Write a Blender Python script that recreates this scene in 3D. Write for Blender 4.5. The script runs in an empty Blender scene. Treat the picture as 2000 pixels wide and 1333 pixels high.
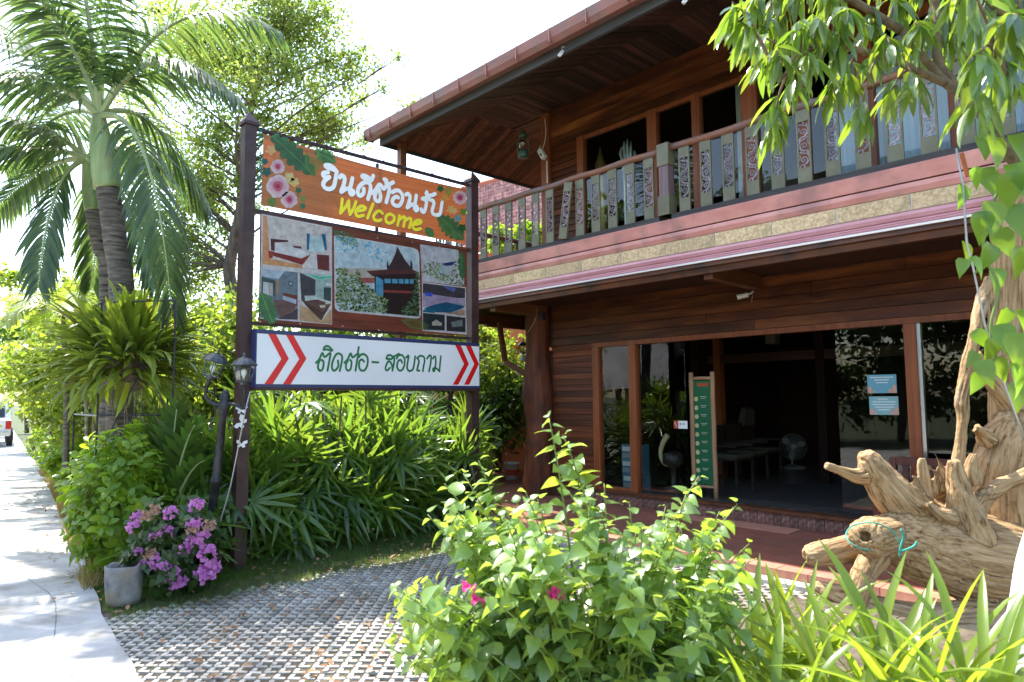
import bpy, math, random
import numpy as np
from mathutils import Vector, Matrix, noise

random.seed(7); np.random.seed(7)
scene = bpy.context.scene
COL = scene.collection

# ------------------------------------------------------------------ camera
F_PX, YAW, PITCH, ROLL, CH = 1338.42, 0.818989, 0.0834505, -0.0077063, 1.7
_f = Vector((-math.sin(YAW)*math.cos(PITCH), math.cos(YAW)*math.cos(PITCH), math.sin(PITCH)))
_r0 = Vector((math.cos(YAW), math.sin(YAW), 0)); _u0 = _r0.cross(_f)
_r = _r0*math.cos(ROLL) + _u0*math.sin(ROLL); _u = _u0*math.cos(ROLL) - _r0*math.sin(ROLL)
cam = bpy.data.cameras.new('camera'); camo = bpy.data.objects.new('camera', cam); COL.objects.link(camo)
cam.sensor_fit = 'HORIZONTAL'; cam.sensor_width = 36.0; cam.lens = F_PX/2000*36
cam.clip_start = 0.05; cam.clip_end = 2000
cam.dof.use_dof = True; cam.dof.focus_distance = 8.0; cam.dof.aperture_fstop = 4.0
camo.matrix_world = Matrix(((_r.x, _u.x, -_f.x, 0), (_r.y, _u.y, -_f.y, 0), (_r.z, _u.z, -_f.z, CH), (0, 0, 0, 1)))
scene.camera = camo

# ------------------------------------------------------------------ light
SUN = Vector((-0.50, -0.05, 0.864)).normalized()          # towards the sun
world = bpy.data.worlds.new('World'); scene.world = world; world.use_nodes = True
wn = world.node_tree.nodes; wl = world.node_tree.links
sky = wn.new('ShaderNodeTexSky'); sky.sky_type = 'NISHITA'; sky.sun_disc = False
sky.sun_elevation = math.asin(SUN.z); sky.sun_rotation = math.atan2(SUN.x, SUN.y)
sky.air_density = 1.3; sky.dust_density = 1.5; sky.ozone_density = 1.0
wl.new(sky.outputs[0], wn['Background'].inputs[0]); wn['Background'].inputs[1].default_value = 0.15
sl = bpy.data.lights.new('sun', 'SUN'); slo = bpy.data.objects.new('sun', sl); COL.objects.link(slo)
sl.energy = 3.4; sl.angle = math.radians(0.6); sl.color = (1.0, 0.95, 0.86)
slo.rotation_euler = SUN.to_track_quat('Z', 'Y').to_euler(); slo.location = (-20, -5, 30)
vs = scene.view_settings; vs.view_transform = 'Standard'; vs.look = 'None'; vs.gamma = 1; vs.exposure = 2.05
scene.cycles.max_bounces = 8; scene.cycles.transparent_max_bounces = 12

# ------------------------------------------------------------------ helpers
def ray(px, py): return (_f*F_PX + _r*(px-1000) - _u*(py-666.5))
def at(px, py, d): return ray(px, py)*(d/F_PX) + Vector((0, 0, CH))
def on_x(px, py, X): q = ray(px, py); return q*(X/q.x) + Vector((0, 0, CH))
def on_y(px, py, Y): q = ray(px, py); return q*(Y/q.y) + Vector((0, 0, CH))
def on_z(px, py, Z): q = ray(px, py); return q*((Z-CH)/q.z) + Vector((0, 0, CH))
def proj(p):
    q = Vector(p) - Vector((0, 0, CH)); z = q.dot(_f)
    if z < .05: return (-9999, -9999, z)
    return (1000+F_PX*q.dot(_r)/z, 666.5-F_PX*q.dot(_u)/z, z)
U = random.uniform
WL = {}
def _reg(o, w, parent):
    WL[o.name] = Vector(w)
    if parent is not None:
        o.parent = parent; o.location = Vector(w) - WL[parent.name]
    else: o.location = w
def tag(o, label=None, cat=None, group=None, kind=None):
    if label: o['label'] = label
    if cat: o['category'] = cat
    if group: o['group'] = group
    if kind: o['kind'] = kind
    return o
def thing(name, label, cat, loc=(0, 0, 0), group=None):
    o = bpy.data.objects.new(name, None); COL.objects.link(o); o.empty_display_size = .2
    _reg(o, loc, None); return tag(o, label, cat, group)
def inst(name, me, M, parent):
    """a mesh object sharing mesh data, placed by the world matrix M under an unrotated parent"""
    o = bpy.data.objects.new(name, me); COL.objects.link(o)
    if parent is not None:
        o.parent = parent; o.matrix_basis = Matrix.Translation(-WL[parent.name]) @ M
    else: o.matrix_basis = M
    WL[o.name] = M.to_translation(); return o
def sr(*c):
    return tuple(((x/255)/12.92 if x/255 <= .04045 else ((x/255+.055)/1.055)**2.4) for x in c)

class MB:
    def __init__(s): s.v = []; s.f = []; s.m = []
    def add(s, vs, fs, mi=0):
        b = len(s.v); s.v += [tuple(p) for p in vs]; s.f += [tuple(b+i for i in f) for f in fs]; s.m += [mi]*len(fs); return s
    def box(s, x0, x1, y0, y1, z0, z1, mi=0):
        return s.hexa([(x0, y0, z0), (x1, y0, z0), (x1, y1, z0), (x0, y1, z0), (x0, y0, z1), (x1, y0, z1), (x1, y1, z1), (x0, y1, z1)], mi)
    def hexa(s, p, mi=0):
        return s.add(p, [(0, 3, 2, 1), (4, 5, 6, 7), (0, 1, 5, 4), (1, 2, 6, 5), (2, 3, 7, 6), (3, 0, 4, 7)], mi)
    def bar(s, a, b, w, h=None, mi=0, up=(0, 0, 1)):
        a = Vector(a); b = Vector(b); h = h or w; d = (b-a).normalized(); up = Vector(up)
        if abs(d.dot(up)) > .98: up = Vector((0, 1, 0))
        x = d.cross(up).normalized()*w/2; z = x.cross(d).normalized()*h/2
        return s.hexa([a-x-z, a+x-z, b+x-z, b-x-z, a-x+z, a+x+z, b+x+z, b-x+z], mi)
    def tube(s, pts, rad, n=8, mi=0, cap=True):
        pts = [Vector(p) for p in pts]; k = len(pts)
        if not hasattr(rad, '__len__'): rad = [rad]*k
        vs = []; fs = []; ref = None
        for i, p in enumerate(pts):
            t = (pts[min(i+1, k-1)]-pts[max(i-1, 0)]).normalized()
            if ref is None: ref = Vector((0, 0, 1)) if abs(t.z) < .9 else Vector((1, 0, 0))
            x = t.cross(ref)
            if x.length < 1e-4: x = t.orthogonal()
            x.normalize(); y = t.cross(x); ref = x.cross(t)*1.0; ref = -y if False else ref
            for j in range(n):
                a = 2*math.pi*j/n; vs.append(p + (x*math.cos(a)+y*math.sin(a))*rad[i])
        for i in range(k-1):
            for j in range(n):
                j2 = (j+1) % n; fs.append((i*n+j, i*n+j2, (i+1)*n+j2, (i+1)*n+j))
        if cap: fs.append(tuple(range(n-1, -1, -1))); fs.append(tuple((k-1)*n+j for j in range(n)))
        return s.add(vs, fs, mi)
    def lathe(s, c, prof, n=16, mi=0, axis=None):
        c = Vector(c); M = Matrix.Identity(3)
        if axis is not None: M = Vector(axis).to_track_quat('Z', 'Y').to_matrix()
        vs = []; fs = []
        for r, z in prof:
            for j in range(n):
                a = 2*math.pi*j/n; vs.append(c + M @ Vector((r*math.cos(a), r*math.sin(a), z)))
        for i in range(len(prof)-1):
            for j in range(n):
                j2 = (j+1) % n; fs.append((i*n+j, i*n+j2, (i+1)*n+j2, (i+1)*n+j))
        fs.append(tuple(range(n-1, -1, -1))); fs.append(tuple((len(prof)-1)*n+j for j in range(n)))
        return s.add(vs, fs, mi)
    def prism_x(s, prof, x0, x1, mi=0):
        n = len(prof)
        vs = [(x0, y, z) for y, z in prof] + [(x1, y, z) for y, z in prof]
        fs = [tuple(range(n-1, -1, -1)), tuple(range(n, 2*n))] + [(i, (i+1) % n, n+(i+1) % n, n+i) for i in range(n)]
        return s.add(vs, fs, mi)
    def prism_z(s, poly, z0, z1, mi=0):
        n = len(poly)
        vs = [(x, y, z0) for x, y in poly] + [(x, y, z1) for x, y in poly]
        fs = [tuple(range(n-1, -1, -1)), tuple(range(n, 2*n))] + [(i, (i+1) % n, n+(i+1) % n, n+i) for i in range(n)]
        return s.add(vs, fs, mi)
    def poly(s, pts, mi=0): return s.add(pts, [tuple(range(len(pts)))], mi)
    def mesh(s, name, mats, o=(0, 0, 0), smooth=False):
        me = bpy.data.meshes.new(name); o = Vector(o)
        me.from_pydata([(p[0]-o.x, p[1]-o.y, p[2]-o.z) for p in s.v], [], s.f)
        mats = mats if isinstance(mats, (list, tuple)) else [mats]
        for m in mats: me.materials.append(m)
        if len(mats) > 1: me.polygons.foreach_set('material_index', s.m)
        if smooth: me.polygons.foreach_set('use_smooth', [True]*len(me.polygons))
        me.update(); return me
    def build(s, name, mats, parent=None, loc=None, smooth=False):
        if loc is None:
            if parent is not None and not s.v: loc = WL[parent.name]
            else:
                a = np.array([tuple(p) for p in s.v]); loc = Vector((float(a[:, 0].mean()), float(a[:, 1].mean()), float(a[:, 2].min())))
        o = bpy.data.objects.new(name, s.mesh(name, mats, loc, smooth)); COL.objects.link(o)
        _reg(o, loc, parent); return o
def box(name, x0, x1, y0, y1, z0, z1, m, parent=None): return MB().box(x0, x1, y0, y1, z0, z1).build(name, m, parent)

def merged(name, tmpl, Ms, mat, parent=None, loc=None, kind=None, smooth=False):
    """many copies of a small template (verts, faces) in one mesh"""
    tv, tf = tmpl; T = np.c_[np.array(tv, float), np.ones(len(tv))]
    A = np.array([np.array(m) for m in Ms]); loc = Vector(loc if loc is not None else (WL[parent.name] if parent else (0, 0, 0)))
    V = np.einsum('nij,kj->nki', A[:, :3, :], T).reshape(-1, 3) - np.array(loc)
    return raw_mesh(name, V, [tf]*1, len(Ms), len(tv), mat, parent, loc, kind, smooth)
def raw_mesh(name, V, tfl, n, k, mat, parent, loc, kind=None, smooth=False):
    tf = tfl[0]; lens = np.array([len(f) for f in tf]); flat = np.array([i for f in tf for i in f])
    loops = (flat[None, :] + (np.arange(n)*k)[:, None]).ravel()
    tot = np.tile(lens, n); start = np.concatenate([[0], np.cumsum(tot)[:-1]])
    me = bpy.data.meshes.new(name); me.vertices.add(len(V)); me.vertices.foreach_set('co', V.astype(np.float32).ravel())
    me.loops.add(len(loops)); me.loops.foreach_set('vertex_index', loops.astype(np.int32))
    me.polygons.add(len(tot)); me.polygons.foreach_set('loop_start', start.astype(np.int32)); me.polygons.foreach_set('loop_total', tot.astype(np.int32))
    if smooth: me.polygons.foreach_set('use_smooth', [True]*len(tot))
    me.materials.append(mat); me.update(calc_edges=True); me.validate()
    o = bpy.data.objects.new(name, me); COL.objects.link(o); _reg(o, loc, parent)
    if kind: o['kind'] = kind
    return o
def frame(pos, d, up=(0, 0, 1), s=1.0, roll=0.0):
    y = Vector(d).normalized(); up = Vector(up); x = y.cross(up)
    if x.length < 1e-4: x = y.orthogonal()
    x.normalize(); z = x.cross(y)
    if roll: x, z = x*math.cos(roll)+z*math.sin(roll), z*math.cos(roll)-x*math.sin(roll)
    sx, sy, sz = (s, s, s) if not hasattr(s, '__len__') else s
    p = Vector(pos)
    return Matrix(((x.x*sx, y.x*sy, z.x*sz, p.x), (x.y*sx, y.y*sy, z.y*sz, p.y), (x.z*sx, y.z*sy, z.z*sz, p.z), (0, 0, 0, 1)))
def rdir(zmin=-1, zmax=1):
    a = U(0, 2*math.pi); z = U(zmin, zmax); q = math.sqrt(max(0, 1-z*z)); return Vector((q*math.cos(a), q*math.sin(a), z))
def bez(p0, p1, p2, n):
    p0, p1, p2 = Vector(p0), Vector(p1), Vector(p2)
    return [p0*(1-t)**2 + p1*2*t*(1-t) + p2*t*t for t in [i/(n-1) for i in range(n)]]
def smooth_line(pts, n=4):
    """Catmull-Rom through points (any dimension)"""
    P = [np.array(p, float) for p in pts]; P = [2*P[0]-P[1]] + P + [2*P[-1]-P[-2]]; out = []
    for i in range(1, len(P)-2):
        for k in range(n):
            t = k/n; out.append(.5*(2*P[i]+(P[i+1]-P[i-1])*t+(2*P[i-1]-5*P[i]+4*P[i+1]-P[i+2])*t*t+(-P[i-1]+3*P[i]-3*P[i+1]+P[i+2])*t**3))
    out.append(P[-2]); return out

# ------------------------------------------------------------------ materials
def _mat(name):
    m = bpy.data.materials.new(name); m.use_nodes = True; nt = m.node_tree
    return m, nt.nodes, nt.links, nt.nodes['Principled BSDF']
def _coords(N, L, scale, rand=True):
    tc = N.new('ShaderNodeTexCoord'); mp = N.new('ShaderNodeMapping'); mp.inputs['Scale'].default_value = scale
    L.new(tc.outputs['Object'], mp.inputs['Vector'])
    oi = N.new('ShaderNodeObjectInfo')
    if rand:
        mu = N.new('ShaderNodeVectorMath'); mu.operation = 'SCALE'; mu.inputs[0].default_value = (37, 61, 23); L.new(oi.outputs['Random'], mu.inputs['Scale'])
        L.new(mu.outputs[0], mp.inputs['Location'])
    return mp, oi
def surf(name, c1, c2, scale=(4, 4, 4), rough=.6, bump=.1, bdist=.01, detail=6, contrast=(.35, .65), rand=0.0, spec=.4, metal=0, island=0.0, fine=None, c3=None, dist=0.0, coat=0):
    m, N, L, B = _mat(name)
    if not hasattr(scale, '__len__'): scale = (scale,)*3
    mp, oi = _coords(N, L, scale)
    nz = N.new('ShaderNodeTexNoise'); nz.inputs['Scale'].default_value = 1; nz.inputs['Detail'].default_value = detail; nz.inputs['Roughness'].default_value = .6; nz.inputs['Distortion'].default_value = dist
    L.new(mp.outputs[0], nz.inputs['Vector'])
    cr = N.new('ShaderNodeValToRGB'); e = cr.color_ramp.elements
    e[0].position, e[1].position = contrast; e[0].color = (*c1, 1); e[1].color = (*c2, 1)
    if c3: x = e.new((contrast[0]+contrast[1])/2); x.color = (*c3, 1)
    L.new(nz.outputs['Fac'], cr.inputs['Fac']); col = cr.outputs['Color']
    if fine:      # a second, larger pattern of dirt: (colour, scale, amount)
        n2 = N.new('ShaderNodeTexNoise'); n2.inputs['Scale'].default_value = fine[1]; n2.inputs['Detail'].default_value = 8
        tc = N.new('ShaderNodeTexCoord'); L.new(tc.outputs['Object'], n2.inputs['Vector'])
        r2 = N.new('ShaderNodeMapRange'); r2.inputs[1].default_value = .48; r2.inputs[2].default_value = .68; r2.inputs[3].default_value = 0; r2.inputs[4].default_value = fine[2]
        L.new(n2.outputs['Fac'], r2.inputs[0]); mx = N.new('ShaderNodeMixRGB'); mx.inputs[2].default_value = (*fine[0], 1); L.new(r2.outputs[0], mx.inputs[0]); L.new(col, mx.inputs[1]); col = mx.outputs[0]
    if rand or island:
        hs = N.new('ShaderNodeHueSaturation'); mr = N.new('ShaderNodeMapRange')
        src = oi.outputs['Random']
        if island:
            g = N.new('ShaderNodeNewGeometry'); src = g.outputs['Random Per Island']
        a = island or rand
        mr.inputs[3].default_value = 1-a; mr.inputs[4].default_value = 1+a; L.new(src, mr.inputs[0]); L.new(mr.outputs[0], hs.inputs['Value']); L.new(col, hs.inputs['Color']); col = hs.outputs[0]
    L.new(col, B.inputs['Base Color']); B.inputs['Roughness'].default_value = rough; B.inputs['Specular IOR Level'].default_value = spec; B.inputs['Metallic'].default_value = metal
    if coat: B.inputs['Coat Weight'].default_value = coat; B.inputs['Coat Roughness'].default_value = .15
    if bump:
        bp = N.new('ShaderNodeBump'); bp.inputs['Strength'].default_value = min(1, bump*4); bp.inputs['Distance'].default_value = bdist; L.new(nz.outputs['Fac'], bp.inputs['Height']); L.new(bp.outputs[0], B.inputs['Normal'])
    return m
def wood(name, c1, c2, axis='x', rough=.55, grain=30, rand=.35, c3=None, fine=None, spec=.35, bump=.06):
    s = {'x': (.9, grain, grain), 'y': (grain, .9, grain), 'z': (grain, grain, .9)}[axis]
    return surf(name, c1, c2, s, rough, bump, .004, 5, (.3, .7), rand, spec, 0, 0, fine, c3, .4)
def plain(name, c, rough=.5, metal=0, spec=.5, emit=None):
    m, N, L, B = _mat(name); B.inputs['Base Color'].default_value = (*c, 1); B.inputs['Roughness'].default_value = rough; B.inputs['Metallic'].default_value = metal; B.inputs['Specular IOR Level'].default_value = spec
    nz = N.new('ShaderNodeTexNoise'); nz.inputs['Scale'].default_value = 9; nz.inputs['Detail'].default_value = 6
    tc = N.new('ShaderNodeTexCoord'); L.new(tc.outputs['Object'], nz.inputs['Vector'])
    mr = N.new('ShaderNodeMapRange'); mr.inputs[3].default_value = .82; mr.inputs[4].default_value = 1.12; L.new(nz.outputs['Fac'], mr.inputs[0])
    hs = N.new('ShaderNodeHueSaturation'); hs.inputs['Color'].default_value = (*c, 1); L.new(mr.outputs[0], hs.inputs['Value']); L.new(hs.outputs[0], B.inputs['Base Color'])
    return m
def leafmat(name, c1, c2, tcol, trans=.4, rough=.4, rand=.25, hue=.02, island=True, spec=.5, spots=None):
    """leaf: reflecting and letting light through, each leaf with its own shade"""
    m, N, L, B = _mat(name); oi = N.new('ShaderNodeObjectInfo'); g = N.new('ShaderNodeNewGeometry')
    ad = N.new('ShaderNodeMath'); ad.operation = 'ADD'; L.new(oi.outputs['Random'], ad.inputs[0]); L.new(g.outputs['Random Per Island'], ad.inputs[1])
    fr = N.new('ShaderNodeMath'); fr.operation = 'FRACT'; L.new(ad.outputs[0], fr.inputs[0])
    cr = N.new('ShaderNodeValToRGB'); e = cr.color_ramp.elements; e[0].color = (*c1, 1); e[1].color = (*c2, 1); L.new(fr.outputs[0], cr.inputs[0])
    if spots: x = e.new(.965); x.color = (*c2, 1); e[-1].color = (*spots, 1)
    L.new(cr.outputs[0], B.inputs['Base Color']); B.inputs['Roughness'].default_value = rough; B.inputs['Specular IOR Level'].default_value = spec
    tr = N.new('ShaderNodeBsdfTranslucent'); hs = N.new('ShaderNodeHueSaturation'); hs.inputs['Color'].default_value = (*tcol, 1)
    m2 = N.new('ShaderNodeMath'); m2.operation = 'MULTIPLY'; m2.inputs[1].default_value = 7.13; L.new(fr.outputs[0], m2.inputs[0]); f2 = N.new('ShaderNodeMath'); f2.operation = 'FRACT'; L.new(m2.outputs[0], f2.inputs[0])
    mr = N.new('ShaderNodeMapRange'); mr.inputs[3].default_value = 1-rand; mr.inputs[4].default_value = 1+rand; L.new(f2.outputs[0], mr.inputs[0]); L.new(mr.outputs[0], hs.inputs['Value'])
    mh = N.new('ShaderNodeMapRange'); mh.inputs[3].default_value = .5-hue; mh.inputs[4].default_value = .5+hue; L.new(fr.outputs[0], mh.inputs[0]); L.new(mh.outputs[0], hs.inputs['Hue'])
    L.new(hs.outputs[0], tr.inputs['Color'])
    mx = N.new('ShaderNodeMixShader'); mx.inputs[0].default_value = trans; L.new(B.outputs[0], mx.inputs[1]); L.new(tr.outputs[0], mx.inputs[2])
    L.new(mx.outputs[0], N['Material Output'].inputs['Surface']); return m
def glassmat(name, tint=(.85, .9, .9), refl=1.0):
    m, N, L, B = _mat(name); N.remove(B)
    t = N.new('ShaderNodeBsdfTransparent'); t.inputs[0].default_value = (*tint, 1); g = N.new('ShaderNodeBsdfGlossy'); g.inputs['Roughness'].default_value = .01; g.inputs[0].default_value = (1, 1, 1, 1)
    fz = N.new('ShaderNodeFresnel'); fz.inputs['IOR'].default_value = 1.55
    nz = N.new('ShaderNodeTexNoise'); nz.inputs['Scale'].default_value = 1.3; tc = N.new('ShaderNodeTexCoord'); L.new(tc.outputs['Object'], nz.inputs['Vector'])
    bp = N.new('ShaderNodeBump'); bp.inputs['Strength'].default_value = .15; bp.inputs['Distance'].default_value = .02; L.new(nz.outputs['Fac'], bp.inputs['Height']); L.new(bp.outputs[0], g.inputs['Normal'])
    mu = N.new('ShaderNodeMath'); mu.operation = 'MULTIPLY'; mu.inputs[1].default_value = refl; L.new(fz.outputs[0], mu.inputs[0])
    ge = N.new('ShaderNodeNewGeometry'); fo = N.new('ShaderNodeMath'); fo.operation = 'SUBTRACT'; fo.inputs[0].default_value = 1; L.new(ge.outputs['Backfacing'], fo.inputs[1]); m3 = N.new('ShaderNodeMath'); m3.operation = 'MULTIPLY'; L.new(mu.outputs[0], m3.inputs[0]); L.new(fo.outputs[0], m3.inputs[1])
    mx = N.new('ShaderNodeMixShader'); L.new(m3.outputs[0], mx.inputs[0]); L.new(t.outputs[0], mx.inputs[1]); L.new(g.outputs[0], mx.inputs[2])
    L.new(mx.outputs[0], N['Material Output'].inputs['Surface']); return m

M = {}
M['soil'] = surf('soil', (.045, .034, .022), (.13, .10, .068), 9, .95, .3, .02)
M['lawn'] = surf('lawn', (.03, .05, .015), (.10, .09, .045), 3, .95, .3, .02, c3=(.05, .07, .02))
M['concrete'] = surf('path_concrete', (.34, .33, .31), (.46, .45, .43), 1.6, .85, .12, .004, 9, fine=((.17, .15, .12), 2.2, .8))
M['paver'] = surf('paver_concrete', (.27, .25, .215), (.40, .375, .33), 30, .9, .2, .003, 8, rand=.24, fine=((.12, .10, .07), 5, .75))
M['paver_far'] = surf('paver_concrete_far', (.27, .25, .215), (.40, .375, .33), 30, .9, .2, .003, 8, island=.24, fine=((.12, .10, .07), 1.3, .75))
M['terracotta'] = surf('terracotta', (.17, .058, .036), (.27, .10, .065), 6, .55, .06, .003, 8, rand=.15, fine=((.12, .08, .06), 3, .5))
M['kerb'] = surf('kerb_tile', (.36, .15, .10), (.46, .22, .15), 9, .6, .06, .003, 6, rand=.12)
M['wall_wood'] = wood('wall_wood', (.05, .0115, .004), (.175, .048, .013), 'x', .5, 22, .4, c3=(.11, .027, .0075), spec=.25)
M['wall_wood_up'] = wood('wall_wood_upper', (.05, .012, .005), (.17, .046, .014), 'x', .55, 24, .4, c3=(.11, .027, .008), spec=.25)
M['header_wood'] = wood('header_wood', (.038, .0095, .004), (.24, .075, .017), 'x', .45, 7, .5, c3=(.11, .029, .008), spec=.3)
M['frame_wood'] = wood('frame_wood', (.15, .036, .012), (.28, .08, .025), 'z', .45, 25, .12)
M['dark_wood'] = wood('dark_wood', (.03, .012, .008), (.075, .028, .016), 'x', .55, 20, .2)
M['beam_wood'] = wood('beam_wood', (.10, .033, .016), (.19, .07, .03), 'y', .5, 20, .2)
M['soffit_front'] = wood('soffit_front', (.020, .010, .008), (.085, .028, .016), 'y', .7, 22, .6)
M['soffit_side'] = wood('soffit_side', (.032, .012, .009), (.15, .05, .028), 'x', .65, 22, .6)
M['trim_wood'] = wood('trim_wood', (.05, .018, .01), (.19, .06, .02), 'x', .5, 15, .15, fine=((.02, .018, .016), 4, .7))
M['eave_board'] = wood('eave_board', (.03, .028, .028), (.075, .066, .062), 'x', .75, 12, .1)
M['gutter'] = surf('gutter_metal', (.23, .085, .066), (.33, .135, .105), (1.2, 6, 6), .5, .05, .003, 6, fine=((.16, .12, .10), 2.2, .6))
M['roof_tile'] = surf('roof_tile', (.50, .26, .22), (.64, .40, .36), 6, .6, .05, .005)
M['far_tile'] = surf('far_roof_tile', (.42, .20, .17), (.66, .42, .38), 6, .6, .05, .005, island=.35)
M['pink'] = surf('pink_paint', (.52, .20, .165), (.64, .29, .24), (2.5, 6, 6), .45, .06, .003, 8, fine=((.26, .13, .12), 2.5, .7))
M['pink2'] = surf('mauve_paint', (.48, .20, .215), (.58, .28, .295), (2.5, 6, 6), .35, .05, .003, 8, spec=.5)
M['ledge'] = surf('pale_ledge', (.80, .74, .73), (.88, .84, .83), (2, 9, 9), .14, .02, .003, 6, spec=1.0)
M['stone_tile'] = surf('stone_tile', (.40, .265, .13), (.70, .51, .30), 34, .7, .3, .004, 10, (.35, .65), .12, fine=((.10, .075, .04), 3, .6))
M['grout'] = plain('white_grout', (.72, .70, .67), .8)
M['olive'] = surf('olive_paint', (.115, .105, .06), (.16, .145, .088), 6, .5, .04, .002, 6, rand=.1)
M['scroll'] = surf('carved_wood', (.20, .15, .165), (.36, .285, .30), 14, .55, .08, .002, 6, rand=.25)
M['rail_wood'] = wood('rail_wood', (.13, .065, .05), (.30, .12, .065), 'x', .5, 18, .1, fine=((.14, .13, .13), 5, .8))
M['black_rail'] = wood('black_rail', (.012, .011, .012), (.06, .05, .045), 'x', .6, 14, .1)
M['mauve_post'] = wood('mauve_post', (.13, .075, .085), (.22, .14, .15), 'z', .5, 14, .1)
M['trunk_paint'] = surf('varnished_trunk', (.06, .016, .008), (.17, .05, .022), (9, 9, 1.6), .6, .3, .02, 8, spec=.25, fine=((.05, .03, .025), 4, .7))
M['step'] = surf('step_tile', (.11, .04, .03), (.20, .075, .055), 14, .6, .08, .003, 8, rand=.25, fine=((.30, .24, .21), 22, .7))
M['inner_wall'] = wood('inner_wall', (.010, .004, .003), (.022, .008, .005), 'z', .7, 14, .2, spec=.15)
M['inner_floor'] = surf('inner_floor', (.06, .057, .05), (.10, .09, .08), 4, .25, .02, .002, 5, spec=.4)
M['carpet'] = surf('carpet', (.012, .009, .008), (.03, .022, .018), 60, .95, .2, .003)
M['plaster'] = plain('pale_plaster', (.55, .52, .47), .8)
M['glass'] = glassmat('window_glass'); M['glass_dark'] = glassmat('tinted_glass', (.45, .5, .5), 1.3)
M['sky_reflection_sheet'] = surf('sky_reflection_sheet', (.52, .58, .66), (.66, .70, .76), (14, 14, .6), .8, .3, .02)
M['sign_steel'] = surf('sign_steel', (.030, .013, .013), (.055, .025, .024), 5, .42, .06, .003, 6, spec=.35, fine=((.07, .045, .04), 6, .4))
M['black_metal'] = surf('black_metal', (.018, .018, .022), (.05, .05, .055), 8, .4, .1, .003, 6, metal=.3, spec=.5)
M['iron'] = surf('painted_iron', (.015, .015, .018), (.05, .05, .055), 12, .45, .15, .004, 6, metal=.4)
M['lantern_metal'] = surf('lantern_metal', (.04, .045, .05), (.10, .105, .11), 10, .35, .1, .003, 6, metal=.6)
M['steel'] = plain('steel', (.5, .5, .5), .3, 1)
M['white_paint'] = plain('white_paint', (.72, .72, .72), .5)
M['white_plastic'] = plain('white_plastic', (.75, .75, .74), .35)
M['grey_plastic'] = plain('grey_plastic', (.25, .25, .26), .45)
M['blue_box'] = plain('blue_box', (.06, .15, .21), .5); M['blue_dark'] = plain('blue_dark', (.02, .03, .10), .4)
M['panel_white'] = surf('sign_white', (.62, .63, .65), (.70, .71, .73), .8, .28, .01, .002, 3, spec=.5)
M['red'] = plain('sign_red', (.60, .008, .012), .35); M['green_ink'] = plain('sign_green', (.008, .14, .045), .4)
M['ink_white'] = plain('banner_white', (.80, .80, .78), .5); M['ink_yellow'] = plain('banner_yellow', (.80, .68, .02), .5); M['ink_shadow'] = plain('banner_shadow', (.15, .11, .09), .6)
M['lamp_glass'] = glassmat('lamp_glass', (.9, .95, .93), 2.0)
M['brass'] = plain('brass', (.28, .18, .05), .3, .5); M['silver'] = plain('silver', (.5, .5, .47), .3, .4, 1.0)
M['pot'] = surf('old_pot', (.11, .115, .12), (.25, .245, .235), 8, .95, .6, .012, 9, fine=((.24, .185, .12), 4.5, 1.0))
M['string'] = plain('green_string', (.02, .32, .24), .5); M['wire'] = plain('wire_steel', (.42, .42, .42), .4, .6)
M['bench'] = wood('bench_wood', (.075, .022, .018), (.14, .045, .034), 'z', .5, 18, .15)
M['log'] = wood('peeled_log', (.28, .15, .075), (.42, .25, .14), 'z', .6, 16, .1)
M['menu_green'] = plain('menu_green', (.004, .10, .035), .45); M['menu_red'] = plain('menu_red', (.42, .06, .02), .5); M['menu_cream'] = plain('menu_cream', (.45, .42, .22), .6)
M['poster'] = plain('poster_blue', (.12, .33, .42), .5); M['poster2'] = plain('poster_teal', (.20, .40, .42), .5); M['peach'] = plain('peach', (.62, .30, .20), .6)
M['orange'] = plain('orange', (.55, .10, .01), .5); M['bone'] = plain('horn', (.52, .40, .20), .35)
M['rattan'] = plain('dark_rattan', (.03, .018, .012), .5); M['cushion'] = plain('cushion', (.06, .055, .035), .9); M['fan_plastic'] = plain('fan_plastic', (.12, .12, .115), .5)
M['car_white'] = plain('car_white', (.75, .75, .76), .2); M['tyre'] = plain('tyre', (.02, .02, .02), .8); M['tail_red'] = plain('tail_red', (.5, .01, .01), .25); M['car_glass'] = plain('car_glass', (.02, .025, .03), .08)
M['zinc'] = surf('zinc_roof', (.10, .10, .11), (.20, .20, .21), 2, .4, .05, .003, 6, metal=.2)
M['orange_trim'] = plain('orange_trim', (.42, .10, .03), .6)
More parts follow.
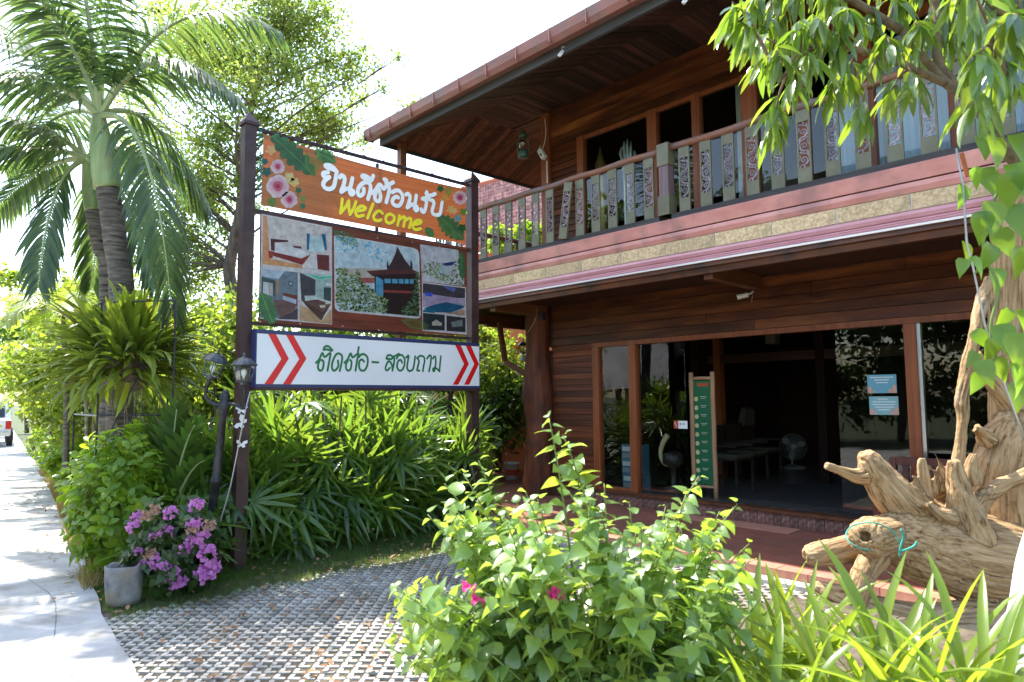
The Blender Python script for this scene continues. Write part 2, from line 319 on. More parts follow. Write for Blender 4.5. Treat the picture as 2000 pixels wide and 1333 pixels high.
def drift_mat():
    m, N, L, B = _mat('driftwood'); at_ = N.new('ShaderNodeAttribute'); at_.attribute_name = 'grain'
    def nz(scale, detail=6, src=None):
        mp = N.new('ShaderNodeMapping'); mp.inputs['Scale'].default_value = scale; L.new(src or at_.outputs['Vector'], mp.inputs[0]); n = N.new('ShaderNodeTexNoise'); n.inputs['Scale'].default_value = 1; n.inputs['Detail'].default_value = detail; n.inputs['Roughness'].default_value = .65; L.new(mp.outputs[0], n.inputs['Vector']); return n.outputs['Fac']
    g1 = nz((2.2, 40, 40)); tc = N.new('ShaderNodeTexCoord'); g2 = nz((3, 3, 3), 7, tc.outputs['Object']); g3 = nz((1.5, 15, 15), 4)
    cr = N.new('ShaderNodeValToRGB'); e = cr.color_ramp.elements; e[0].position = .34; e[1].position = .62; e[0].color = (.12, .062, .026, 1); e[1].color = (.47, .32, .17, 1); x = e.new(.46); x.color = (.33, .205, .098, 1); L.new(g1, cr.inputs[0])
    def over(fac, lo, hi, amt, colr, c):
        mr = N.new('ShaderNodeMapRange'); mr.inputs[1].default_value = lo; mr.inputs[2].default_value = hi; mr.inputs[4].default_value = amt; L.new(fac, mr.inputs[0]); mx = N.new('ShaderNodeMixRGB'); mx.inputs[2].default_value = (*colr, 1); L.new(mr.outputs[0], mx.inputs[0]); L.new(c, mx.inputs[1]); return mx.outputs[0]
    c = over(g2, .52, .72, .6, (.42, .33, .23), cr.outputs[0]); c = over(g3, .40, .30, .85, (.055, .030, .016), c)
    L.new(c, B.inputs['Base Color']); B.inputs['Roughness'].default_value = .75; B.inputs['Specular IOR Level'].default_value = .25
    bp = N.new('ShaderNodeBump'); bp.inputs['Strength'].default_value = 1.0; bp.inputs['Distance'].default_value = .014; L.new(g1, bp.inputs['Height']); L.new(bp.outputs[0], B.inputs['Normal']); return m
M['drift'] = drift_mat()
M['bark'] = surf('bark', (.06, .045, .035), (.17, .13, .10), (14, 14, 3), .9, .6, .02, 8)
M['palm_bark'] = surf('palm_bark', (.045, .036, .03), (.20, .175, .15), (4, 4, 26), .9, .5, .012, 6)
M['thin_bark'] = surf('cane', (.16, .13, .09), (.28, .23, .17), (8, 8, 22), .8, .3, .008, 5)
M['crownshaft'] = surf('crownshaft', (.16, .24, .09), (.30, .38, .17), (9, 9, 1.2), .4, .08, .004, 5, fine=((.25, .19, .09), 2.6, .6))
M['rachis'] = plain('rachis', (.30, .35, .17), .5)
M['whitewash'] = surf('whitewashed_bark', (.55, .54, .50), (.76, .75, .72), 6, .85, .5, .012, 8, fine=((.32, .28, .23), 5, .7))
M['twig'] = surf('twig', (.10, .065, .035), (.22, .15, .085), 20, .8, .3, .006)
M['green_stem'] = plain('green_stem', (.13, .19, .04), .6)
L_ = leafmat
M['lf_palm'] = L_('palm_leaf', (.03, .062, .026), (.07, .115, .042), (.20, .32, .06), .32, .36, .3, .02)
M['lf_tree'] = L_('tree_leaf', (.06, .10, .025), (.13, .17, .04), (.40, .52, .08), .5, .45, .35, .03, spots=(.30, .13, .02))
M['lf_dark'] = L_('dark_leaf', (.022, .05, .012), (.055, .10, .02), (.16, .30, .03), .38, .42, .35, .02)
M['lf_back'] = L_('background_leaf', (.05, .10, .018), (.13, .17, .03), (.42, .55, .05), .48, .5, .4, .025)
M['lf_rhapis'] = L_('rhapis_leaf', (.022, .06, .012), (.10, .18, .028), (.32, .50, .045), .40, .26, .3, .015, spec=.6)
M['lf_lime'] = L_('lime_leaf', (.055, .135, .014), (.16, .25, .028), (.44, .64, .03), .45, .35, .3, .02)
M['lf_strap'] = L_('strap_leaf', (.075, .14, .018), (.15, .21, .03), (.46, .60, .04), .45, .32, .3, .02)
M['lf_orchid'] = L_('orchid_strap', (.08, .125, .018), (.16, .20, .028), (.36, .46, .035), .35, .38, .3, .02, spots=(.20, .07, .025))
M['lf_boug'] = L_('bougainvillea_leaf', (.10, .185, .055), (.185, .28, .09), (.50, .67, .06), .46, .34, .3, .02, spec=1.0)
M['lf_mango'] = L_('mango_leaf', (.05, .10, .03), (.10, .16, .045), (.40, .58, .04), .40, .26, .35, .02, spec=1.0)
M['lf_vine'] = L_('vine_leaf', (.05, .125, .02), (.10, .20, .03), (.38, .60, .03), .45, .28, .3, .02)
M['lf_boug_dark'] = L_('bougainvillea_leaf_dark', (.02, .05, .014), (.045, .09, .02), (.14, .28, .03), .32, .4, .3, .02)
M['petal_purple'] = L_('purple_bract', (.46, .13, .42), (.64, .27, .58), (.66, .28, .62), .45, .6, .2, .02)
M['petal_pink'] = L_('pink_bract', (.65, .02, .20), (.75, .05, .28), (.8, .05, .3), .4, .6, .2, .01)
M['petal_dry'] = L_('dry_bract', (.28, .16, .12), (.40, .26, .18), (.4, .25, .15), .3, .8, .2, .01)
M['grass'] = L_('grass_blade', (.045, .10, .02), (.10, .16, .03), (.30, .46, .05), .35, .5, .3, .03, spots=(.20, .15, .06))
M['grass_dry'] = L_('dry_grass', (.22, .16, .05), (.30, .24, .08), (.4, .3, .1), .35, .8, .3, .02)
M['litter'] = L_('fallen_leaf', (.16, .07, .03), (.33, .18, .08), (.3, .15, .05), .15, .8, .3, .02)

# ------------------------------------------------------------------ leaf templates (tip along +Y, upper side +Z)
def strip(ws, ys, zs, fold=.25):
    v = []; f = []
    for w, y, z in zip(ws, ys, zs): v += [(-w, y, z+w*fold), (0, y, z), (w, y, z+w*fold)]
    for i in range(len(ws)-1):
        a = i*3; f += [(a, a+1, a+4, a+3), (a+1, a+2, a+5, a+4)]
    return v, f
T_HEART = strip([.10, .36, .44, .40, .27, .12, .0], [-.10, -.04, .14, .34, .60, .84, 1.05], [-.02, 0, .02, .02, -.01, -.06, -.13], .12)
T_HEART2 = strip([.08, .34, .45, .38, .25, .10, .0], [-.10, -.05, .13, .36, .60, .84, 1.0], [-.06, 0, .04, .05, .04, -.02, -.10], .32)
T_LANCE = strip([.008, .06, .105, .10, .055, .0], [0, .14, .36, .62, .86, 1], [0, .015, .01, -.04, -.11, -.18], .3)
T_OVAL = strip([.03, .20, .28, .18, .0], [0, .22, .52, .82, 1], [0, .02, .02, -.03, -.08], .3)
T_QUAD = ([(0, 0, 0), (.30, .45, .05), (0, 1, -.06), (-.30, .45, .05)], [(0, 1, 2), (0, 2, 3)])
def blade(curv, w=.032, n=9, tipw=.0):
    ys = []; zs = []; ws = []; y = z = 0.0
    for i in range(n):
        t = i/(n-1); ang = curv*t*t; ys.append(y); zs.append(z); ws.append(max(tipw, w*(.75+.6*t-.1*t*t)*(1-t**5)) if i else w*.6)
        y += math.cos(ang)/(n-1); z -= math.sin(ang)/(n-1)
    ws[-1] = .001; return strip(ws, ys, zs, .45)
BLADES = [blade(c) for c in (.25, .7, 1.2, 1.9)]
def fan_leaf(nf=9, spread=1.45, droop=.5, seed=0):
    r = random.Random(seed); v = []; f = []
    def put(t): b = len(v); v.extend(t[0]); f.extend([tuple(b+i for i in q) for q in t[1]])
    put(([(-.006, -.7, -.10), (.006, -.7, -.10), (.006, 0, 0), (-.006, 0, 0)], [(0, 1, 2, 3)]))
    for i in range(nf):
        a = (-1+2*i/(nf-1))*spread + r.uniform(-.06, .06); ln = (.72-.10*abs(a))*r.uniform(.88, 1.08); dr = droop*r.uniform(.6, 1.3)
        w = .031*r.uniform(.85, 1.2); k = 5; ws = [w*.35, w*.95, w, w*.75, w*.22]; pts = []
        ca, sa = math.cos(a), math.sin(a); vv = []
        for j in range(k):
            t = j/(k-1); rr = ln*t*(1-.18*dr*t); z = -dr*ln*t*t*.75
            for sx in (-1, 0, 1):
                x0 = sx*ws[j]; vv.append((sa*rr + ca*x0, ca*rr - sa*x0, z + abs(x0)*.35 + .02))
        put((vv, [q for j in range(k-1) for q in ((j*3, j*3+1, j*3+4, j*3+3), (j*3+1, j*3+2, j*3+5, j*3+4))]))
    return v, f
FANS = [fan_leaf(11, 2.0, .22, 1), fan_leaf(10, 1.8, .34, 2), fan_leaf(12, 2.3, .16, 3), fan_leaf(10, 1.9, .5, 4)]
def tmesh(name, t, m):
    me = bpy.data.meshes.new(name); me.from_pydata(t[0], [], t[1]); me.materials.append(m)
    me.polygons.foreach_set('use_smooth', [True]*len(me.polygons)); me.update(); return me
def leaves(parent, Ms, tmpls, mat, limit=300, name='leaf', rank=None, smooth=True):
    """the leaves that show largest as parts of their own, the rest joined as foliage"""
    rank = rank or (lambda m: proj(m.to_translation())[2])
    idx = list(range(len(Ms))); idx.sort(key=lambda i: rank(Ms[i][0]))
    meshes = [tmesh(name, t, mat) for t in tmpls]
    for i in idx[:limit]: inst(name, meshes[Ms[i][1]], Ms[i][0], parent)
    rest = idx[limit:]
    for k, t in enumerate(tmpls):
        q = [Ms[i][0] for i in rest if Ms[i][1] == k]
        if q: merged('foliage', t, q, mat, parent, kind='stuff', smooth=smooth)
def vis_rank(m):
    p = proj(m.to_translation()); return p[2] + (0 if -40 < p[0] < 2040 and -40 < p[1] < 1373 else 100)

# ------------------------------------------------------------------ ground
g = MB()
g.add([(-400, -400, -.06), (400, -400, -.06), (400, 400, -.06), (-400, 400, -.06)], [(0, 1, 2, 3)])
tag(g.build('ground', M['lawn'], loc=(0, 0, -.06)), kind='structure')
EDGE = [(4, 1.05), (-2, 1.2), (-4.7, 1.31), (-6.16, 1.42), (-10.2, 2.0), (-15.6, 2.7), (-26.7, 3.85), (-60, 7.4)]
e2 = []
for (x0, y0), (x1, y1) in zip(EDGE, EDGE[1:]):
    for k in range(14):
        t = k/14; x = x0+(x1-x0)*t; e2.append((x, y0+(y1-y0)*t + .02*noise.noise(Vector((x*2.6, 0, 0)))+.012*noise.noise(Vector((x*9, 0, 0)))))
e2.append(EDGE[-1])
p = MB()
for (x0, y0), (x1, y1) in zip(e2, e2[1:]):
    p.add([(x0, y0, 0), (x1, y1, 0), (x1, -7, 0), (x0, -7, 0), (x0, y0, -.08), (x1, y1, -.08)], [(0, 3, 2, 1)[::-1], (0, 1, 5, 4)])
path = p.build('concrete_path', M['concrete'], loc=(-6, 0, 0)); tag(path, kind='structure')
cm = MB()
def crack(pts, w):
    P = smooth_line(pts, 8)
    for a, b in zip(P, P[1:]):
        d = np.array(b)-np.array(a); n = np.array([-d[1], d[0]]); n = n/(np.linalg.norm(n)+1e-9)*w*(.6+.6*random.random()); j = np.random.normal(0, w*.6, 2)
        cm.add([(a[0]+n[0], a[1]+n[1], .0025), (b[0]+n[0]+j[0], b[1]+n[1]+j[1], .0025), (b[0]-n[0]+j[0], b[1]-n[1]+j[1], .0025), (a[0]-n[0], a[1]-n[1], .0025)], [(3, 2, 1, 0)])
for x in (-8.2, -11.4, -14.6, -17.8): crack([(x, -6.5), (x-.1, -2), (x+.05, 1.7)], .0028)
crack([(-4.3, .9), (-4.9, 1.02), (-5.5, .95), (-6.2, 1.1), (-7.2, 1.25), (-8.2, 1.2)], .004); crack([(-4.9, 1.02), (-5.1, .6), (-5.6, .3), (-5.7, -.4)], .003); crack([(-9.4, 1.8), (-9.9, 1.2), (-10.6, .8)], .003)
tag(cm.build('path_cracks', M['pot'], None, (-6, 0, 0)), kind='structure')
# the cracked shoulder of the path, a separate pour, slightly higher
def edge_y(x):
    for (x0, y0), (x1, y1) in zip(EDGE, EDGE[1:]):
        if x1 <= x <= x0: return y0+(y1-y0)*(x-x0)/(x1-x0)
    return 2
# pavers: L-shaped grass blocks in a square lattice turned 45 degrees
box('paver_bed', -6.75, 1.2, .9, 6.2, -.055, -.019, M['soil']); tag(bpy.data.objects['paver_bed'], kind='structure')
pit = .0905; s45 = math.sqrt(.5)
E1 = Vector((s45, s45, 0))*pit; E2 = Vector((s45, -s45, 0))*pit
def L_block():
    w = .42; j = .045; pts = [(j, .20), (.20, j), (1-j, j), (1-j, w-.13), (1-j-.13, w), (w+.02, w), (w, w+.02), (w, 1-j-.13), (w-.13, 1-j), (j, 1-j)]
    b = MB(); up = [E1*x+E2*(-y) for x, y in pts]; n = len(pts); c = sum(up, Vector())/n
    lo = [q+Vector((0, 0, -.03)) for q in up]; ch = [q+Vector((0, 0, -.004)) for q in up]
    inn = [E1*(x+(.012 if x < w/2 else -.012))+E2*-(y+(.012 if y < w/2 else -.012)) for x, y in pts]
    vs = lo+ch+inn; fs = [(i, (i+1) % n, n+(i+1) % n, n+i) for i in range(n)] + [(n+i, n+(i+1) % n, 2*n+(i+1) % n, 2*n+i) for i in range(n)]
    fs += [(2*n+0, 2*n+1, 2*n+5, 2*n+6), (2*n+1, 2*n+2, 2*n+3, 2*n+4, 2*n+5), (2*n+6, 2*n+7, 2*n+8, 2*n+9, 2*n+0)]
    b.add(vs, fs); return b
lb = L_block(); pcells = []
for i in range(-10, 75):
    for j in range(-75, 75):
        c = E1*i + E2*j + Vector((-5.5, 1.9, 0)); c += Vector((noise.noise(c*.9), noise.noise(c*.9+Vector((5, 5, 0))), 0))*.02; x, y = c.x, c.y
        far = -6.32 - .12*noise.noise(Vector((y*1.3, 3, 0)))
        if not (far < x < .6 and edge_y(x)-.10 < y < 6.17): continue
        mm = Matrix.Translation((c.x, c.y, -.006+.012*noise.noise(Vector((x*1.3, y*1.3, 5)))+random.gauss(0, .0015))) @ Matrix.Rotation(U(-.035, .035), 4, 'Z') @ Matrix.Rotation(U(-.012, .012), 4, 'X') @ Matrix.Rotation(U(-.012, .012), 4, 'Y')
        q = proj(c); pcells.append((q[2] if (q[0] < 800 and 0 < q[0] and q[1] < 1345) else 50+q[2], mm))
pcells.sort(key=lambda t: t[0])
pavers = thing('paving', None, None, (-5.5, 1.9, 0)); pavers['kind'] = 'structure'; del_keys = None
pme = lb.mesh('paver', M['paver'])
for k, (d, mm) in enumerate(pcells[:300]): inst('paver', pme, mm, pavers)
merged('paver_field', (lb.v, lb.f), [m for d, m in pcells[300:]], M['paver_far'], pavers, kind='stuff')

# patio
patio = box('patio', -10.6, 2.5, 6.42, 8.9, -.05, .10, M['terracotta']); tag(patio, kind='structure')
for k in range(44):
    x = -10.6 + k*.3; box('edge_tile', x+.003, x+.297, 6.225, 6.415, -.05, .104+U(0, .004), M['kerb'], patio)  # edge tiles lighter than the slab: the sunlit strip is put into their colour
box('patio_step', -10.6, 2.5, 6.06, 6.22, -.05, .03, M['concrete']); tag(bpy.data.objects['patio_step'], kind='structure')
box('side_patio', -16, -10.61, 6.0, 12, -.05, .07, M['terracotta']); tag(bpy.data.objects['side_patio'], kind='structure')
box('side_patio_rear', -10.6, -8.3, 8.91, 14, -.05, .085, M['terracotta']); tag(bpy.data.objects['side_patio_rear'], kind='structure')

# ------------------------------------------------------------------ the wooden house
YW, YF, XL, XR = 8.38, 7.10, -8.09, 2.5
house = thing('wooden_house', 'dark red wooden two-storey house with balcony and deep eaves', 'house', (-4, YW, 0))
def board_run(parent, x0, x1, z0, z1, n, mat, y=YW, lap=.012, name='wall_board', thick=.022):
    h = (z1-z0)/n
    for k in range(n):
        a = z0+k*h; t = U(-.002, .002)
        MB().prism_x([(y-thick-lap+t, a+.003), (y-thick+t, a+h-.002), (y, a+h-.002), (y, a+.003)], x0+U(0, .004), x1-U(0, .004)).build(name, mat, parent)
# ground floor wall
fw = box('front_wall', XL+.02, -7.05, YW+.001, YW+.10, .1, 2.50, M['dark_wood'], house)
board_run(fw, -7.93, -7.055, .13, 2.562, 26, M['wall_wood'])
hd = box('wall_header', XL+.02, XR, YW+.001, YW+.12, 2.56, 3.5, M['dark_wood'], house)
zz = [2.565, 2.70, 2.83, 2.96, 3.10, 3.24]
for a, b in zip(zz, zz[1:]):
    xs = [-7.93] + sorted(U(-6, 1) for _ in range(1)) + [XR]
    for x0, x1 in zip(xs, xs[1:]):
        t = U(0, .004)
        MB().prism_x([(YW-.036-t, a+.003), (YW-.024-t, b-.003), (YW, b-.003), (YW, a+.003)], x0+.002, x1-.002).build('header_board', M['header_wood'], hd)
box('door_head', -7.05, XR, YW-.06, YW+.06, 2.49, 2.56, M['frame_wood'], house)
for x0, x1 in ((-7.05, -6.93), (-6.345, -6.215), (-2.56, -2.44), (.2, .32)):
    box('door_jamb', x0, x1, YW-.055, YW+.06, .30, 2.488, M['frame_wood'], house)
box('steel_track', -2.438, -2.40, YW-.03, YW+.03, .3, 2.488, M['steel'], house)
for (x0, x1, y) in ((-6.93, -6.345, 0), (-6.215, -5.40, .012), (-3.33, -2.56, .03), (-2.40, .2, 0), (.32, XR, 0)):
    pn = box('window_pane', x0, x1, YW+y, YW+y+.008, .345, 2.488, M['glass'], house)
    box('pane_sill', x0, x1, YW-.04+y, YW+.04+y, .302, .344, M['frame_wood'], pn) if y == 0 else None
# plinth and step
pl = box('plinth', XL-.1, XR, 8.30, 8.9, .1, .288, M['dark_wood'], house)
box('step_nosing', -7.7, XR, 8.25, 8.42, .262, .30, M['trim_wood'], pl)
for k in range(97):
    x = -7.7+k*.105
    if x < XR-.1: box('step_tile', x+.003, x+.102, 8.285, 8.299, .102, .26, M['step'], pl)
box('doormat', -5.3, -3.75, 7.88, 8.22, .102, .112, M['kerb']); tag(bpy.data.objects['doormat'], 'thin flat slab lying before the doorway step', 'mat')
# trunk column at the corner
pts = []; rad = []
prof = [(.1, .255), (.5, .235), (.9, .225), (1.3, .225), (1.55, .255), (1.75, .27), (1.95, .235), (2.3, .205), (2.7, .20), (3.14, .21)]
c = MB(); n = 22; vs = []; fs = []
for i in range(37):
    z = .1+i*(3.04/36); r = np.interp(z, [a for a, b in prof], [b for a, b in prof]); cx_ = -8.22+.03*math.sin(z*1.7)+ .03*(z-1.6)
    for j in range(n):
        a = 2*math.pi*j/n; q = Vector((math.cos(a), math.sin(a), z*.8)); rr = r*(1+.10*noise.noise(q*1.6)+.06*noise.noise(q*4)+.03*noise.noise(q*9))
        vs.append((cx_+rr*math.cos(a), 8.28+rr*math.sin(a), z))
for i in range(36):
    for j in range(n): fs.append((i*n+j, i*n+(j+1) % n, (i+1)*n+(j+1) % n, (i+1)*n+j))
c.add(vs, fs); tag(c.build('trunk_column', M['trunk_paint'], house, smooth=True), 'varnished crooked tree trunk used as corner column')
# interior of the ground floor
room = MB(); room.box(XL+.05, XR, 8.43, 14.2, .24, .30)
room.build('inner_floor', M['inner_floor'], house)
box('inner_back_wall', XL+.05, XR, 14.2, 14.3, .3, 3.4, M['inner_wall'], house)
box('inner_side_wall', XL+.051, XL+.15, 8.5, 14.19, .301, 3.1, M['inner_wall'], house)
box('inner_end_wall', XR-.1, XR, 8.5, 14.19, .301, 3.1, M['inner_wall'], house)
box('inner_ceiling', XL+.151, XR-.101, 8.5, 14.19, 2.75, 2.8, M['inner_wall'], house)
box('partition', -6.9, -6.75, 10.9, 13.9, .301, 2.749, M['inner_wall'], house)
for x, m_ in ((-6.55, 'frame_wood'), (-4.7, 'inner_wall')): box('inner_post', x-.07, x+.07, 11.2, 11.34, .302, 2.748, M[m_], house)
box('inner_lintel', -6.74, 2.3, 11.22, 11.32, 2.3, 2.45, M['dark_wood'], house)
# balcony floor, beams, brackets
XB = -9.75
fl = box('balcony_floor', XB, XR, YF+.06, YW-.001, 3.28, 3.80, M['dark_wood'], house)
box('balcony_floor', XB, XL-.001, YW, 12.6, 3.28, 3.80, M['dark_wood'], house)
for k in range(14):
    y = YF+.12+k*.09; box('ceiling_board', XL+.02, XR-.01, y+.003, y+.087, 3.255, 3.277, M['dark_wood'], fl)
for x in (XB+.1, -8.09, -4.25, -.4): box('balcony_beam', x-.06, x+.06, YF+.05, YW-.04, 3.08, 3.254, M['beam_wood'], house)
for y in (9.4, 10.6, 11.9): box('side_beam', XB+.02, XL-.02, y-.05, y+.05, 3.1, 3.27, M['beam_wood'], house)
box('side_edge_beam', XB+.0, XB+.1, YW, 12.5, 3.05, 3.27, M['beam_wood'], house)
for a, b in (((-8.5, 8.3, 2.1), (-8.95, 8.2, 2.35)), ((-8.95, 8.2, 2.35), (-9.05, 8.15, 3.05))): MB().bar(a, b, .06, .09).build('knee_brace', M['beam_wood'], house)
# fascia: profile along X
def fascia(x0, x1):
    pr = [('pink', [(YF-.03, 3.878), (YF-.045, 3.862), (YF-.015, 3.722), (YF+.05, 3.722), (YF+.05, 3.878)]),
          ('dark_wood', [(YF+.012, 3.719), (YF+.012, 3.709), (YF+.05, 3.709), (YF+.05, 3.719)]),
          ('pink', [(YF-.012, 3.706), (YF-.018, 3.66), (YF+.006, 3.608), (YF+.05, 3.608), (YF+.05, 3.706)]),
          ('grout', [(YF+.012, 3.604), (YF+.012, 3.444), (YF+.05, 3.444), (YF+.05, 3.604)]),
          ('pink2', [(YF+.004, 3.44), (YF-.03, 3.425), (YF-.045, 3.395), (YF-.03, 3.36), (YF-.012, 3.352), (YF+.05, 3.352), (YF+.05, 3.44)]),
          ('pink2', [(YF-.03, 3.349), (YF-.04, 3.335), (YF-.035, 3.326), (YF+.05, 3.326), (YF+.05, 3.349)]),
          ('pink2', [(YF-.045, 3.323), (YF-.058, 3.309), (YF-.05, 3.301), (YF+.05, 3.301), (YF+.05, 3.323)]),
          ('ledge', [(YF-.045, 3.300), (YF-.090, 3.286), (YF-.085, 3.266), (YF+.05, 3.268), (YF+.05, 3.298)]),
          ('trim_wood', [(YF-.06, 3.265), (YF-.065, 3.215), (YF-.03, 3.205), (YF-.02, 3.14), (YF+.05, 3.14), (YF+.05, 3.265)])]
    names = ['pink_cornice', 'shadow_gap', 'pink_band', 'tile_backing', 'mauve_moulding', 'mauve_bead', 'mauve_bead', 'pale_ledge', 'timber_trim']
    f0 = None
    for nm, (mn, q) in zip(names, pr):
        o = MB().prism_x(q, x0, x1).build(nm, M[mn], house)
        if nm == 'tile_backing': f0 = o
    return f0
fb = fascia(XB-.02, XR)
tp = .687; x = -8.24
x -= tp*2
while x < XR:
    x1 = x+tp; a = max(x, XB-.02)+.006; b = min(x1, XR)-.006
    MB().box(a, b, YF+.002, YF+.0115, 3.447, 3.601).build('fascia_tile', M['stone_tile'], fb); x = x1
# side fascia of the balcony (runs back along the left end)
sf = MB()
for z0, z1, o in ((3.72, 3.878, .03), (3.608, 3.706, .012), (3.444, 3.604, 0), (3.30, 3.44, .03), (3.268, 3.298, .06)): sf.box(XB-.021-o, XB-.02, YF+.05, 12.6, z0, z1)
sf.build('side_fascia', M['pink'], house)
# balustrade
bl = MB(); bl.box(XB+.02, -4.88, YF+.00, YF+.085, 3.882, 3.95); bl.box(-4.70, XR, YF+.00, YF+.085, 3.882, 3.95)
bal = bl.build('balustrade', M['black_rail'], house)
for x0, x1 in ((XB+.02, -4.88), (-4.70, XR)):
    t = MB(); k = 26; pts = [(x0+(x1-x0)*i/k, YF+.04, 4.795+.008*math.sin(i*1.3+x0)) for i in range(k+1)]
    t.tube(pts, .045, 10); t.build('hand_rail', M['rail_wood'], bal, smooth=True)
pm = MB(); pm.box(-4.86, -4.725, YF-.015, YF+.115, 3.95, 4.80); pm.build('rail_post', M['mauve_post'], bal)
for z0, z1 in ((3.95, 4.20), (4.58, 4.86)):
    MB().box(-4.875, -4.71, YF-.03, YF+.13, z0, z1).add([(-4.875, YF-.03, z1), (-4.71, YF-.03, z1), (-4.71, YF+.13, z1), (-4.875, YF+.13, z1), (-4.79, YF+.05, z1+.03)], [(0, 1, 4), (1, 2, 4), (2, 3, 4), (3, 0, 4)]).build('post_block', M['olive'], bal)
BW, Z0, Z1, PA, PB = .148, 3.952, 4.755, 4.118, 4.625
bm = MB(); y0, y1 = -.012, .012; hw = BW/2
bm.box(-hw, hw, y0, y1, 0, PA-Z0); bm.box(-hw, hw, y0, y1, PB-Z0, Z1-Z0); bm.box(-hw, -hw+.018, y0, y1, PA-Z0, PB-Z0); bm.box(hw-.018, hw, y0, y1, PA-Z0, PB-Z0)
bme = bm.mesh('baluster', M['olive'])
def scroll_mesh():
    b = MB(); H = PB-PA; W = BW-.036
    def ribbon(pts, w):
        for (xa, za), (xb, zb) in zip(pts, pts[1:]):
            d = Vector((xb-xa, 0, zb-za)); l = d.length
            if l < 1e-5: continue
            d /= l; nrm = Vector((-d.z, 0, d.x))*w/2; a = Vector((xa, 0, za))-d*w*.3; c = Vector((xb, 0, zb))+d*w*.3
            b.hexa([a-nrm+Vector((0, -.007, 0)), a+nrm+Vector((0, -.007, 0)), c+nrm+Vector((0, -.007, 0)), c-nrm+Vector((0, -.007, 0)), a-nrm+Vector((0, .007, 0)), a+nrm+Vector((0, .007, 0)), c+nrm+Vector((0, .007, 0)), c-nrm+Vector((0, .007, 0))])
    for k, (cz, sgn, r0) in enumerate(((.17, 1, .043), (.47, -1, .045), (.77, 1, .043))):
        cz *= H; cx = -.004*sgn
        sp = [(cx+sgn*r0*(1-t*.82)*math.cos(-1.2+t*8.5), cz+r0*(1-t*.82)*math.sin(-1.2+t*8.5)) for t in [i/13 for i in range(14)]]
        ribbon(sp, .0085)
        ribbon([(-sgn*W*.48, cz-.085), (-sgn*W*.30, cz-.055), (sgn*W*.22, cz-.048), (sgn*W*.46, cz-.01), (sgn*W*.47, cz+.03)], .011)
        ribbon([(sgn*W*.46, cz+.03), (sgn*W*.3, cz+.062), (-sgn*W*.1, cz+.075), (-sgn*W*.45, cz+.09)], .010)
        for q in range(3): ribbon([(sgn*W*(.42-.3*q), cz+.058+q*.006), (sgn*W*(.30-.3*q), cz+.085+q*.004)], .009)
        ribbon([(-sgn*W*.5, cz+.0), (-sgn*W*.38, cz+.03), (-sgn*W*.42, cz+.06)], .008)
    ribbon([(0, 0), (0, .04)], .012); ribbon([(0, H-.04), (0, H)], .012)
    return b.mesh('scroll_panel', M['scroll'])
sme = scroll_mesh()
def baluster(x, y=YF+.04, tilt=0.0, rz=0.0):
    m = Matrix.Translation((x, y, Z0)) @ Matrix.Rotation(rz, 4, 'Z') @ Matrix.Rotation(tilt, 4, 'Y')
    inst('baluster', bme, m, bal); inst('scroll_panel', sme, m @ Matrix.Translation((0, 0, PA-Z0)), bal)
for x in (-9.5, -9.21, -8.92, -8.63, -8.29, -7.99, -7.69, -7.39, -7.10, -6.80, -6.22, -5.93, -5.64, -5.35, -5.05): baluster(x)
baluster(-6.50, YF-.02, .16)
x = -4.525
while x < XR: baluster(x); x += .294
sr_ = MB(); sr_.box(XB+.02, XB+.1, YF+.1, 12.5, 3.882, 3.95); sr_.build('side_rail_base', M['black_rail'], bal)
MB().tube([(XB+.06, YF+.06+i*.6, 4.795) for i in range(10)], .045, 8).build('side_hand_rail', M['rail_wood'], bal, smooth=True)
for k in range(17): baluster(XB+.06, YF+.35+k*.3, 0, math.pi/2)
# upper wall
uw = box('upper_wall', XL+.02, -7.31, YW+.03, YW+.1, 3.8, 6.0, M['dark_wood'], house)
board_run(uw, -7.93, -7.315, 3.8, 6.0, 20, M['wall_wood_up'], YW+.03, .02)
uh = box('upper_header', XL+.02, XR, YW+.031, YW+.12, 6.02, 6.7, M['dark_wood'], house)
for a, b in ((6.0, 6.16), (6.16, 6.32), (6.32, 6.47), (6.47, 6.66)):
    xs = [-7.93, U(-6, -3), U(-2, 1), XR]
    for x0, x1 in zip(xs, xs[1:]): MB().box(x0+.002, x1-.002, YW-.005-U(0, .006), YW+.03, a+.002, b-.002).build('header_board', M['header_wood'], uh)
box('corner_post', XL-.03, -7.94, YW-.06, YW+.1, 3.8, 6.62, M['frame_wood'], house)
for x0, x1 in ((-7.31, -7.18), (-5.91, -5.745), (-5.14, -5.015), (-4.39, -4.17), (-3.62, -3.5), (-2.93, -2.74), (-2.0, -1.88), (-1.1, -.92), (0, .12), (1, 1.15)):
    box('window_post', x0, x1, YW-.05, YW+.06, 3.8, 5.998, M['frame_wood'], house)
for x0, x1 in ((-7.18, -5.91), (-5.745, -5.14), (-5.015, -4.39), (-4.17, -3.62), (-3.5, -2.93), (-2.74, -2.0), (-1.88, -1.1), (-.92, 0), (.12, 1.0)):
    pn = box('upper_pane', x0, x1, YW+.0, YW+.008, 3.86, 5.93, M['glass'], house)
    for z0, z1 in ((3.802, 3.858), (5.932, 5.996)): box('pane_rail', x0+.001, x1-.001, YW-.03, YW+.035, z0, z1, M['frame_wood'], pn)
box('upper_room_back', XL+.05, XR, 12, 12.1, 3.8, 6.6, M['inner_wall'], house); box('upper_room_side', XL+.051, XL+.13, YW+.11, 11.99, 3.81, 6.5, M['inner_wall'], house)
box('upper_room_end', XR-.1, XR-.001, YW+.13, 11.99, 3.81, 6.5, M['inner_wall'], house)
box('upper_room_ceiling', XL+.14, XR-.11, YW+.13, 11.98, 6.42, 6.5, M['inner_wall'], house)
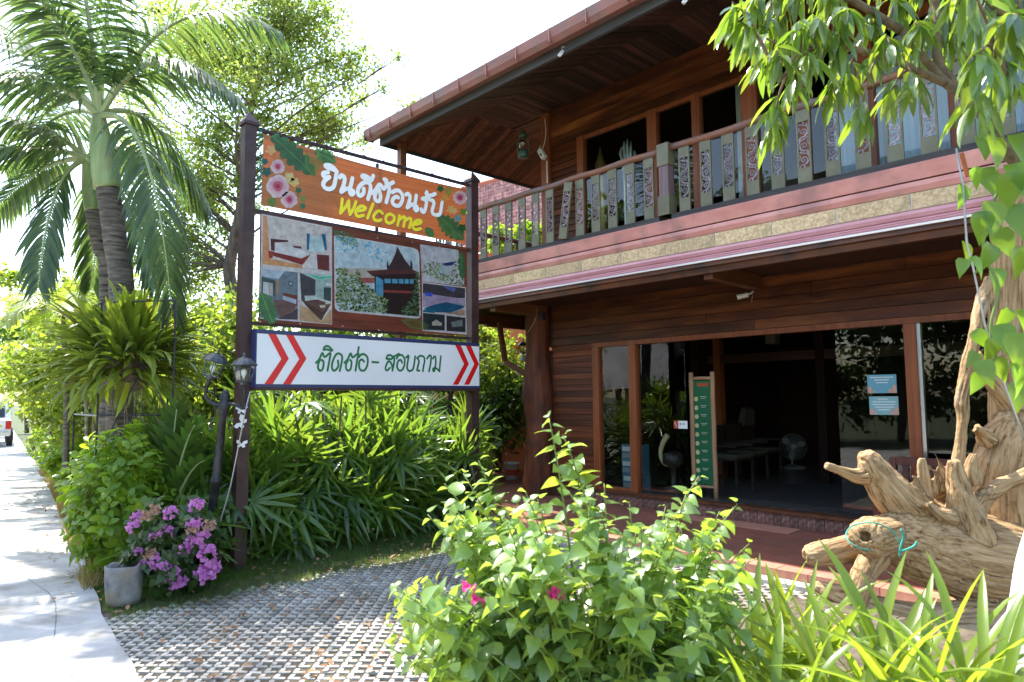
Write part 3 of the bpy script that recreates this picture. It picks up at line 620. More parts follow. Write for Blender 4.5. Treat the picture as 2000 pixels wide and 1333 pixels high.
box('upper_partition', -4.75, -4.65, YW+.5, 11.9, 3.81, 6.41, M['plaster'], house)
box('upper_room_floor', XL+.14, XR-.11, YW+.02, 11.98, 3.75, 3.806, M['dark_wood'], house)
cu = MB()
for k in range(60):
    x0 = -3.3+k*.055; ya = YW+.22+.025*math.sin(k*2.1); yb = YW+.22+.025*math.sin((k+1)*2.1)
    cu.add([(x0, ya, 3.85), (x0+.055, yb, 3.85), (x0+.055, yb, 5.9), (x0, ya, 5.9)], [(0, 1, 2, 3)])
cu.build('sky_reflection_sheet', M['sky_reflection_sheet'], house, smooth=True)  # pale blue folds behind the panes, coloured to stand in for reflected sky
# soffit: flat inner band, drooping outer band, mitred at the hip
XE, YE, ZE, XK, YK, ZK = -10.05, 6.36, 6.15, -8.95, 7.51, 6.62
sof = MB().hexa([(XE, YE, ZE+.05), (XR, YE, ZE+.05), (XR, YK, ZK+.05), (XK, YK, ZK+.05), (XE, YE, ZE+.09), (XR, YE, ZE+.09), (XR, YK, ZK+.09), (XK, YK, ZK+.09)]).hexa(
    [(XE, YE, ZE+.05), (XK, YK, ZK+.05), (XK, 13, ZK+.05), (XE, 13, ZE+.05), (XE, YE, ZE+.09), (XK, YK, ZK+.09), (XK, 13, ZK+.09), (XE, 13, ZE+.09)]).box(
    XK, XR, YK, YW+.1, ZK+.05, ZK+.09).box(XK, XL+.1, YW+.101, 13, ZK+.05, ZK+.09).build('soffit', M['dark_wood'], house)
def sof_board(seq, w, axis, mat):
    """seq: (u,z) points across; board runs along 'axis' bend; w: (lo,hi) across"""
    b = MB(); lo, hi = w; T = .016; vs = []
    for u0, u1, z0, z1 in seq:     # per end point: position at lo side, at hi side
        pass
    return b
k = 0; x = XE+.02; dz = U(0, 1)
while x < XR-.1:
    w = .108; a, b_ = x+.003, x+w-.003; xm = (a+b_)/2; d = U(-.004, .004)
    def ylim(q): return min(YK, YE+(q-XE)*(YK-YE)/(XK-XE))
    zf = lambda y: ZE+(min(y, YK)-YE)*(ZK-ZE)/(YK-YE)
    ya, yb = ylim(a), ylim(b_)
    m = MB(); t = .03+d
    m.hexa([(a, YE, ZE+t), (b_, YE, ZE+t), (b_, yb, zf(yb)+t), (a, ya, zf(ya)+t), (a, YE, ZE+.05), (b_, YE, ZE+.05), (b_, yb, zf(yb)+.05), (a, ya, zf(ya)+.05)])
    if a >= XK: m.hexa([(a, YK, ZK+t), (b_, YK, ZK+t), (b_, YW-.04, ZK+t), (a, YW-.04, ZK+t), (a, YK, ZK+.05), (b_, YK, ZK+.05), (b_, YW-.04, ZK+.05), (a, YW-.04, ZK+.05)])
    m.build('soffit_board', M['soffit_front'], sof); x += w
y = YE+.02
while y < 12.9:
    w = .108; a, b_ = y+.003, y+w-.003; d = U(-.004, .004); t = .03+d
    xl = lambda q: min(XK, XE+(q-YE)*(XK-XE)/(YK-YE)); zf2 = lambda q: ZE+(q-XE)*(ZK-ZE)/(XK-XE)
    xa, xb = xl(a), xl(b_); m = MB()
    m.hexa([(XE, a, ZE+t), (xa, a, zf2(xa)+t), (xb, b_, zf2(xb)+t), (XE, b_, ZE+t), (XE, a, ZE+.05), (xa, a, zf2(xa)+.05), (xb, b_, zf2(xb)+.05), (XE, b_, ZE+.05)])
    if a > YW-.04: m.hexa([(XK, a, ZK+t), (XL, a, ZK+t), (XL, b_, ZK+t), (XK, b_, ZK+t), (XK, a, ZK+.05), (XL, a, ZK+.05), (XL, b_, ZK+.05), (XK, b_, ZK+.05)])
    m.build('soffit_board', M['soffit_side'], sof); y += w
box('side_wall', XL+.0, XL+.05, YW+.101, 12.9, 3.8, 6.66, M['wall_wood_up'], house)
box('lower_side_wall', XL+.0, XL+.05, 8.5, 14.2, .1, 3.27, M['wall_wood'], house)
# eave boards, gutter, roof
box('eave_board', XE-.02, XR, YE-.05, YE-.002, ZE-.02, ZE+.20, M['eave_board'], house)
box('eave_board', XE-.06, XE-.021, YE-.05, 13, ZE-.02, ZE+.15, M['eave_board'], house)
gp = [(6.31, 6.26), (6.18, 6.235), (6.135, 6.30), (6.115, 6.42), (6.125, 6.425), (6.15, 6.305), (6.19, 6.25), (6.30, 6.275)]
gut = MB().prism_x(gp, XE-.27, XR).build('gutter', M['gutter'], house)
xx = XE-.1
while xx < XR: MB().box(xx, xx+.014, 6.1115, 6.20, 6.240, 6.427).build('gutter_strap', M['gutter'], gut); xx += .62
MB().box(XE-.275, XE-.255, 6.12, 6.31, 6.24, 6.42).build('gutter_cap', M['eave_board'], gut)
rf = MB(); rf.add([(XE-.2, 6.2, 6.40), (XR, 6.2, 6.40), (XR, 10.5, 8.6), (-7.8, 10.5, 8.6)], [(0, 1, 2, 3)]); rf.add([(XE-.2, 6.2, 6.40), (-7.8, 10.5, 8.6), (-7.8, 14, 8.6), (XE-.2, 14, 6.40)], [(0, 1, 2, 3)]); rf.add([(-7.8, 10.5, 8.6), (XR, 10.5, 8.6), (XR, 15, 6.6), (-7.8, 15, 6.6)], [(0, 1, 2, 3)])
rf.build('roof', M['roof_tile'], house)
box('roof_post', -10.0, -9.88, 6.60, 6.72, 0, 6.20, M['beam_wood'], house)

# ------------------------------------------------------------------ the sign
XS = -7.193
def S(px, py, off=0.0):
    p = on_x(px, py, XS); return Vector((XS+off, p.y, p.z))
stand = thing('sign_stand', 'brown steel sign frame with two pointed square posts', 'sign frame', (XS, 4.4, 0))
for y, zt in ((2.85, 4.66), (5.985, 4.70)):
    w = .062
    po = MB().box(XS-w, XS+w, y-w, y+w, -.05, zt).build('post', M['sign_steel'], stand)
    cp = MB().box(XS-w-.018, XS+w+.018, y-w-.018, y+w+.018, zt, zt+.035); q = zt+.035
    cp.add([(XS-w-.018, y-w-.018, q), (XS+w+.018, y-w-.018, q), (XS+w+.018, y+w+.018, q), (XS-w-.018, y+w+.018, q), (XS, y, q+.13)], [(0, 1, 4), (1, 2, 4), (2, 3, 4), (3, 0, 4)])
    cp.build('post_cap', M['sign_steel'], po)
def rail(z, h=.035, name='rail', x=XS-.01): return MB().box(x-.018, x+.018, 2.915, 5.92, z-h/2, z+h/2).build(name, M['sign_steel'], stand)
rail(4.655); rail(3.74, .05); rail(2.52); rail(1.83, .05)
MB().box(XS-.045, XS-.02, 4.46, 4.495, 3.77, 4.63).build('upright_rod', M['sign_steel'], stand)
MB().box(XS-.045, XS-.02, 4.46, 4.495, 2.54, 3.71).build('upright_rod', M['sign_steel'], stand)
w = MB(); rr = random.Random(3)
for k in range(34):
    y0 = 2.95+k*.086; w.tube([(XS+.01, y0, 4.66+.012*math.sin(k)), (XS+.02, y0+.03, 4.675-.02*(k % 3)), (XS-.012, y0+.09, 4.64)], .006, 5)
w.build('light_cord', M['black_metal'], stand)
w = MB()
for k in range(28):
    z0 = 3.75+k*.033; w.tube([(XS+.01+.02*rr.random(), 2.93+.05*rr.random(), z0), (XS+.03, 2.97+.03*rr.random(), z0+.02), (XS, 2.93+.04*rr.random(), z0+.045)], .004, 4)
w.build('string_light_cord', M['string'], stand)
# butterflies on the near post
bf = MB()
for py, s, rz in ((801, .062, .1), (826, .075, 1.1), (868, .058, -.1)):
    c = on_x(471, py, XS+.066)
    for sg in (-1, 1):
        wing = [(0, 0), (.35, .55), (.95, .75), (1.0, .25), (.55, .02), (.75, -.45), (.3, -.6), (0, -.25)]
        pts = []
        for a, b in wing:
            u, v = sg*a*s, b*s; pts.append(Vector((XS+.066+.25*abs(u), c.y+u*math.cos(rz)-v*math.sin(rz), c.z+u*math.sin(rz)+v*math.cos(rz))))
        b_ = MB().poly(pts if sg > 0 else pts[::-1]); b_.add([p+Vector((.0015, 0, 0)) for p in pts], [tuple(range(8))]); b_.build('butterfly_wing', M['white_paint'], stand)

# printing: flat shapes on the sign planes, each sheet a fraction of a millimetre above the last
def flat_stroke(b, pts, w, off, close=False, n=5):
    """a rounded stroke of constant width through pixel points of the photograph, laid on the sign plane"""
    P = [S(*p) for p in pts]; L2 = smooth_line([(p.y, p.z) for p in P], n)
    X = XS+off; k = len(L2); vs = []; 
    for i, (y, z) in enumerate(L2):
        a = L2[max(i-1, 0)]; c = L2[min(i+1, k-1)]; d = np.array([c[0]-a[0], c[1]-a[1]]); d /= (np.linalg.norm(d)+1e-9); nn = np.array([-d[1], d[0]])*w/2
        xo = X+.0005*i/k; vs += [(xo, y+nn[0], z+nn[1]), (xo, y-nn[0], z-nn[1])]
    b.add(vs, [(2*i, 2*i+1, 2*i+3, 2*i+2) for i in range(k-1)])
    for ci, (y, z) in enumerate((L2[0], L2[-1])):
        b.add([(X+.0006+.00012*ci, y+w/2*math.cos(t*math.pi/5), z+w/2*math.sin(t*math.pi/5)) for t in range(10)], [tuple(range(10))])
def strokes(lst, ox, oy, sc, w, off, dy=0, dx=0):
    b = MB()
    for i, q in enumerate(lst): flat_stroke(b, [(ox+(x+dx)/sc, oy+(y+dy)/sc) for x, y in q], w, off+.0009*(i % 3))
    return b
THAI = [[(270,200),(215,212),(203,240),(235,275),(290,268)], [(290,268),(225,320),(205,380),(240,425),(300,435),(350,400),(375,310),(390,212)],
 [(395,195),(350,140),(290,105),(235,108),(262,138),(345,165),(395,195)], [(435,275),(468,245),(503,278),(495,360),(470,430),(455,475)],
 [(455,475),(520,432),(580,440),(628,470),(615,505),(585,505),(575,450),(595,360),(612,285)], [(770,430),(765,490),(720,530),(688,500),(690,440),(725,380),(780,345),(840,352),(865,410),(850,500),(828,575)],
 [(872,318),(800,300),(745,258),(790,250),(850,285),(875,315)], [(902,250),(885,300)], [(885,492),(930,455),(985,375),(1022,402),(1045,432),(1078,402),(1112,395),(1125,435),(1110,520),(1082,620)],
 [(985,440),(1005,540),(985,600),(935,590),(925,530),(950,455)], [(1055,300),(1088,312),(1080,355),(1130,365),(1180,340)],
 [(1250,555),(1225,540),(1180,570),(1168,620),(1200,660),(1260,665),(1300,610),(1310,530),(1270,465),(1215,455),(1165,480)],
 [(1358,512),(1390,500),(1415,540),(1400,620),(1375,692)], [(1375,692),(1440,650),(1500,670),(1522,710),(1495,735),(1475,690),(1490,600),(1502,525)],
 [(1585,572),(1625,562),(1690,580)], [(1605,575),(1642,605),(1635,680),(1612,750),(1582,748),(1572,715)], [(1650,478),(1640,505),(1670,525),(1720,520),(1765,500)],
 [(1705,590),(1738,600),(1745,650),(1722,740),(1742,785),(1800,795),(1835,770),(1848,700),(1862,620)]]
WELC = [[(472,575),(458,690),(445,770)], [(445,770),(520,680),(562,600)], [(562,600),(562,700),(578,790)], [(578,790),(630,700),(662,612)], [(660,742),(770,725),(792,692),(740,672),(680,712),(657,770),(690,815),(765,800)], [(900,640),(860,740),(820,840)],
 [(1030,772),(1000,742),(950,752),(908,810),(920,860),(970,876),(1010,862)], [(1140,780),(1085,810),(1080,880),(1125,910),(1180,885),(1195,820),(1140,780)], [(1268,805),(1240,940)], [(1255,868),(1320,822),(1345,842),(1325,955)], [(1338,880),(1400,842),(1430,862),(1405,972)],
 [(1450,932),(1550,912),(1570,882),(1520,870),(1465,910),(1450,960),(1490,1000),(1562,985)]]
GREEN = [[(120,350),(160,310),(185,260),(210,215),(240,270),(300,225),(322,222),(310,300),(280,460)], [(200,310),(225,340),(215,430),(180,460),(150,430),(150,370),(175,310)], [(225,170),(240,130),(290,120),(348,178)], [(225,168),(280,165),(328,185)],
 [(425,320),(430,400),(380,460),(345,430),(350,340),(400,235),(450,225),(485,270),(470,380),(450,465)], [(515,350),(555,310),(580,260),(605,220),(630,275),(690,230),(712,227),(695,300),(670,460)], [(595,310),(615,340),(605,430),(570,460),(540,430),(540,370),(565,315)],
 [(716,132),(705,200)], [(790,335),(760,305),(725,330),(720,400),(745,455),(800,450),(835,380),(840,290),(800,235),(750,235),(715,272)], [(905,340),(990,345)],
 [(1100,292),(1120,250),(1160,245),(1200,265),(1275,225)], [(1100,292),(1160,300),(1205,278),(1210,330),(1185,460)], [(1190,445),(1170,360),(1130,332),(1098,390),(1090,440),(1115,455),(1150,420)],
 [(1320,350),(1300,310),(1265,330),(1250,400),(1275,455),(1320,450),(1350,390),(1355,300),(1320,245),(1270,250),(1245,292)], [(1378,278),(1410,250),(1400,330),(1390,420),(1420,465),(1470,440),(1490,350),(1502,260)],
 [(1528,288),(1570,255),(1620,265),(1635,320),(1620,400),(1610,470)], [(1545,300),(1555,340),(1535,420),(1530,455),(1562,460)], [(1668,292),(1700,250),(1725,265),(1715,370),(1695,470)],
 [(1750,292),(1775,260),(1790,292),(1785,400),(1750,440),(1765,470),(1792,425),(1842,468)], [(1862,260),(1850,360),(1842,470)]]
def banner_sheet(name, corners, m, label, cat, sag=0.0, nx=26, nz=8):
    """a hung sheet from four photo corners on the sign plane, slightly wavy and with thickness"""
    tl, tr, br, bl_ = [S(*c) for c in corners]; b = MB(); vs = []
    for i in range(nx+1):
        for j in range(nz+1):
            u, v = i/nx, j/nz; p = tl.lerp(tr, u).lerp(bl_.lerp(br, u), v); s4 = 4*u*(1-u)
            p.z -= sag*s4*(1-v)
            p.x = XS + .026; vs.append(p)
    fr = [(i*(nz+1)+j, i*(nz+1)+j+1, (i+1)*(nz+1)+j+1, (i+1)*(nz+1)+j) for i in range(nx) for j in range(nz)]
    b.add(vs, fr); b.add([p-Vector((.003, 0, 0)) for p in vs], [f[::-1] for f in fr])
    o = b.build(name, m, None, (XS+.026, (tl.y+tr.y)/2, bl_.z)); return tag(o, label, cat)
def printmat(name, c1, c2, freq):
    m, N, L, B = _mat(name); tc = N.new('ShaderNodeTexCoord'); mp = N.new('ShaderNodeMapping'); mp.inputs['Scale'].default_value = freq; L.new(tc.outputs['Object'], mp.inputs[0])
    nz = N.new('ShaderNodeTexNoise'); nz.inputs['Scale'].default_value = 1; nz.inputs['Detail'].default_value = 9; nz.inputs['Roughness'].default_value = .7; L.new(mp.outputs[0], nz.inputs['Vector'])
    cr = N.new('ShaderNodeValToRGB'); cr.color_ramp.elements[0].position = .35; cr.color_ramp.elements[1].position = .65; cr.color_ramp.elements[0].color = (*c1, 1); cr.color_ramp.elements[1].color = (*c2, 1)
    L.new(nz.outputs['Fac'], cr.inputs[0]); L.new(cr.outputs[0], B.inputs['Base Color']); B.inputs['Roughness'].default_value = .45
    tr = N.new('ShaderNodeBsdfTranslucent'); L.new(cr.outputs[0], tr.inputs[0]); mx = N.new('ShaderNodeMixShader'); mx.inputs[0].default_value = .5
    L.new(B.outputs[0], mx.inputs[1]); L.new(tr.outputs[0], mx.inputs[2]); L.new(mx.outputs[0], N['Material Output'].inputs[0]); return m
M['banner_wood'] = printmat('banner_wood_print', (.42, .16, .055), (.56, .25, .10), (1, .8, 42))
M['banner_brown'] = printmat('banner_brown_print', (.12, .035, .02), (.26, .075, .04), (1, 1.2, 14))
_pc = {}
def ink(*c):
    if c not in _pc:
        l = sr(*c); _pc[c] = printmat('print_%02x%02x%02x' % c, tuple(x*.68 for x in l), tuple(min(.85, x*1.2) for x in l), (1, 11, 11))
    return _pc[c]
b1 = banner_sheet('welcome_banner', ((513, 263), (908, 371), (907, 478), (508, 402)), M['banner_wood'], 'orange wood-print welcome banner with flowers tied atop the sign frame', 'banner', .035)
strokes(THAI, 600, 310, 7.143, .052, .0290, 8, 6).build('lettering_shadow', M['ink_shadow'], b1)
strokes(THAI, 600, 310, 7.143, .052, .0315).build('thai_lettering', M['ink_white'], b1)
strokes(WELC, 600, 310, 7.143, .040, .0290, 8, 6).build('lettering_shadow', M['ink_shadow'], b1)
strokes(WELC, 600, 310, 7.143, .040, .0315).build('welcome_lettering', M['ink_yellow'], b1)
def pp(pts, ox, oy, sc, off): return [S(ox+x/sc, oy+y/sc, off) for x, y in pts]
def printed(parent, name, pts, col, ox, oy, sc, off):
    b = MB().poly(pp(pts, ox, oy, sc, off)[::-1]); return b.build(name, ink(*col), parent)
def leaf_print(parent, tip, base, wid, col, vein, ox, oy, sc, off, cuts=6):
    """a monstera-like printed leaf with notches"""
    t = np.array(tip, float); b0 = np.array(base, float); d = t-b0; n = np.array([-d[1], d[0]])/np.linalg.norm(d); pts = []; 
    for sg in (1, -1):
        side = []
        for k in range(cuts*3+1):
            u = k/(cuts*3); w = wid*math.sin(math.pi*min(1, u*.92+.06))**.7*(.62 if k % 3 == 2 else 1); side.append(b0+d*u+n*sg*w)
        pts += side if sg > 0 else side[::-1]
    printed(parent, 'printed_leaf', [tuple(p) for p in pts], col, ox, oy, sc, off)
    q = MB(); flat_stroke(q, [(ox+x/sc, oy+y/sc) for x, y in (base, tuple((t+b0)/2), tip)], .008, off+.0006, n=2); q.build('leaf_vein', ink(*vein), parent)
def fern_print(parent, base, tip, wid, col, ox, oy, sc, off, n=13):
    t = np.array(tip, float); b0 = np.array(base, float); d = t-b0; nn = np.array([-d[1], d[0]])/np.linalg.norm(d); q = MB()
    for k in range(n):
        u = k/n; w = wid*math.sin(math.pi*(u*.85+.12))
        for sg in (1, -1):
            a = b0+d*u; c = a+d*.16+nn*sg*w; m_ = (a+c)/2+d*.05; pts = [tuple(a), tuple(m_+d*.018), tuple(c), tuple(m_-d*.03)]
            q.poly([S(ox+x/sc, oy+y/sc, off+.0001*k+(.00005 if sg > 0 else 0)) for x, y in (pts if sg > 0 else pts[::-1])])
    flat_stroke(q, [(ox+x/sc, oy+y/sc) for x, y in (base, tuple((t+b0)/2), tip)], .006, off+.002, n=2); q.build('printed_fern', ink(*col), parent)
def rose_print(parent, c, r, ox, oy, sc, off):
    cx, cy = c; rng = random.Random(int(cx))
    for rings, col, k, o2 in ((1.0, (238, 214, 218), 11, 0), (.72, (240, 190, 200), 9, .0004), (.46, (214, 110, 135), 7, .0008), (.2, (188, 62, 95), 6, .0012)):
        pts = [(cx+r*rings*(1+.12*rng.uniform(-1, 1))*math.cos(2*math.pi*i/(2*k)), cy+r*rings*(1+.12*rng.uniform(-1, 1)*(i % 2))*math.sin(2*math.pi*i/(2*k))) for i in range(2*k)]
        printed(parent, 'printed_rose_petals', pts, col, ox, oy, sc, off+o2)
A = (440, 200, 4.443)
leaf_print(b1, (770, 640), (400, 300), 95, (70, 118, 78), (120, 165, 100), *A, .0292)
leaf_print(b1, (950, 530), (770, 430), 60, (86, 140, 84), (130, 175, 100), *A, .0293, 4)
fern_print(b1, (690, 440), (760, 640), 55, (120, 165, 84), *A, .0301); fern_print(b1, (800, 430), (790, 600), 40, (135, 172, 92), *A, .0300)
for c, r in (((445, 565), 62), ((445, 735), 100), ((545, 850), 70)): rose_print(b1, c, r, *A, .0304)
for (x, y, r, col) in ((385, 420, 42, (232, 190, 130)), (545, 660, 45, (240, 222, 150)), (590, 700, 38, (240, 215, 140)), (350, 610, 38, (60, 110, 100)), (625, 770, 26, (60, 130, 90)), (660, 905, 24, (70, 140, 100)), (395, 870, 40, (120, 150, 70)), (660, 840, 30, (150, 160, 90)), (335, 520, 26, (40, 110, 110))):
    printed(b1, 'printed_blossom', [(x+r*(1+.2*math.sin(5*t))*math.cos(t), y+r*(1+.2*math.sin(5*t))*math.sin(t)) for t in [i*math.pi/10 for i in range(20)]], col, *A, .0298+.00003*(x % 9))
B = (700, 280, 4.443)
leaf_print(b1, (900, 840), (690, 640), 85, (78, 128, 82), (130, 170, 105), *B, .0292); leaf_print(b1, (640, 820), (575, 740), 40, (86, 146, 84), (130, 175, 100), *B, .0293, 4)
fern_print(b1, (840, 830), (690, 660), 52, (112, 160, 86), *B, .0301)
rose_print(b1, (868, 478), 60, *B, .0304)
for (x, y, r, col) in ((735, 480, 34, (222, 176, 90)), (790, 580, 34, (240, 200, 130)), (820, 590, 26, (236, 210, 150)), (700, 400, 28, (60, 120, 76)), (770, 420, 36, (170, 170, 84)), (850, 655, 30, (110, 180, 190)), (900, 600, 30, (120, 160, 70)), (890, 740, 34, (50, 110, 60))):
    printed(b1, 'printed_blossom', [(x+r*(1+.25*math.sin(5*t))*math.cos(t), y+r*(1+.25*math.sin(5*t))*math.sin(t)) for t in [i*math.pi/10 for i in range(20)]], col, *B, .0298+.00003*(x % 9))

# photo banner
b2 = banner_sheet('photo_banner', ((506, 418), (910, 487), (909, 657), (503, 631)), M['banner_brown'], 'brown banner of guest house photographs in the middle of the sign', 'banner', .0)
C4 = (500, 400, 5.555); C5 = (630, 440, 6.058)
def dabs(parent, poly, cols, n, r, ox, oy, sc, off, seed):
    """printed foliage: many small dabs inside a polygon"""
    rg = random.Random(seed); xs = [p[0] for p in poly]; ys = [p[1] for p in poly]
    def inside(x, y):
        c = False; j = len(poly)-1
        for i in range(len(poly)):
            xi, yi = poly[i]; xj, yj = poly[j]
            if (yi > y) != (yj > y) and x < (xj-xi)*(y-yi)/(yj-yi)+xi: c = not c
            j = i
        return c
    for ci, col in enumerate(cols):
        b = MB(); k = 0
        while k < n:
            x, y = rg.uniform(min(xs), max(xs)), rg.uniform(min(ys), max(ys))
            if not inside(x, y): k += .2; continue
            q = rg.uniform(.5, 1.2)*r; a0 = rg.uniform(0, 6)
            b.poly([S(ox+(x+q*(1+.4*math.sin(3*t+a0))*math.cos(t))/sc, oy+(y+q*.8*math.sin(t))/sc, off+.0002*ci+.0000008*k) for t in [i*math.pi/4 for i in range(8)]][::-1]); k += 1
        b.build('printed_foliage', ink(*col), parent)
def P4(name, pts, col, off): return printed(b2, name, pts, col, *C4, off)
def P5(name, pts, col, off): return printed(b2, name, pts, col, *C5, off)
a = .0288; d = .0004
P4('printed_white_border', [(45, 105), (812, 250), (812, 1305), (30, 1240)], (226, 222, 222), a)
P4('printed_bedroom_wall', [(65, 122), (800, 265), (790, 735), (55, 655)], (214, 206, 200), a+d); P4('printed_bedroom_floor', [(60, 560), (140, 590), (480, 660), (500, 700), (55, 650)], (214, 160, 110), a+2*d)
P4('printed_orange_wall', [(65, 122), (105, 130), (140, 580), (60, 600)], (224, 160, 112), a+3*d)
P4('printed_bed_base', [(160, 510), (480, 590), (580, 545), (490, 660), (170, 560)], (140, 50, 40), a+3*d); P4('printed_bed_sheet', [(185, 420), (395, 455), (580, 545), (470, 585), (180, 520)], (226, 224, 228), a+4*d)
P4('printed_headboard', [(145, 375), (335, 392), (335, 412), (190, 415), (190, 510), (150, 500)], (96, 50, 56), a+5*d); P4('printed_bedside', [(120, 505), (165, 512), (170, 585), (128, 590)], (170, 60, 40), a+5*d)
P4('printed_shelf', [(388, 450), (480, 460), (480, 485), (395, 472)], (110, 60, 70), a+5*d)
P4('printed_window', [(560, 340), (720, 355), (735, 520), (560, 510)], (196, 222, 226), a+3*d); P4('printed_curtain', [(538, 318), (572, 320), (560, 500), (538, 495)], (40, 110, 150), a+4*d); P4('printed_curtain', [(695, 325), (740, 325), (755, 500), (735, 500)], (40, 105, 150), a+4*d)
P4('printed_cabinet', [(645, 545), (780, 555), (780, 725), (655, 705)], (120, 56, 52), a+4*d); P4('printed_white_column', [(580, 540), (645, 545), (655, 705), (560, 690)], (232, 228, 226), a+3*d)
P4('printed_teal_wall', [(50, 700), (440, 740), (440, 1250), (35, 1230)], (120, 136, 146), a+d); P4('printed_pale_ceiling', [(50, 700), (300, 725), (230, 815), (50, 780)], (188, 202, 214), a+2*d); P4('printed_shadow_wall', [(50, 790), (200, 830), (200, 1000), (45, 960)], (70, 96, 90), a+2*d)
P4('printed_bright_door', [(65, 840), (125, 850), (130, 990), (62, 960)], (226, 232, 234), a+3*d); P4('printed_door_frame', [(130, 850), (170, 860), (170, 1000), (132, 985)], (200, 196, 190), a+3*d); P4('printed_corner', [(205, 825), (235, 828), (235, 970), (205, 990)], (190, 140, 116), a+3*d)
P4('printed_picture_frame', [(340, 835), (388, 838), (388, 888), (340, 882)], (60, 80, 90), a+3*d); P4('printed_picture', [(350, 846), (380, 848), (380, 878), (350, 874)], (170, 186, 190), a+4*d)
P4('printed_headboard', [(278, 960), (435, 990), (435, 1110), (280, 1030)], (136, 66, 50), a+3*d); P4('printed_pillow', [(282, 990), (425, 1035), (420, 1085), (275, 1030)], (186, 204, 222), a+4*d)
P4('printed_bedspread', [(180, 1035), (275, 1035), (420, 1100), (400, 1160), (250, 1230), (170, 1090)], (128, 96, 90), a+4*d); P4('printed_dark_floor', [(250, 1230), (440, 1130), (440, 1252), (230, 1245)], (84, 74, 84), a+3*d)
P4('printed_dark_wall', [(462, 742), (632, 815), (632, 1010), (480, 1050)], (78, 76, 82), a+d); P4('printed_mint_wall', [(632, 810), (805, 800), (805, 1060), (632, 1010)], (170, 196, 190), a+d); P4('printed_mint_ceiling', [(470, 745), (805, 768), (805, 812), (632, 818)], (184, 206, 200), a+2*d)
P4('printed_green_band', [(560, 752), (680, 790), (805, 775), (805, 800), (650, 815)], (88, 196, 160), a+3*d); P4('printed_door', [(722, 900), (800, 905), (800, 1055), (722, 1030)], (70, 88, 86), a+3*d); P4('printed_air_conditioner', [(745, 855), (805, 860), (805, 885), (745, 880)], (226, 230, 230), a+3*d)
P4('printed_wood_floor', [(462, 1095), (560, 1130), (700, 1262), (808, 1130), (808, 1300), (460, 1262)], (200, 168, 128), a+d); P4('printed_bed', [(488, 1045), (640, 1030), (800, 1080), (695, 1262), (530, 1100)], (92, 66, 58), a+3*d); P4('printed_bed_top', [(530, 1062), (650, 1040), (800, 1078), (710, 1172)], (120, 84, 74), a+4*d)
P4('printed_pillow', [(512, 992), (630, 990), (665, 1030), (520, 1050)], (206, 222, 214), a+5*d); P4('printed_towel', [(672, 1095), (740, 1092), (735, 1120), (690, 1125)], (222, 222, 190), a+5*d); P4('printed_towel', [(735, 1062), (790, 1068), (780, 1085), (745, 1085)], (222, 222, 190), a+5*d)
leaf_print(b2, (40, 960), (170, 1290), 105, (86, 138, 88), (140, 180, 100), *C4, a+6*d)
# centre: the house with the steep gable
rc = [(120, 140), (150, 118), (1060, 275), (1110, 300), (1128, 340), (1146, 1060), (1135, 1100), (1095, 1110), (170, 1025), (135, 990), (128, 940)]
P5('printed_white_border', rc, (232, 232, 230), a)
inn = [(135, 150), (155, 133), (1055, 288), (1098, 310), (1115, 345), (1130, 1055), (1120, 1085), (1090, 1093), (175, 1008), (150, 980), (143, 935)]
P5('printed_sky', inn, (196, 214, 224), a+d)
dabs(b2, [(140, 140), (560, 210), (800, 380), (700, 440), (400, 330), (140, 320)], [(130, 196, 222), (96, 182, 212), (226, 234, 238), (200, 222, 232)], 110, 17, *C5, a+2*d, 5)
P5('printed_far_wall', [(200, 512), (690, 520), (690, 640), (200, 600)], (196, 186, 170), a+6*d); P5('printed_far_roof', [(410, 625), (640, 630), (640, 690), (430, 690)], (170, 96, 84), a+7*d)
P5('printed_house_body', [(600, 560), (1110, 560), (1128, 1085), (740, 1050), (600, 780)], (48, 28, 28), a+7*d); P5('printed_gable', [(870, 255), (900, 320), (960, 420), (1015, 490), (1050, 520), (1050, 530), (745, 530), (750, 515), (800, 440), (845, 340)], (70, 50, 56), a+8*d)
P5('printed_gable_horn', [(745, 525), (742, 470), (755, 420), (765, 480), (775, 500)], (54, 38, 44), a+9*d); P5('printed_gable_horn', [(1020, 500), (1022, 440), (1028, 405), (1045, 460), (1050, 525)], (54, 38, 44), a+9*d)
P5('printed_roof', [(505, 548), (745, 530), (1050, 530), (1108, 560), (1090, 580), (690, 590), (560, 600)], (96, 52, 50), a+9*d); P5('printed_eave_shadow', [(560, 600), (690, 590), (1090, 580), (1060, 640), (700, 650)], (50, 30, 32), a+10*d)
P5('printed_windows', [(715, 640), (1060, 645), (1060, 700), (715, 690)], (96, 170, 200), a+11*d)
for x in (790, 870, 940, 1000): P5('printed_mullion', [(x, 638), (x+14, 638), (x+14, 702), (x, 700)], (50, 44, 54), a+12*d)
P5('printed_balcony', [(700, 770), (1040, 785), (1040, 815), (700, 800)], (150, 70, 60), a+12*d); P5('printed_blue_sheet', [(612, 610), (700, 655), (700, 850), (612, 840)], (90, 170, 206), a+12*d)
dabs(b2, [(145, 520), (240, 510), (350, 600), (400, 520), (450, 660), (560, 760), (700, 850), (760, 900), (740, 1045), (180, 1000), (148, 930)], [(34, 50, 32), (54, 78, 46), (84, 108, 64), (122, 144, 92), (160, 176, 124)], 210, 13, *C5, a+13*d, 8)
dabs(b2, [(1085, 560), (1128, 560), (1128, 1080), (890, 1060), (900, 1010), (1010, 900), (1060, 760)], [(36, 58, 40), (60, 92, 58), (110, 138, 94)], 120, 11, *C5, a+17*d, 9)
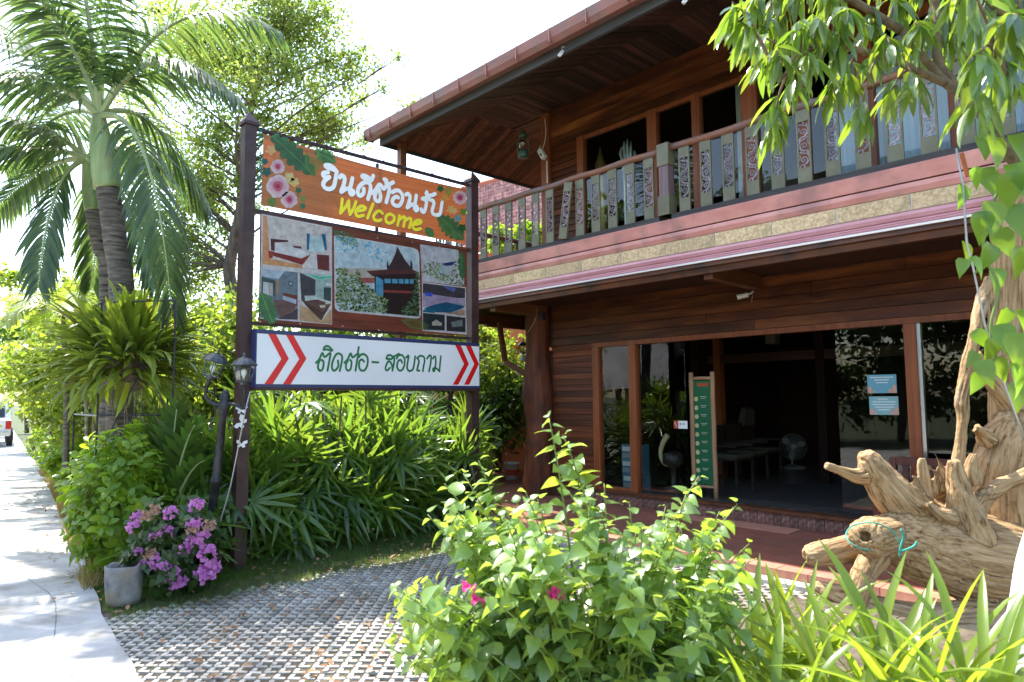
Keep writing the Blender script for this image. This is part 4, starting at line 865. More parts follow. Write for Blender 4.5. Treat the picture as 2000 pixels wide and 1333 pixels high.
# right column
P5('printed_white_border', [(1160, 675), (1680, 738), (1690, 1300), (1165, 1255)], (228, 228, 228), a); P5('printed_pale_sky', [(1138, 232), (1590, 300), (1660, 640), (1660, 725), (1160, 672)], (206, 210, 216), a)
dabs(b2, [(1160, 560), (1180, 480), (1300, 430), (1380, 470), (1380, 570), (1500, 600), (1560, 420), (1590, 640), (1650, 720), (1460, 690), (1300, 620)], [(70, 104, 60), (104, 136, 84), (150, 172, 110)], 90, 11, *C5, a+2*d, 11)
P5('printed_pavilion', [(1370, 470), (1445, 520), (1440, 580), (1370, 570)], (176, 206, 206), a+7*d); P5('printed_blue_roof', [(1385, 462), (1500, 440), (1560, 440), (1520, 480), (1440, 490)], (46, 60, 120), a+7*d)
P5('printed_night_sky', [(1170, 690), (1670, 750), (1670, 870), (1170, 850)], (70, 66, 74), a+2*d); P5('printed_lit_terrace', [(1170, 810), (1330, 830), (1670, 880), (1670, 960), (1170, 970)], (176, 160, 186), a+3*d); P5('printed_dusk', [(1400, 720), (1560, 745), (1540, 800), (1470, 770)], (90, 110, 180), a+4*d)
P5('printed_pool', [(1180, 990), (1300, 945), (1450, 915), (1660, 960), (1650, 985), (1500, 1040), (1330, 1035)], (26, 96, 130), a+4*d); P5('printed_small_pool', [(1170, 1010), (1250, 990), (1345, 1020), (1300, 1045), (1175, 1032)], (30, 110, 136), a+5*d); P5('printed_deck', [(1500, 1040), (1660, 995), (1665, 1075), (1400, 1045)], (176, 146, 130), a+5*d); P5('printed_blue_light', [(1190, 800), (1290, 805), (1280, 850), (1200, 840)], (70, 100, 210), a+5*d)
P5('printed_night_view', [(1172, 1042), (1430, 1065), (1430, 1250), (1172, 1240)], (44, 56, 60), a+2*d); P5('printed_night_view', [(1450, 1072), (1675, 1100), (1675, 1270), (1450, 1255)], (52, 54, 56), a+2*d)
P5('printed_lit_tent', [(1280, 1150), (1330, 1120), (1395, 1165), (1390, 1195), (1280, 1190)], (200, 190, 170), a+3*d); P5('printed_lights', [(1500, 1150), (1640, 1120), (1640, 1200), (1520, 1210)], (130, 140, 140), a+3*d)
leaf_print(b2, (1640, 660), (1620, 330), 48, (70, 120, 72), (110, 150, 90), *C5, a+9*d, 4)
fern_print(b2, (100, 70), (390, 230), 80, (92, 140, 96), *C5, a+15*d, 14); fern_print(b2, (910, 1130), (1215, 1210), 80, (110, 140, 72), *C5, a+15*d, 14)
for px, py in ((534, 432), (604, 444), (665, 455), (735, 466), (803, 474), (856, 482), (507, 526), (506, 629), (584, 633), (667, 638), (737, 645), (866, 655), (906, 657)):
    MB().lathe(S(px, py, .0275), [(.009, 0), (.009, .004), (.004, .005)], 8, axis=(1, 0, 0)).build('eyelet', M['steel'], b2)

# light box
tl, tr, br, bl_ = [on_x(*c, XS+.13) for c in ((497, 644), (936, 666), (937, 757), (494, 758))]
Y0, Y1, ZA, ZB = 2.88, 6.09, 1.86, 2.475
XF = XS+.186
def SF(px, py, off=0.0): p = on_x(px, py, XF); return Vector((XF+off, p.y, p.z))
Y0, Y1, ZB, ZA = SF(499, 700).y, SF(937, 705).y, SF(502, 643).z, SF(500, 757).z
lx = thing('light_box_sign', 'white box sign with green writing and red chevrons', 'sign', (XS+.02, 4.5, 1.86))
MB().box(XS+.068, XS+.185, Y0, Y1, ZA, ZB).build('box_casing', M['blue_dark'], lx)
XF = XS+.186
def SF(px, py, off=0.0): p = on_x(px, py, XF); return Vector((XF+off, p.y, p.z))
MB().box(XF-.0005, XF+.003, Y0+.012, Y1-.012, ZA+.035, ZB-.045).build('white_panel', M['panel_white'], lx)
MB().box(XF-.0005, XF+.005, Y0+.002, Y1-.002, ZB-.044, ZB-.001).build('blue_border', M['blue_dark'], lx); MB().box(XF-.0005, XF+.005, Y0+.002, Y1-.002, ZA+.001, ZA+.034).build('blue_border', M['blue_dark'], lx)
MB().box(XS-.06, XS+.19, Y0, Y1, ZA-.03, ZA-.002).build('bottom_flange', M['sign_steel'], lx)
def lb_poly(pts, ox, oy, sc, m, nm, off=.0042):
    MB().poly([SF(ox+x/sc, oy+y/sc, off) for x, y in pts][::-1]).build(nm, m, lx)
for q in ([(360, 748), (430, 752), (550, 982), (408, 1206), (335, 1206), (485, 985)], [(515, 757), (580, 760), (703, 982), (565, 1206), (497, 1206), (640, 985)]): lb_poly(q, 440, 480, 4.443, M['red'], 'red_chevron')
for q in ([(828, 842), (878, 845), (957, 1028), (865, 1208), (818, 1208), (915, 1028)], [(918, 845), (965, 848), (1045, 1028), (960, 1208), (915, 1208), (1003, 1028)]): lb_poly(q, 700, 480, 4.443, M['red'], 'red_chevron')
_S, _XS = S, XS
def S(px, py, off=0.0): return SF(px, py, off)
XS_keep = XS; XS = XF
gb = strokes(GREEN, 600, 660, 7.143, .0255, .0046)
gb.build('thai_lettering', M['green_ink'], lx)
XS = XS_keep; S = _S

# ------------------------------------------------------------------ leaning lamp post
lb0 = at(400, 1120, 6.45); lb0.z = 0; lt = at(438, 790, 6.55)
lamp = thing('street_lamp', 'leaning black garden lamp post with two lanterns beside the sign', 'lamp post', lb0)
axis = (lt-lb0).normalized()
t = MB(); L3 = (lt-lb0).length; prof = [(.060, -.1), (.060, .3), (.05, .34), (.043, .5), (.040, L3*.55), (.052, L3*.555), (.052, L3*.575), (.044, L3*.58), (.040, L3*.6), (.033, L3*.93), (.045, L3*.94), (.05, L3*.97), (.06, L3), (.045, L3+.03), (.05, L3+.08), (.02, L3+.14)]
t.lathe(lb0, prof, 14, axis=axis); t.build('pole', M['iron'], lamp, smooth=True)
def lantern(c, ax, s, parent, name='lantern', mm=None, bulb=True):
    mm = mm or M['lantern_metal']
    ax = Vector(ax).normalized(); R3 = ax.to_track_quat('Z', 'Y').to_matrix(); c = Vector(c); n = 6
    def ring(r, z): return [c + R3 @ Vector((r*s*math.cos(2*math.pi*i/n+.3), r*s*math.sin(2*math.pi*i/n+.3), z*s)) for i in range(n)]
    fr = MB(); lo, hi = ring(.32, .08), ring(.50, .78)
    fr.lathe(c, [(.16*s, -.12*s), (.20*s, 0), (.38*s, .02*s), (.38*s, .08*s), (.30*s, .09*s)], n*2, axis=ax)
    for a, b in zip(lo, hi): fr.tube([a, b], .022*s, 5)
    for rg in (lo, hi):
        for a, b in zip(rg, rg[1:]+rg[:1]): fr.tube([a, b], .025*s, 5)
    fr.lathe(c, [(.60*s, .78*s), (.62*s, .82*s), (.50*s, .95*s), (.30*s, 1.12*s), (.10*s, 1.18*s), (.05*s, 1.26*s), (.07*s, 1.32*s), (.01*s, 1.42*s)], n*2, axis=ax)
    o = fr.build(name, mm, parent)
    for i in range(n):
        MB().poly([lo[i], lo[(i+1) % n], hi[(i+1) % n], hi[i]]).build('lantern_pane', M['lamp_glass'], o)
    if bulb: MB().lathe(c, [(.05*s, .1*s), (.06*s, .25*s), (.14*s, .42*s), (.13*s, .55*s), (.03*s, .64*s)], 10, axis=ax).build('bulb', M['white_plastic'], o, smooth=True)
    return o
for tip, mid, ax in (((410, 737), (402, 775), (.0, .14, 1)), ((476, 747), (478, 795), (0, 0, 1))):
    c = at(*tip, 6.5); m_ = at(*mid, 6.5); s0 = lt + axis*.02
    low = at(425 if tip[0] < 440 else 462, 792, 6.5)
    MB().tube(smooth_line([tuple(s0), tuple(low), tuple(m_), tuple(c)], 5), .017, 8).build('curved_arm', M['iron'], lamp, smooth=True)
    lantern(c, (_r*.32 + Vector((0, 0, 1))) if tip[0] < 440 else (0, 0, 1), .20, lamp)
MB().tube(smooth_line([tuple(at(489, 765, 6.5)), tuple(at(480, 800, 6.45)), tuple(at(468, 860, 6.45)), tuple(at(450, 950, 6.45)), tuple(at(430, 1020, 6.4))], 5), .006, 5).build('power_cable', M['wire'], lamp)

# ------------------------------------------------------------------ pot
pc = on_z(241, 1178, 0)
pot = MB(); prof = [(.130, 0), (.136, .05), (.146, .16), (.149, .29), (.152, .315), (.140, .32), (.12, .30), (.11, .27), (.005, .275)]
vs = []; n = 28
pot.lathe(pc, prof, n); pot.v = [(x+.004*noise.noise(Vector((x, y, z))*14), y+.004*noise.noise(Vector((y, z, x))*14), z+(.012*noise.noise(Vector((x, y, 0))*16) if z > .28 else 0)) for x, y, z in pot.v]
tag(pot.build('concrete_pot', M['pot'], smooth=True), 'weathered grey concrete pot at the corner of the path', 'pot')

# ================================================================== plants
def tree(name, label, base, trunk, rads, clumps, nleaf, size, mat, group=None, tmpl=T_QUAD, bark='bark', limbr=.035, cat='tree', flat=.75, sizevar=.5):
    """trunk polyline, limbs to every clump, a crown of leaf faces spread through the clumps"""
    t = thing(name, label, cat, base, group)
    tr = MB(); tr.tube([Vector(p) for p in smooth_line([tuple(p) for p in trunk], 4)], np.interp(np.linspace(0, len(rads)-1, (len(trunk)-1)*4+1), range(len(rads)), rads), 12)
    TP = [Vector(p) for p in smooth_line([tuple(p) for p in trunk], 4)]; k = len(TP)
    for c, r in clumps:
        c = Vector(c); st = min(TP[k//3:], key=lambda q: (q-c).length + 2.2*max(0, q.z-(c.z-.55*(Vector((q.x-c.x, q.y-c.y, 0))).length)))
        mid = st.lerp(c, .5) + Vector((U(-.3, .3), U(-.3, .3), U(-.1, .35)))*(c-st).length*.5
        tr.tube(bez(st, mid, c, 6), [limbr, limbr*.8, limbr*.6, limbr*.45, limbr*.3, limbr*.15], 6)
        for _ in range(5):
            e = c + rdir()*r*.8; tr.tube(bez(st.lerp(c, .75), c, e, 4), [limbr*.3, limbr*.22, limbr*.15, limbr*.08], 4, cap=False)
    tr.build('trunk', M[bark], t, base, smooth=True)
    n = len(clumps); wsum = sum(r*r for c, r in clumps); pos = []
    for c, r in clumps:
        per = max(20, int(nleaf*r*r/wsum))
        c = np.array(tuple(c)); q = np.random.normal(size=(per, 3)); q /= np.linalg.norm(q, axis=1)[:, None]
        rad = r*np.abs(np.random.normal(.62, .33, (per, 1))); p = c + q*rad*np.array([1, 1, flat])
        pos.append(p)
    pos = np.concatenate(pos); N = len(pos)
    y = np.random.normal(size=(N, 3)); y[:, 2] -= .35; y /= np.linalg.norm(y, axis=1)[:, None]
    up = np.random.normal(size=(N, 3))*.7 + np.array([0, 0, 1]); x = np.cross(y, up); x /= np.linalg.norm(x, axis=1)[:, None]+1e-9; z = np.cross(x, y)
    s = size*np.random.uniform(1-sizevar, 1+sizevar, (N, 1, 1)); R3 = np.stack([x, y, z], 2)*s
    T = np.array(tmpl[0]); V = np.einsum('nij,kj->nki', R3, T) + pos[:, None, :]
    raw_mesh('crown', V.reshape(-1, 3)-np.array(tuple(base)), [tmpl[1]], N, len(T), mat, t, Vector(base))
    return t
def blob_clumps(c, rad, n, r, seed):
    rg = random.Random(seed); out = []
    for _ in range(n):
        while True:
            q = Vector((rg.uniform(-1, 1), rg.uniform(-1, 1), rg.uniform(-1, 1)))
            if .25 < q.length < 1: break
        out.append((Vector(c)+Vector((q.x*rad[0], q.y*rad[1], q.z*rad[2])), r*rg.uniform(.65, 1.25)))
    return out

# --- broadleaf tree behind the sign
TF = 1.5; tb = at(440, 700, 11.0*TF); tb.z = 0
cl = []
rg = random.Random(12)
for (px, py, dep, r) in ((520, 60, 10.5, .75), (600, 40, 10.8, .7), (640, 120, 11, .7), (680, 150, 11.2, .55), (560, 140, 10.2, .7), (480, 120, 10.5, .8), (700, 110, 11, .35), (620, 210, 11.3, .6), (580, 250, 11.3, .6), (640, 270, 11.5, .5), (520, 230, 10.6, .6), (430, 250, 11, .7), (400, 150, 11, .8), (350, 330, 11.4, .7), (420, 380, 11.6, .6), (300, 420, 11.6, .7), (380, 470, 11.8, .6), (330, 540, 12, .7), (430, 60, 11, .8), (350, 90, 11.5, .8), (560, 10, 10.5, .6), (500, -40, 10.6, .8), (640, 330, 11.8, .45), (290, 250, 11.8, .8), (665, 240, 11.3, .4), (250, 330, 12, .7), (400, 330, 11.5, .6), (370, 400, 11.8, .6), (440, 450, 11.8, .5), (400, 540, 12, .7), (310, 480, 12, .6), (430, 300, 11.2, .5)):
    c = at(px, py, dep*TF); r *= TF; cl.append((c, r*1.05)); cl += [(c+Vector((rg.uniform(-.8, .8), rg.uniform(-.8, .8), rg.uniform(-.7, .7)))*TF, r*rg.uniform(.4, .75)) for _ in range(2)]
tree('broadleaf_tree', 'tall broadleaf tree with sparse yellow-green crown behind the sign', tb,
     [tb, at(452, 600, 11.1*TF), at(448, 520, 11.1*TF), at(472, 400, 11.0*TF), at(470, 300, 10.9*TF), at(500, 180, 10.8*TF), at(540, 60, 10.7*TF)], [.18, .15, .14, .125, .1, .075, .03], cl, 66000, .085, M['lf_tree'], limbr=.036)
# --- trees and green masses behind
def bg_tree(px, py_top, dep, rad, h, seed, label, mat='lf_back', n=7000, size=.13, name='garden_tree', group=None, zc=None, clr=.75, ncl=16):
    b = at(px, 700, dep); b.z = 0; zt = at(px, py_top, dep).z; c = Vector((b.x, b.y, (zt+h)/2 if zc is None else zc)); rz = max(.4, (zt-h)/2)
    return tree(name, label, b, [b, b.lerp(c, .5)+Vector((U(-.15, .15), U(-.15, .15), 0)), c], [.11, .09, .05], blob_clumps(c, (rad, rad, rz), ncl, clr, seed), n, size, M[mat], group, limbr=.03)
GB = 'trees behind the sign and hedge'
bg_tree(150, 490, 20, 2.2, 1.6, 21, 'bright green tree far left, above the end of the hedge', n=10000, size=.15, group=GB)
bg_tree(215, 560, 14, 1.4, .9, 22, 'leafy tree left of the palm trunks behind the strap-leaved plant', n=8000, group=GB)
bg_tree(-150, 520, 33, 4.2, 1.2, 23, 'distant tree at the far left edge beyond the parked car', n=9000, size=.16, group=GB)
bg_tree(300, 560, 13.5, 1.5, .4, 24, 'bushy tree between the palm trunks and the sign post', n=9000, group=GB)
bg_tree(420, 560, 12.5, 1.3, .4, 25, 'leafy shrub-like tree just left of the near sign post', n=9000, size=.12, group=GB)
bg_tree(560, 600, 12.5, 1.4, .4, 26, 'leafy tree hidden behind the photo banner', n=8000, size=.12, group=GB)
bg_tree(720, 620, 13, 1.5, .4, 27, 'leafy tree showing in the gaps below the photo banner', n=8000, size=.12, group=GB)
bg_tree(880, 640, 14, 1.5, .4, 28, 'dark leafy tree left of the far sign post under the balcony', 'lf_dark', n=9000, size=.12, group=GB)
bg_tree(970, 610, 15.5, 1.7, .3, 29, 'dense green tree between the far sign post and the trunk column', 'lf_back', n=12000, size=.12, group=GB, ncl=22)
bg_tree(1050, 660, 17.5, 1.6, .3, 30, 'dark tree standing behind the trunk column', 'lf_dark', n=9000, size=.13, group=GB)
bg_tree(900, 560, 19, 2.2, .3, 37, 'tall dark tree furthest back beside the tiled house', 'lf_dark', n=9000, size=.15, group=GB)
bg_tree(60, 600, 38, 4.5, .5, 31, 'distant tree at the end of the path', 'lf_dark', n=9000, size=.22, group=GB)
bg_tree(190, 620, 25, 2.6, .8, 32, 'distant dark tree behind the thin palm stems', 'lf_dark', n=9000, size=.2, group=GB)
# trees on the other side of the path; seen in the panes
for k, (x, y, h, r, sd) in enumerate(((-13, -10.5, 11.5, 3.4, 41), (-21, -10, 12, 3.6, 42), (-9, -11.5, 9.5, 3.0, 43), (-28, -8, 11, 3.6, 44), (-5, -13, 6, 3.0, 45), (0, -13.5, 5, 3.0, 46))):
    bpos = Vector((x, y, 0)); c = Vector((x, y, h*.5))
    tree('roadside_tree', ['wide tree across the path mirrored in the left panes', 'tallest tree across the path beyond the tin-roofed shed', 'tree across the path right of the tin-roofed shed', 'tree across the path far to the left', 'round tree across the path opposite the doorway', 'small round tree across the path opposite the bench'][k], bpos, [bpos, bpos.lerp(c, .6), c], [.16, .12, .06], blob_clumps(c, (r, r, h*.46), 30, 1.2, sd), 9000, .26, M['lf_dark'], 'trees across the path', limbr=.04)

# --- palms
def frond(parent, pts, ln, n, mat, wid=.042, droop=.75, back=.35, seed=0, name='frond'):
    rg = random.Random(seed); P = bez(*pts, 22); b = MB(); k = len(P)
    b.tube(P, [(.040 if mat is M['lf_palm'] else .024)*(1-i/k)**1.6+.005 for i in range(k)], 6, 1)
    Ls = [0]
    for p, q in zip(P, P[1:]): Ls.append(Ls[-1]+(q-p).length)
    tot = Ls[-1]
    for i in range(n):
        t = .17+.83*i/(n-1); s = t*tot; j = min(k-2, max(0, int(np.searchsorted(Ls, s))-1)); u = (s-Ls[j])/(Ls[j+1]-Ls[j]+1e-9); p = P[j].lerp(P[j+1], u); T = (P[j+1]-P[j]).normalized()
        side = T.cross(Vector((0, 0, 1)))
        if side.length < .05: side = T.orthogonal()
        side.normalize(); upv = side.cross(T)
        l = ln*(math.sin(math.pi*(t*.80+.12))**.6)*rg.uniform(.88, 1.1)
        for sg in (-1, 1):
            d = (side*sg*.85 + T*(back+.55*t) + upv*rg.uniform(.0, .35)).normalized(); q = p.copy(); vs = []; w0 = wid*rg.uniform(.8, 1.15)
            nrm = d.cross(T).normalized(); dr = droop*rg.uniform(.7, 1.3)
            for a in range(5):
                wv = (T-d*T.dot(d)).normalized()*w0*(.35, 1, .95, .6, .05)[a]/2*1.0
                vs += [q-wv, q+wv]
                d = (d + Vector((0, 0, -1))*dr*.34).normalized(); q = q + d*l/4
            b.add(vs, [(0, 1, 3, 2), (2, 3, 5, 4), (4, 5, 7, 6), (6, 7, 9, 8)], 0)
    return b.build(name, [mat, M['rachis']], parent, pts[0])
def palm(name, label, trunk, rads, crown, cr, shaft, fronds, ln=.55, n=46, sd=0, group=None, mat='lf_palm', droop=1.0):
    t = thing(name, label, 'palm tree', trunk[0], group)
    b = MB(); P = smooth_line([tuple(p) for p in trunk], 8); b.tube(P, [r*(1+.03*(i % 2)) for i, r in enumerate(np.interp(np.linspace(0, 1, len(P)), np.linspace(0, 1, len(rads)), rads))], 14); b.build('trunk', M['palm_bark'], t, trunk[0], smooth=True)
    if shaft:
        b = MB(); b.tube(smooth_line([tuple(p) for p in shaft[0]], 5), np.interp(np.linspace(0, 1, (len(shaft[0])-1)*5+1), np.linspace(0, 1, len(shaft[1])), shaft[1]), 14); b.build('crownshaft', M['crownshaft'], t, smooth=True)
    for i, f in enumerate(fronds): frond(t, f, ln*U(.9, 1.1), n, M[mat], seed=sd*100+i, droop=droop)
    return t
def A3(q, d0): return at(q[0], q[1], q[2] if len(q) > 2 else d0)
pb = at(240, 700, 8.6); pb.z = 0
F = lambda base, lst, d0: [(A3(base, d0), A3(m, d0), A3(e, d0)) for m, e in lst]
fa = F((195, 228), [((150, 60, 8.2), (20, -60, 7.6)), ((90, 120, 8.0), (-90, 150, 7.4)), ((200, 20, 8.6), (250, -220, 8.8)), ((300, 30, 8.3), (462, 190, 8.0)), ((330, -60, 8.8), (540, 60, 9.0)),
     ((300, 190, 7.9), (335, 610, 7.5)), ((50, 40, 8.6), (-120, 0, 8.9)), ((130, 20, 9.0), (60, -160, 9.6)), ((290, 170, 8.9), (400, 400, 9.2)), ((120, 180, 9.2), (10, 330, 9.8)), ((170, -40, 8.0), (120, -250, 7.4))], 8.5)
palm('palm_tree', 'larger of two palms with pale green crownshaft and drooping fronds', [pb, at(238, 600, 8.6), at(225, 470, 8.55), at(210, 365, 8.5)], [.16, .145, .135, .13], None, None,
     ([at(211, 368, 8.5), at(205, 330, 8.5), at(196, 270, 8.5), at(193, 225, 8.5)], [.165, .16, .125, .075]), fa, .76, 54, 1)
pb2 = at(222, 700, 9.3); pb2.z = 0
fb_ = F((167, 312), [((100, 230, 9.0), (-70, 215, 8.6)), ((90, 270, 8.8), (-70, 300, 8.4)), ((95, 330, 8.9), (75, 560, 8.5)), ((130, 210, 9.6), (60, 90, 10)), ((200, 380, 9.6), (180, 560, 9.8)), ((80, 300, 9.4), (-30, 430, 9.6)), ((230, 250, 9.6), (330, 330, 10)), ((250, 330, 9.0), (300, 560, 8.8))], 9.3)
palm('palm_tree', 'smaller dark-trunked palm just left of the larger one', [pb2, at(212, 560, 9.3), at(196, 480, 9.3), at(183, 410, 9.3)], [.12, .11, .11, .11], None, None,
     ([at(184, 412, 9.3), at(178, 370, 9.3), at(170, 315, 9.3)], [.12, .115, .06]), fb_, .66, 46, 2)
# low areca palms and thin stems further along the hedge
TH = 'thin palms along the hedge'
for k, (px, dep, pyt, n_, lab) in enumerate(((105, 17, 690, 8, 'young palm over the far end of the hedge'), (135, 12, 610, 7, 'thin palm with a bare brown stem beside the palm trunks'), (70, 24, 640, 8, 'feathery palm at the far left behind the parked car'), (205, 11.5, 640, 7, 'thin palm behind the strap-leaved plant'), (135, 14.5, 790, 6, 'low bright palm spilling over the hedge'))):
    b0 = at(px, 800, dep); b0.z = 0; tp = at(px-12, pyt, dep); fr = []
    for i in range(n_):
        a = i*2*math.pi/n_+k; d = Vector((math.cos(a), math.sin(a), 0)); fr.append((tp, tp+d*.6+Vector((0, 0, .6)), tp+d*1.25+Vector((0, 0, -.15+U(-.3, .3)))))
    palm('thin_palm', lab, [b0, b0.lerp(tp, .5)+Vector((.04, .03, 0)), tp], [.05, .045, .035], None, None, None, fr, .42, 30, 30+k, TH, 'lf_back', .5)
ST = 'bare thin stems behind the hedge'
for k, (px, dep) in enumerate(((172, 12), (186, 12.6), (205, 11.5), (150, 14.8))):
    b0 = at(px, 860, dep); b0.z = 0
    m_ = MB(); m_.tube([b0, at(px-2, 820, dep), at(px-5, 740, dep), at(px-16, 640, dep)], [.04, .036, .03, .02], 8)
    tag(m_.build('slender_palm', M['thin_bark'], None, b0, smooth=True), ['second bare palm stem from the left behind the hedge', 'third bare palm stem from the left behind the hedge', 'rightmost bare palm stem beside the trellis', 'leftmost bare palm stem behind the hedge'][k], 'palm', ST)

# --- strap-leaved plant on its trellis
tc = at(250, 705, 7.75); tz0 = Vector((tc.x, tc.y, 0))
tl_ = thing('trellis', 'thin dark steel trellis around the strap-leaved plant', 'trellis', tz0)
cs = [at(195, 700, 7.4), at(340, 700, 7.3), at(330, 700, 8.3), at(150, 700, 8.4)]
for c in cs: MB().tube([(c.x, c.y, 0), (c.x, c.y, at(200, 592, 7.5).z)], .011, 6).build('upright', M['iron'], tl_)
for z in (at(200, 592, 7.5).z, at(200, 812, 7.4).z):
    for a, b in zip(cs, cs[1:]+cs[:1]): MB().tube([(a.x, a.y, z), (b.x, b.y, z)], .009, 6).build('crossbar', M['iron'], tl_)
for a, b, za, zb in ((0, 1, 592, 812), (1, 0, 592, 900)):
    MB().tube([(cs[a].x, cs[a].y, at(200, za, 7.5).z), (cs[b].x, cs[b].y, at(200, zb, 7.4).z)], .006, 5).build('brace', M['iron'], tl_)
op = thing('strap_leaved_plant', 'big round clump of strap leaves held high by the trellis', 'plant', tc - Vector((0, 0, .3)))
core = MB(); core.lathe(tc-Vector((0, 0, .35)), [(.05, 0), (.25, .1), (.3, .3), (.22, .5), (.05, .62)], 12); core.v = [tuple(Vector(v)+Vector((noise.noise(Vector(v)*5), noise.noise(Vector(v)*5+Vector((9, 0, 0))), 0))*.08) for v in core.v]; core.build('root_ball', M['bark'], op)
Ms = []
for i in range(560):
    d = rdir(-.65, .95); p = tc + Vector((d.x*.30, d.y*.30, d.z*.26)) + rdir()*.10
    dd = (d + Vector((0, 0, U(.0, .5)))).normalized(); ln = U(.42, .80)
    Ms.append((frame(p, dd, (0, 0, 1), (ln*1.35, ln, ln), U(-.5, .5)), random.choice((0, 1, 1, 2, 2, 3))))
leaves(op, Ms, BLADES, M['lf_orchid'], 300, 'leaf', vis_rank)
rt = MB()
for k in range(7):
    a = tc+Vector((U(-.2, .2), U(-.2, .2), -.3)); rt.tube([a, a+Vector((U(-.05, .05), U(-.05, .05), -.3)), a+Vector((U(-.15, .15), U(-.15, .15), -U(.5, .9)))], .005, 4)
rt.build('hanging_root', M['thin_bark'], op)

# --- fan palms (lady palms) in a row behind and below the sign
def fan_palm(base, h, n, spread, label, seed, group, mat='lf_rhapis', sc=(.55, .85), lim=60, toward=None):
    rg = random.Random(seed); t = thing('lady_palm', label, 'fan palm', base, group); st = MB(); Ms = []
    canes = []
    for k in range(max(4, n//5)):
        a = rg.uniform(0, 6.28); r = spread*.45*math.sqrt(rg.random()); b = Vector(base)+Vector((r*math.cos(a), r*math.sin(a), 0)); hh = h*rg.uniform(.55, 1.0); tp = b+Vector((rg.uniform(-.15, .15), rg.uniform(-.15, .15), hh)); canes.append((b, tp)); st.tube([b, b.lerp(tp, .5)+Vector((rg.uniform(-.03, .03), rg.uniform(-.03, .03), 0)), tp], [.016, .014, .011], 6)
    st.build('cane', M['bark'], t, base)
    for i in range(n):
        b, tp = canes[i % len(canes)]; u = rg.uniform(.05, 1.0); p0 = b.lerp(tp, u); a = rg.uniform(0, 6.28); d = Vector((math.cos(a), math.sin(a), 0))
        if toward is not None and rg.random() < .45: d = (d + Vector(toward)*1.6).normalized()
        o_ = d.copy(); d = (d*.8 + Vector((0, 0, rg.uniform(-.7, 1.0)))).normalized(); s = rg.uniform(*sc); p = p0 + o_*.42*s + Vector((0, 0, .1))
        if p.z > 1.45 and p.x > -7.72: p.x -= .35; p.z -= .1
        Ms.append((frame(p, d, o_*1.0+Vector((0, 0, .55))+(-_f)*.5, s, rg.uniform(-.35, .35)), rg.randrange(4)))
    leaves(t, Ms, FANS, M[mat], lim, 'fan_leaf', vis_rank, smooth=False); return t
RG = 'lady palms in the hedge under the sign'
lab = ['lady palm at the foot of the near sign post', 'lady palm right of the near sign post below the box sign', 'lady palm below the first green letters of the box sign', 'lady palm below the middle of the box sign', 'lady palm below the right half of the box sign', 'lady palm left of the far sign post', 'lady palm around the far sign post', 'back-row lady palm behind the near sign post', 'back-row lady palm below the middle of the sign', 'back-row lady palm below the right of the sign', 'dark lady palm left of the leaning lamp post', 'lady palm behind the purple bougainvillea', 'lady palm right of the far sign post by the patio']
spots = [(-7.75, 3.15, 1.45, 44), (-7.7, 3.6, 1.75, 56), (-7.75, 4.1, 1.8, 56), (-7.65, 4.6, 1.8, 56), (-7.7, 5.1, 1.75, 54), (-7.7, 5.6, 1.7, 50), (-7.75, 6.1, 1.6, 44), (-8.4, 3.3, 1.9, 44), (-8.4, 4.4, 1.95, 48), (-8.4, 5.4, 1.9, 48), (-8.1, 2.65, 1.5, 26), (-7.45, 2.5, 1.0, 18), (-9.3, 6.1, 1.7, 26)]
for k, (x, y, h, n) in enumerate(spots): fan_palm((x, y, 0), h, n, .55, lab[k], 60+k, RG, lim=60, toward=(.9, -.3, .0), mat='lf_dark' if k == 10 else 'lf_rhapis')
for k, (x, y, h, n, lb_) in enumerate(((-11.2, 9.0, 1.5, 24, 'lady palm at the back near the white bucket'), (-12.5, 10.5, 1.8, 26, 'tall lady palm in the shade behind the trunk column'), (-10.9, 7.6, 1.2, 20, 'small lady palm at the side patio edge'))): fan_palm((x, y, 0), h, n, .6, lb_, 90+k, 'lady palms beside the house', 'lf_dark', lim=20)
# broad fishtail leaves above the lamp
fp = thing('broad_leaf_palm', 'young palm with broad pleated leaves left of the lamp post', 'palm', (at(330, 900, 7.3).x, at(330, 900, 7.3).y, 0))
for i, (tip, mid, d) in enumerate((((345, 800), (335, 880), 7.2), ((380, 830), (350, 880), 7.0), ((250, 860), (300, 880), 7.3), ((400, 900), (360, 910), 6.9), ((300, 790), (315, 870), 7.5))):
    frond(fp, (Vector((WL[fp.name].x, WL[fp.name].y, .3)), at(*mid, d), at(*tip, d)), .36, 12, M['lf_dark'], wid=.085, droop=.15, back=.8, seed=700+i)

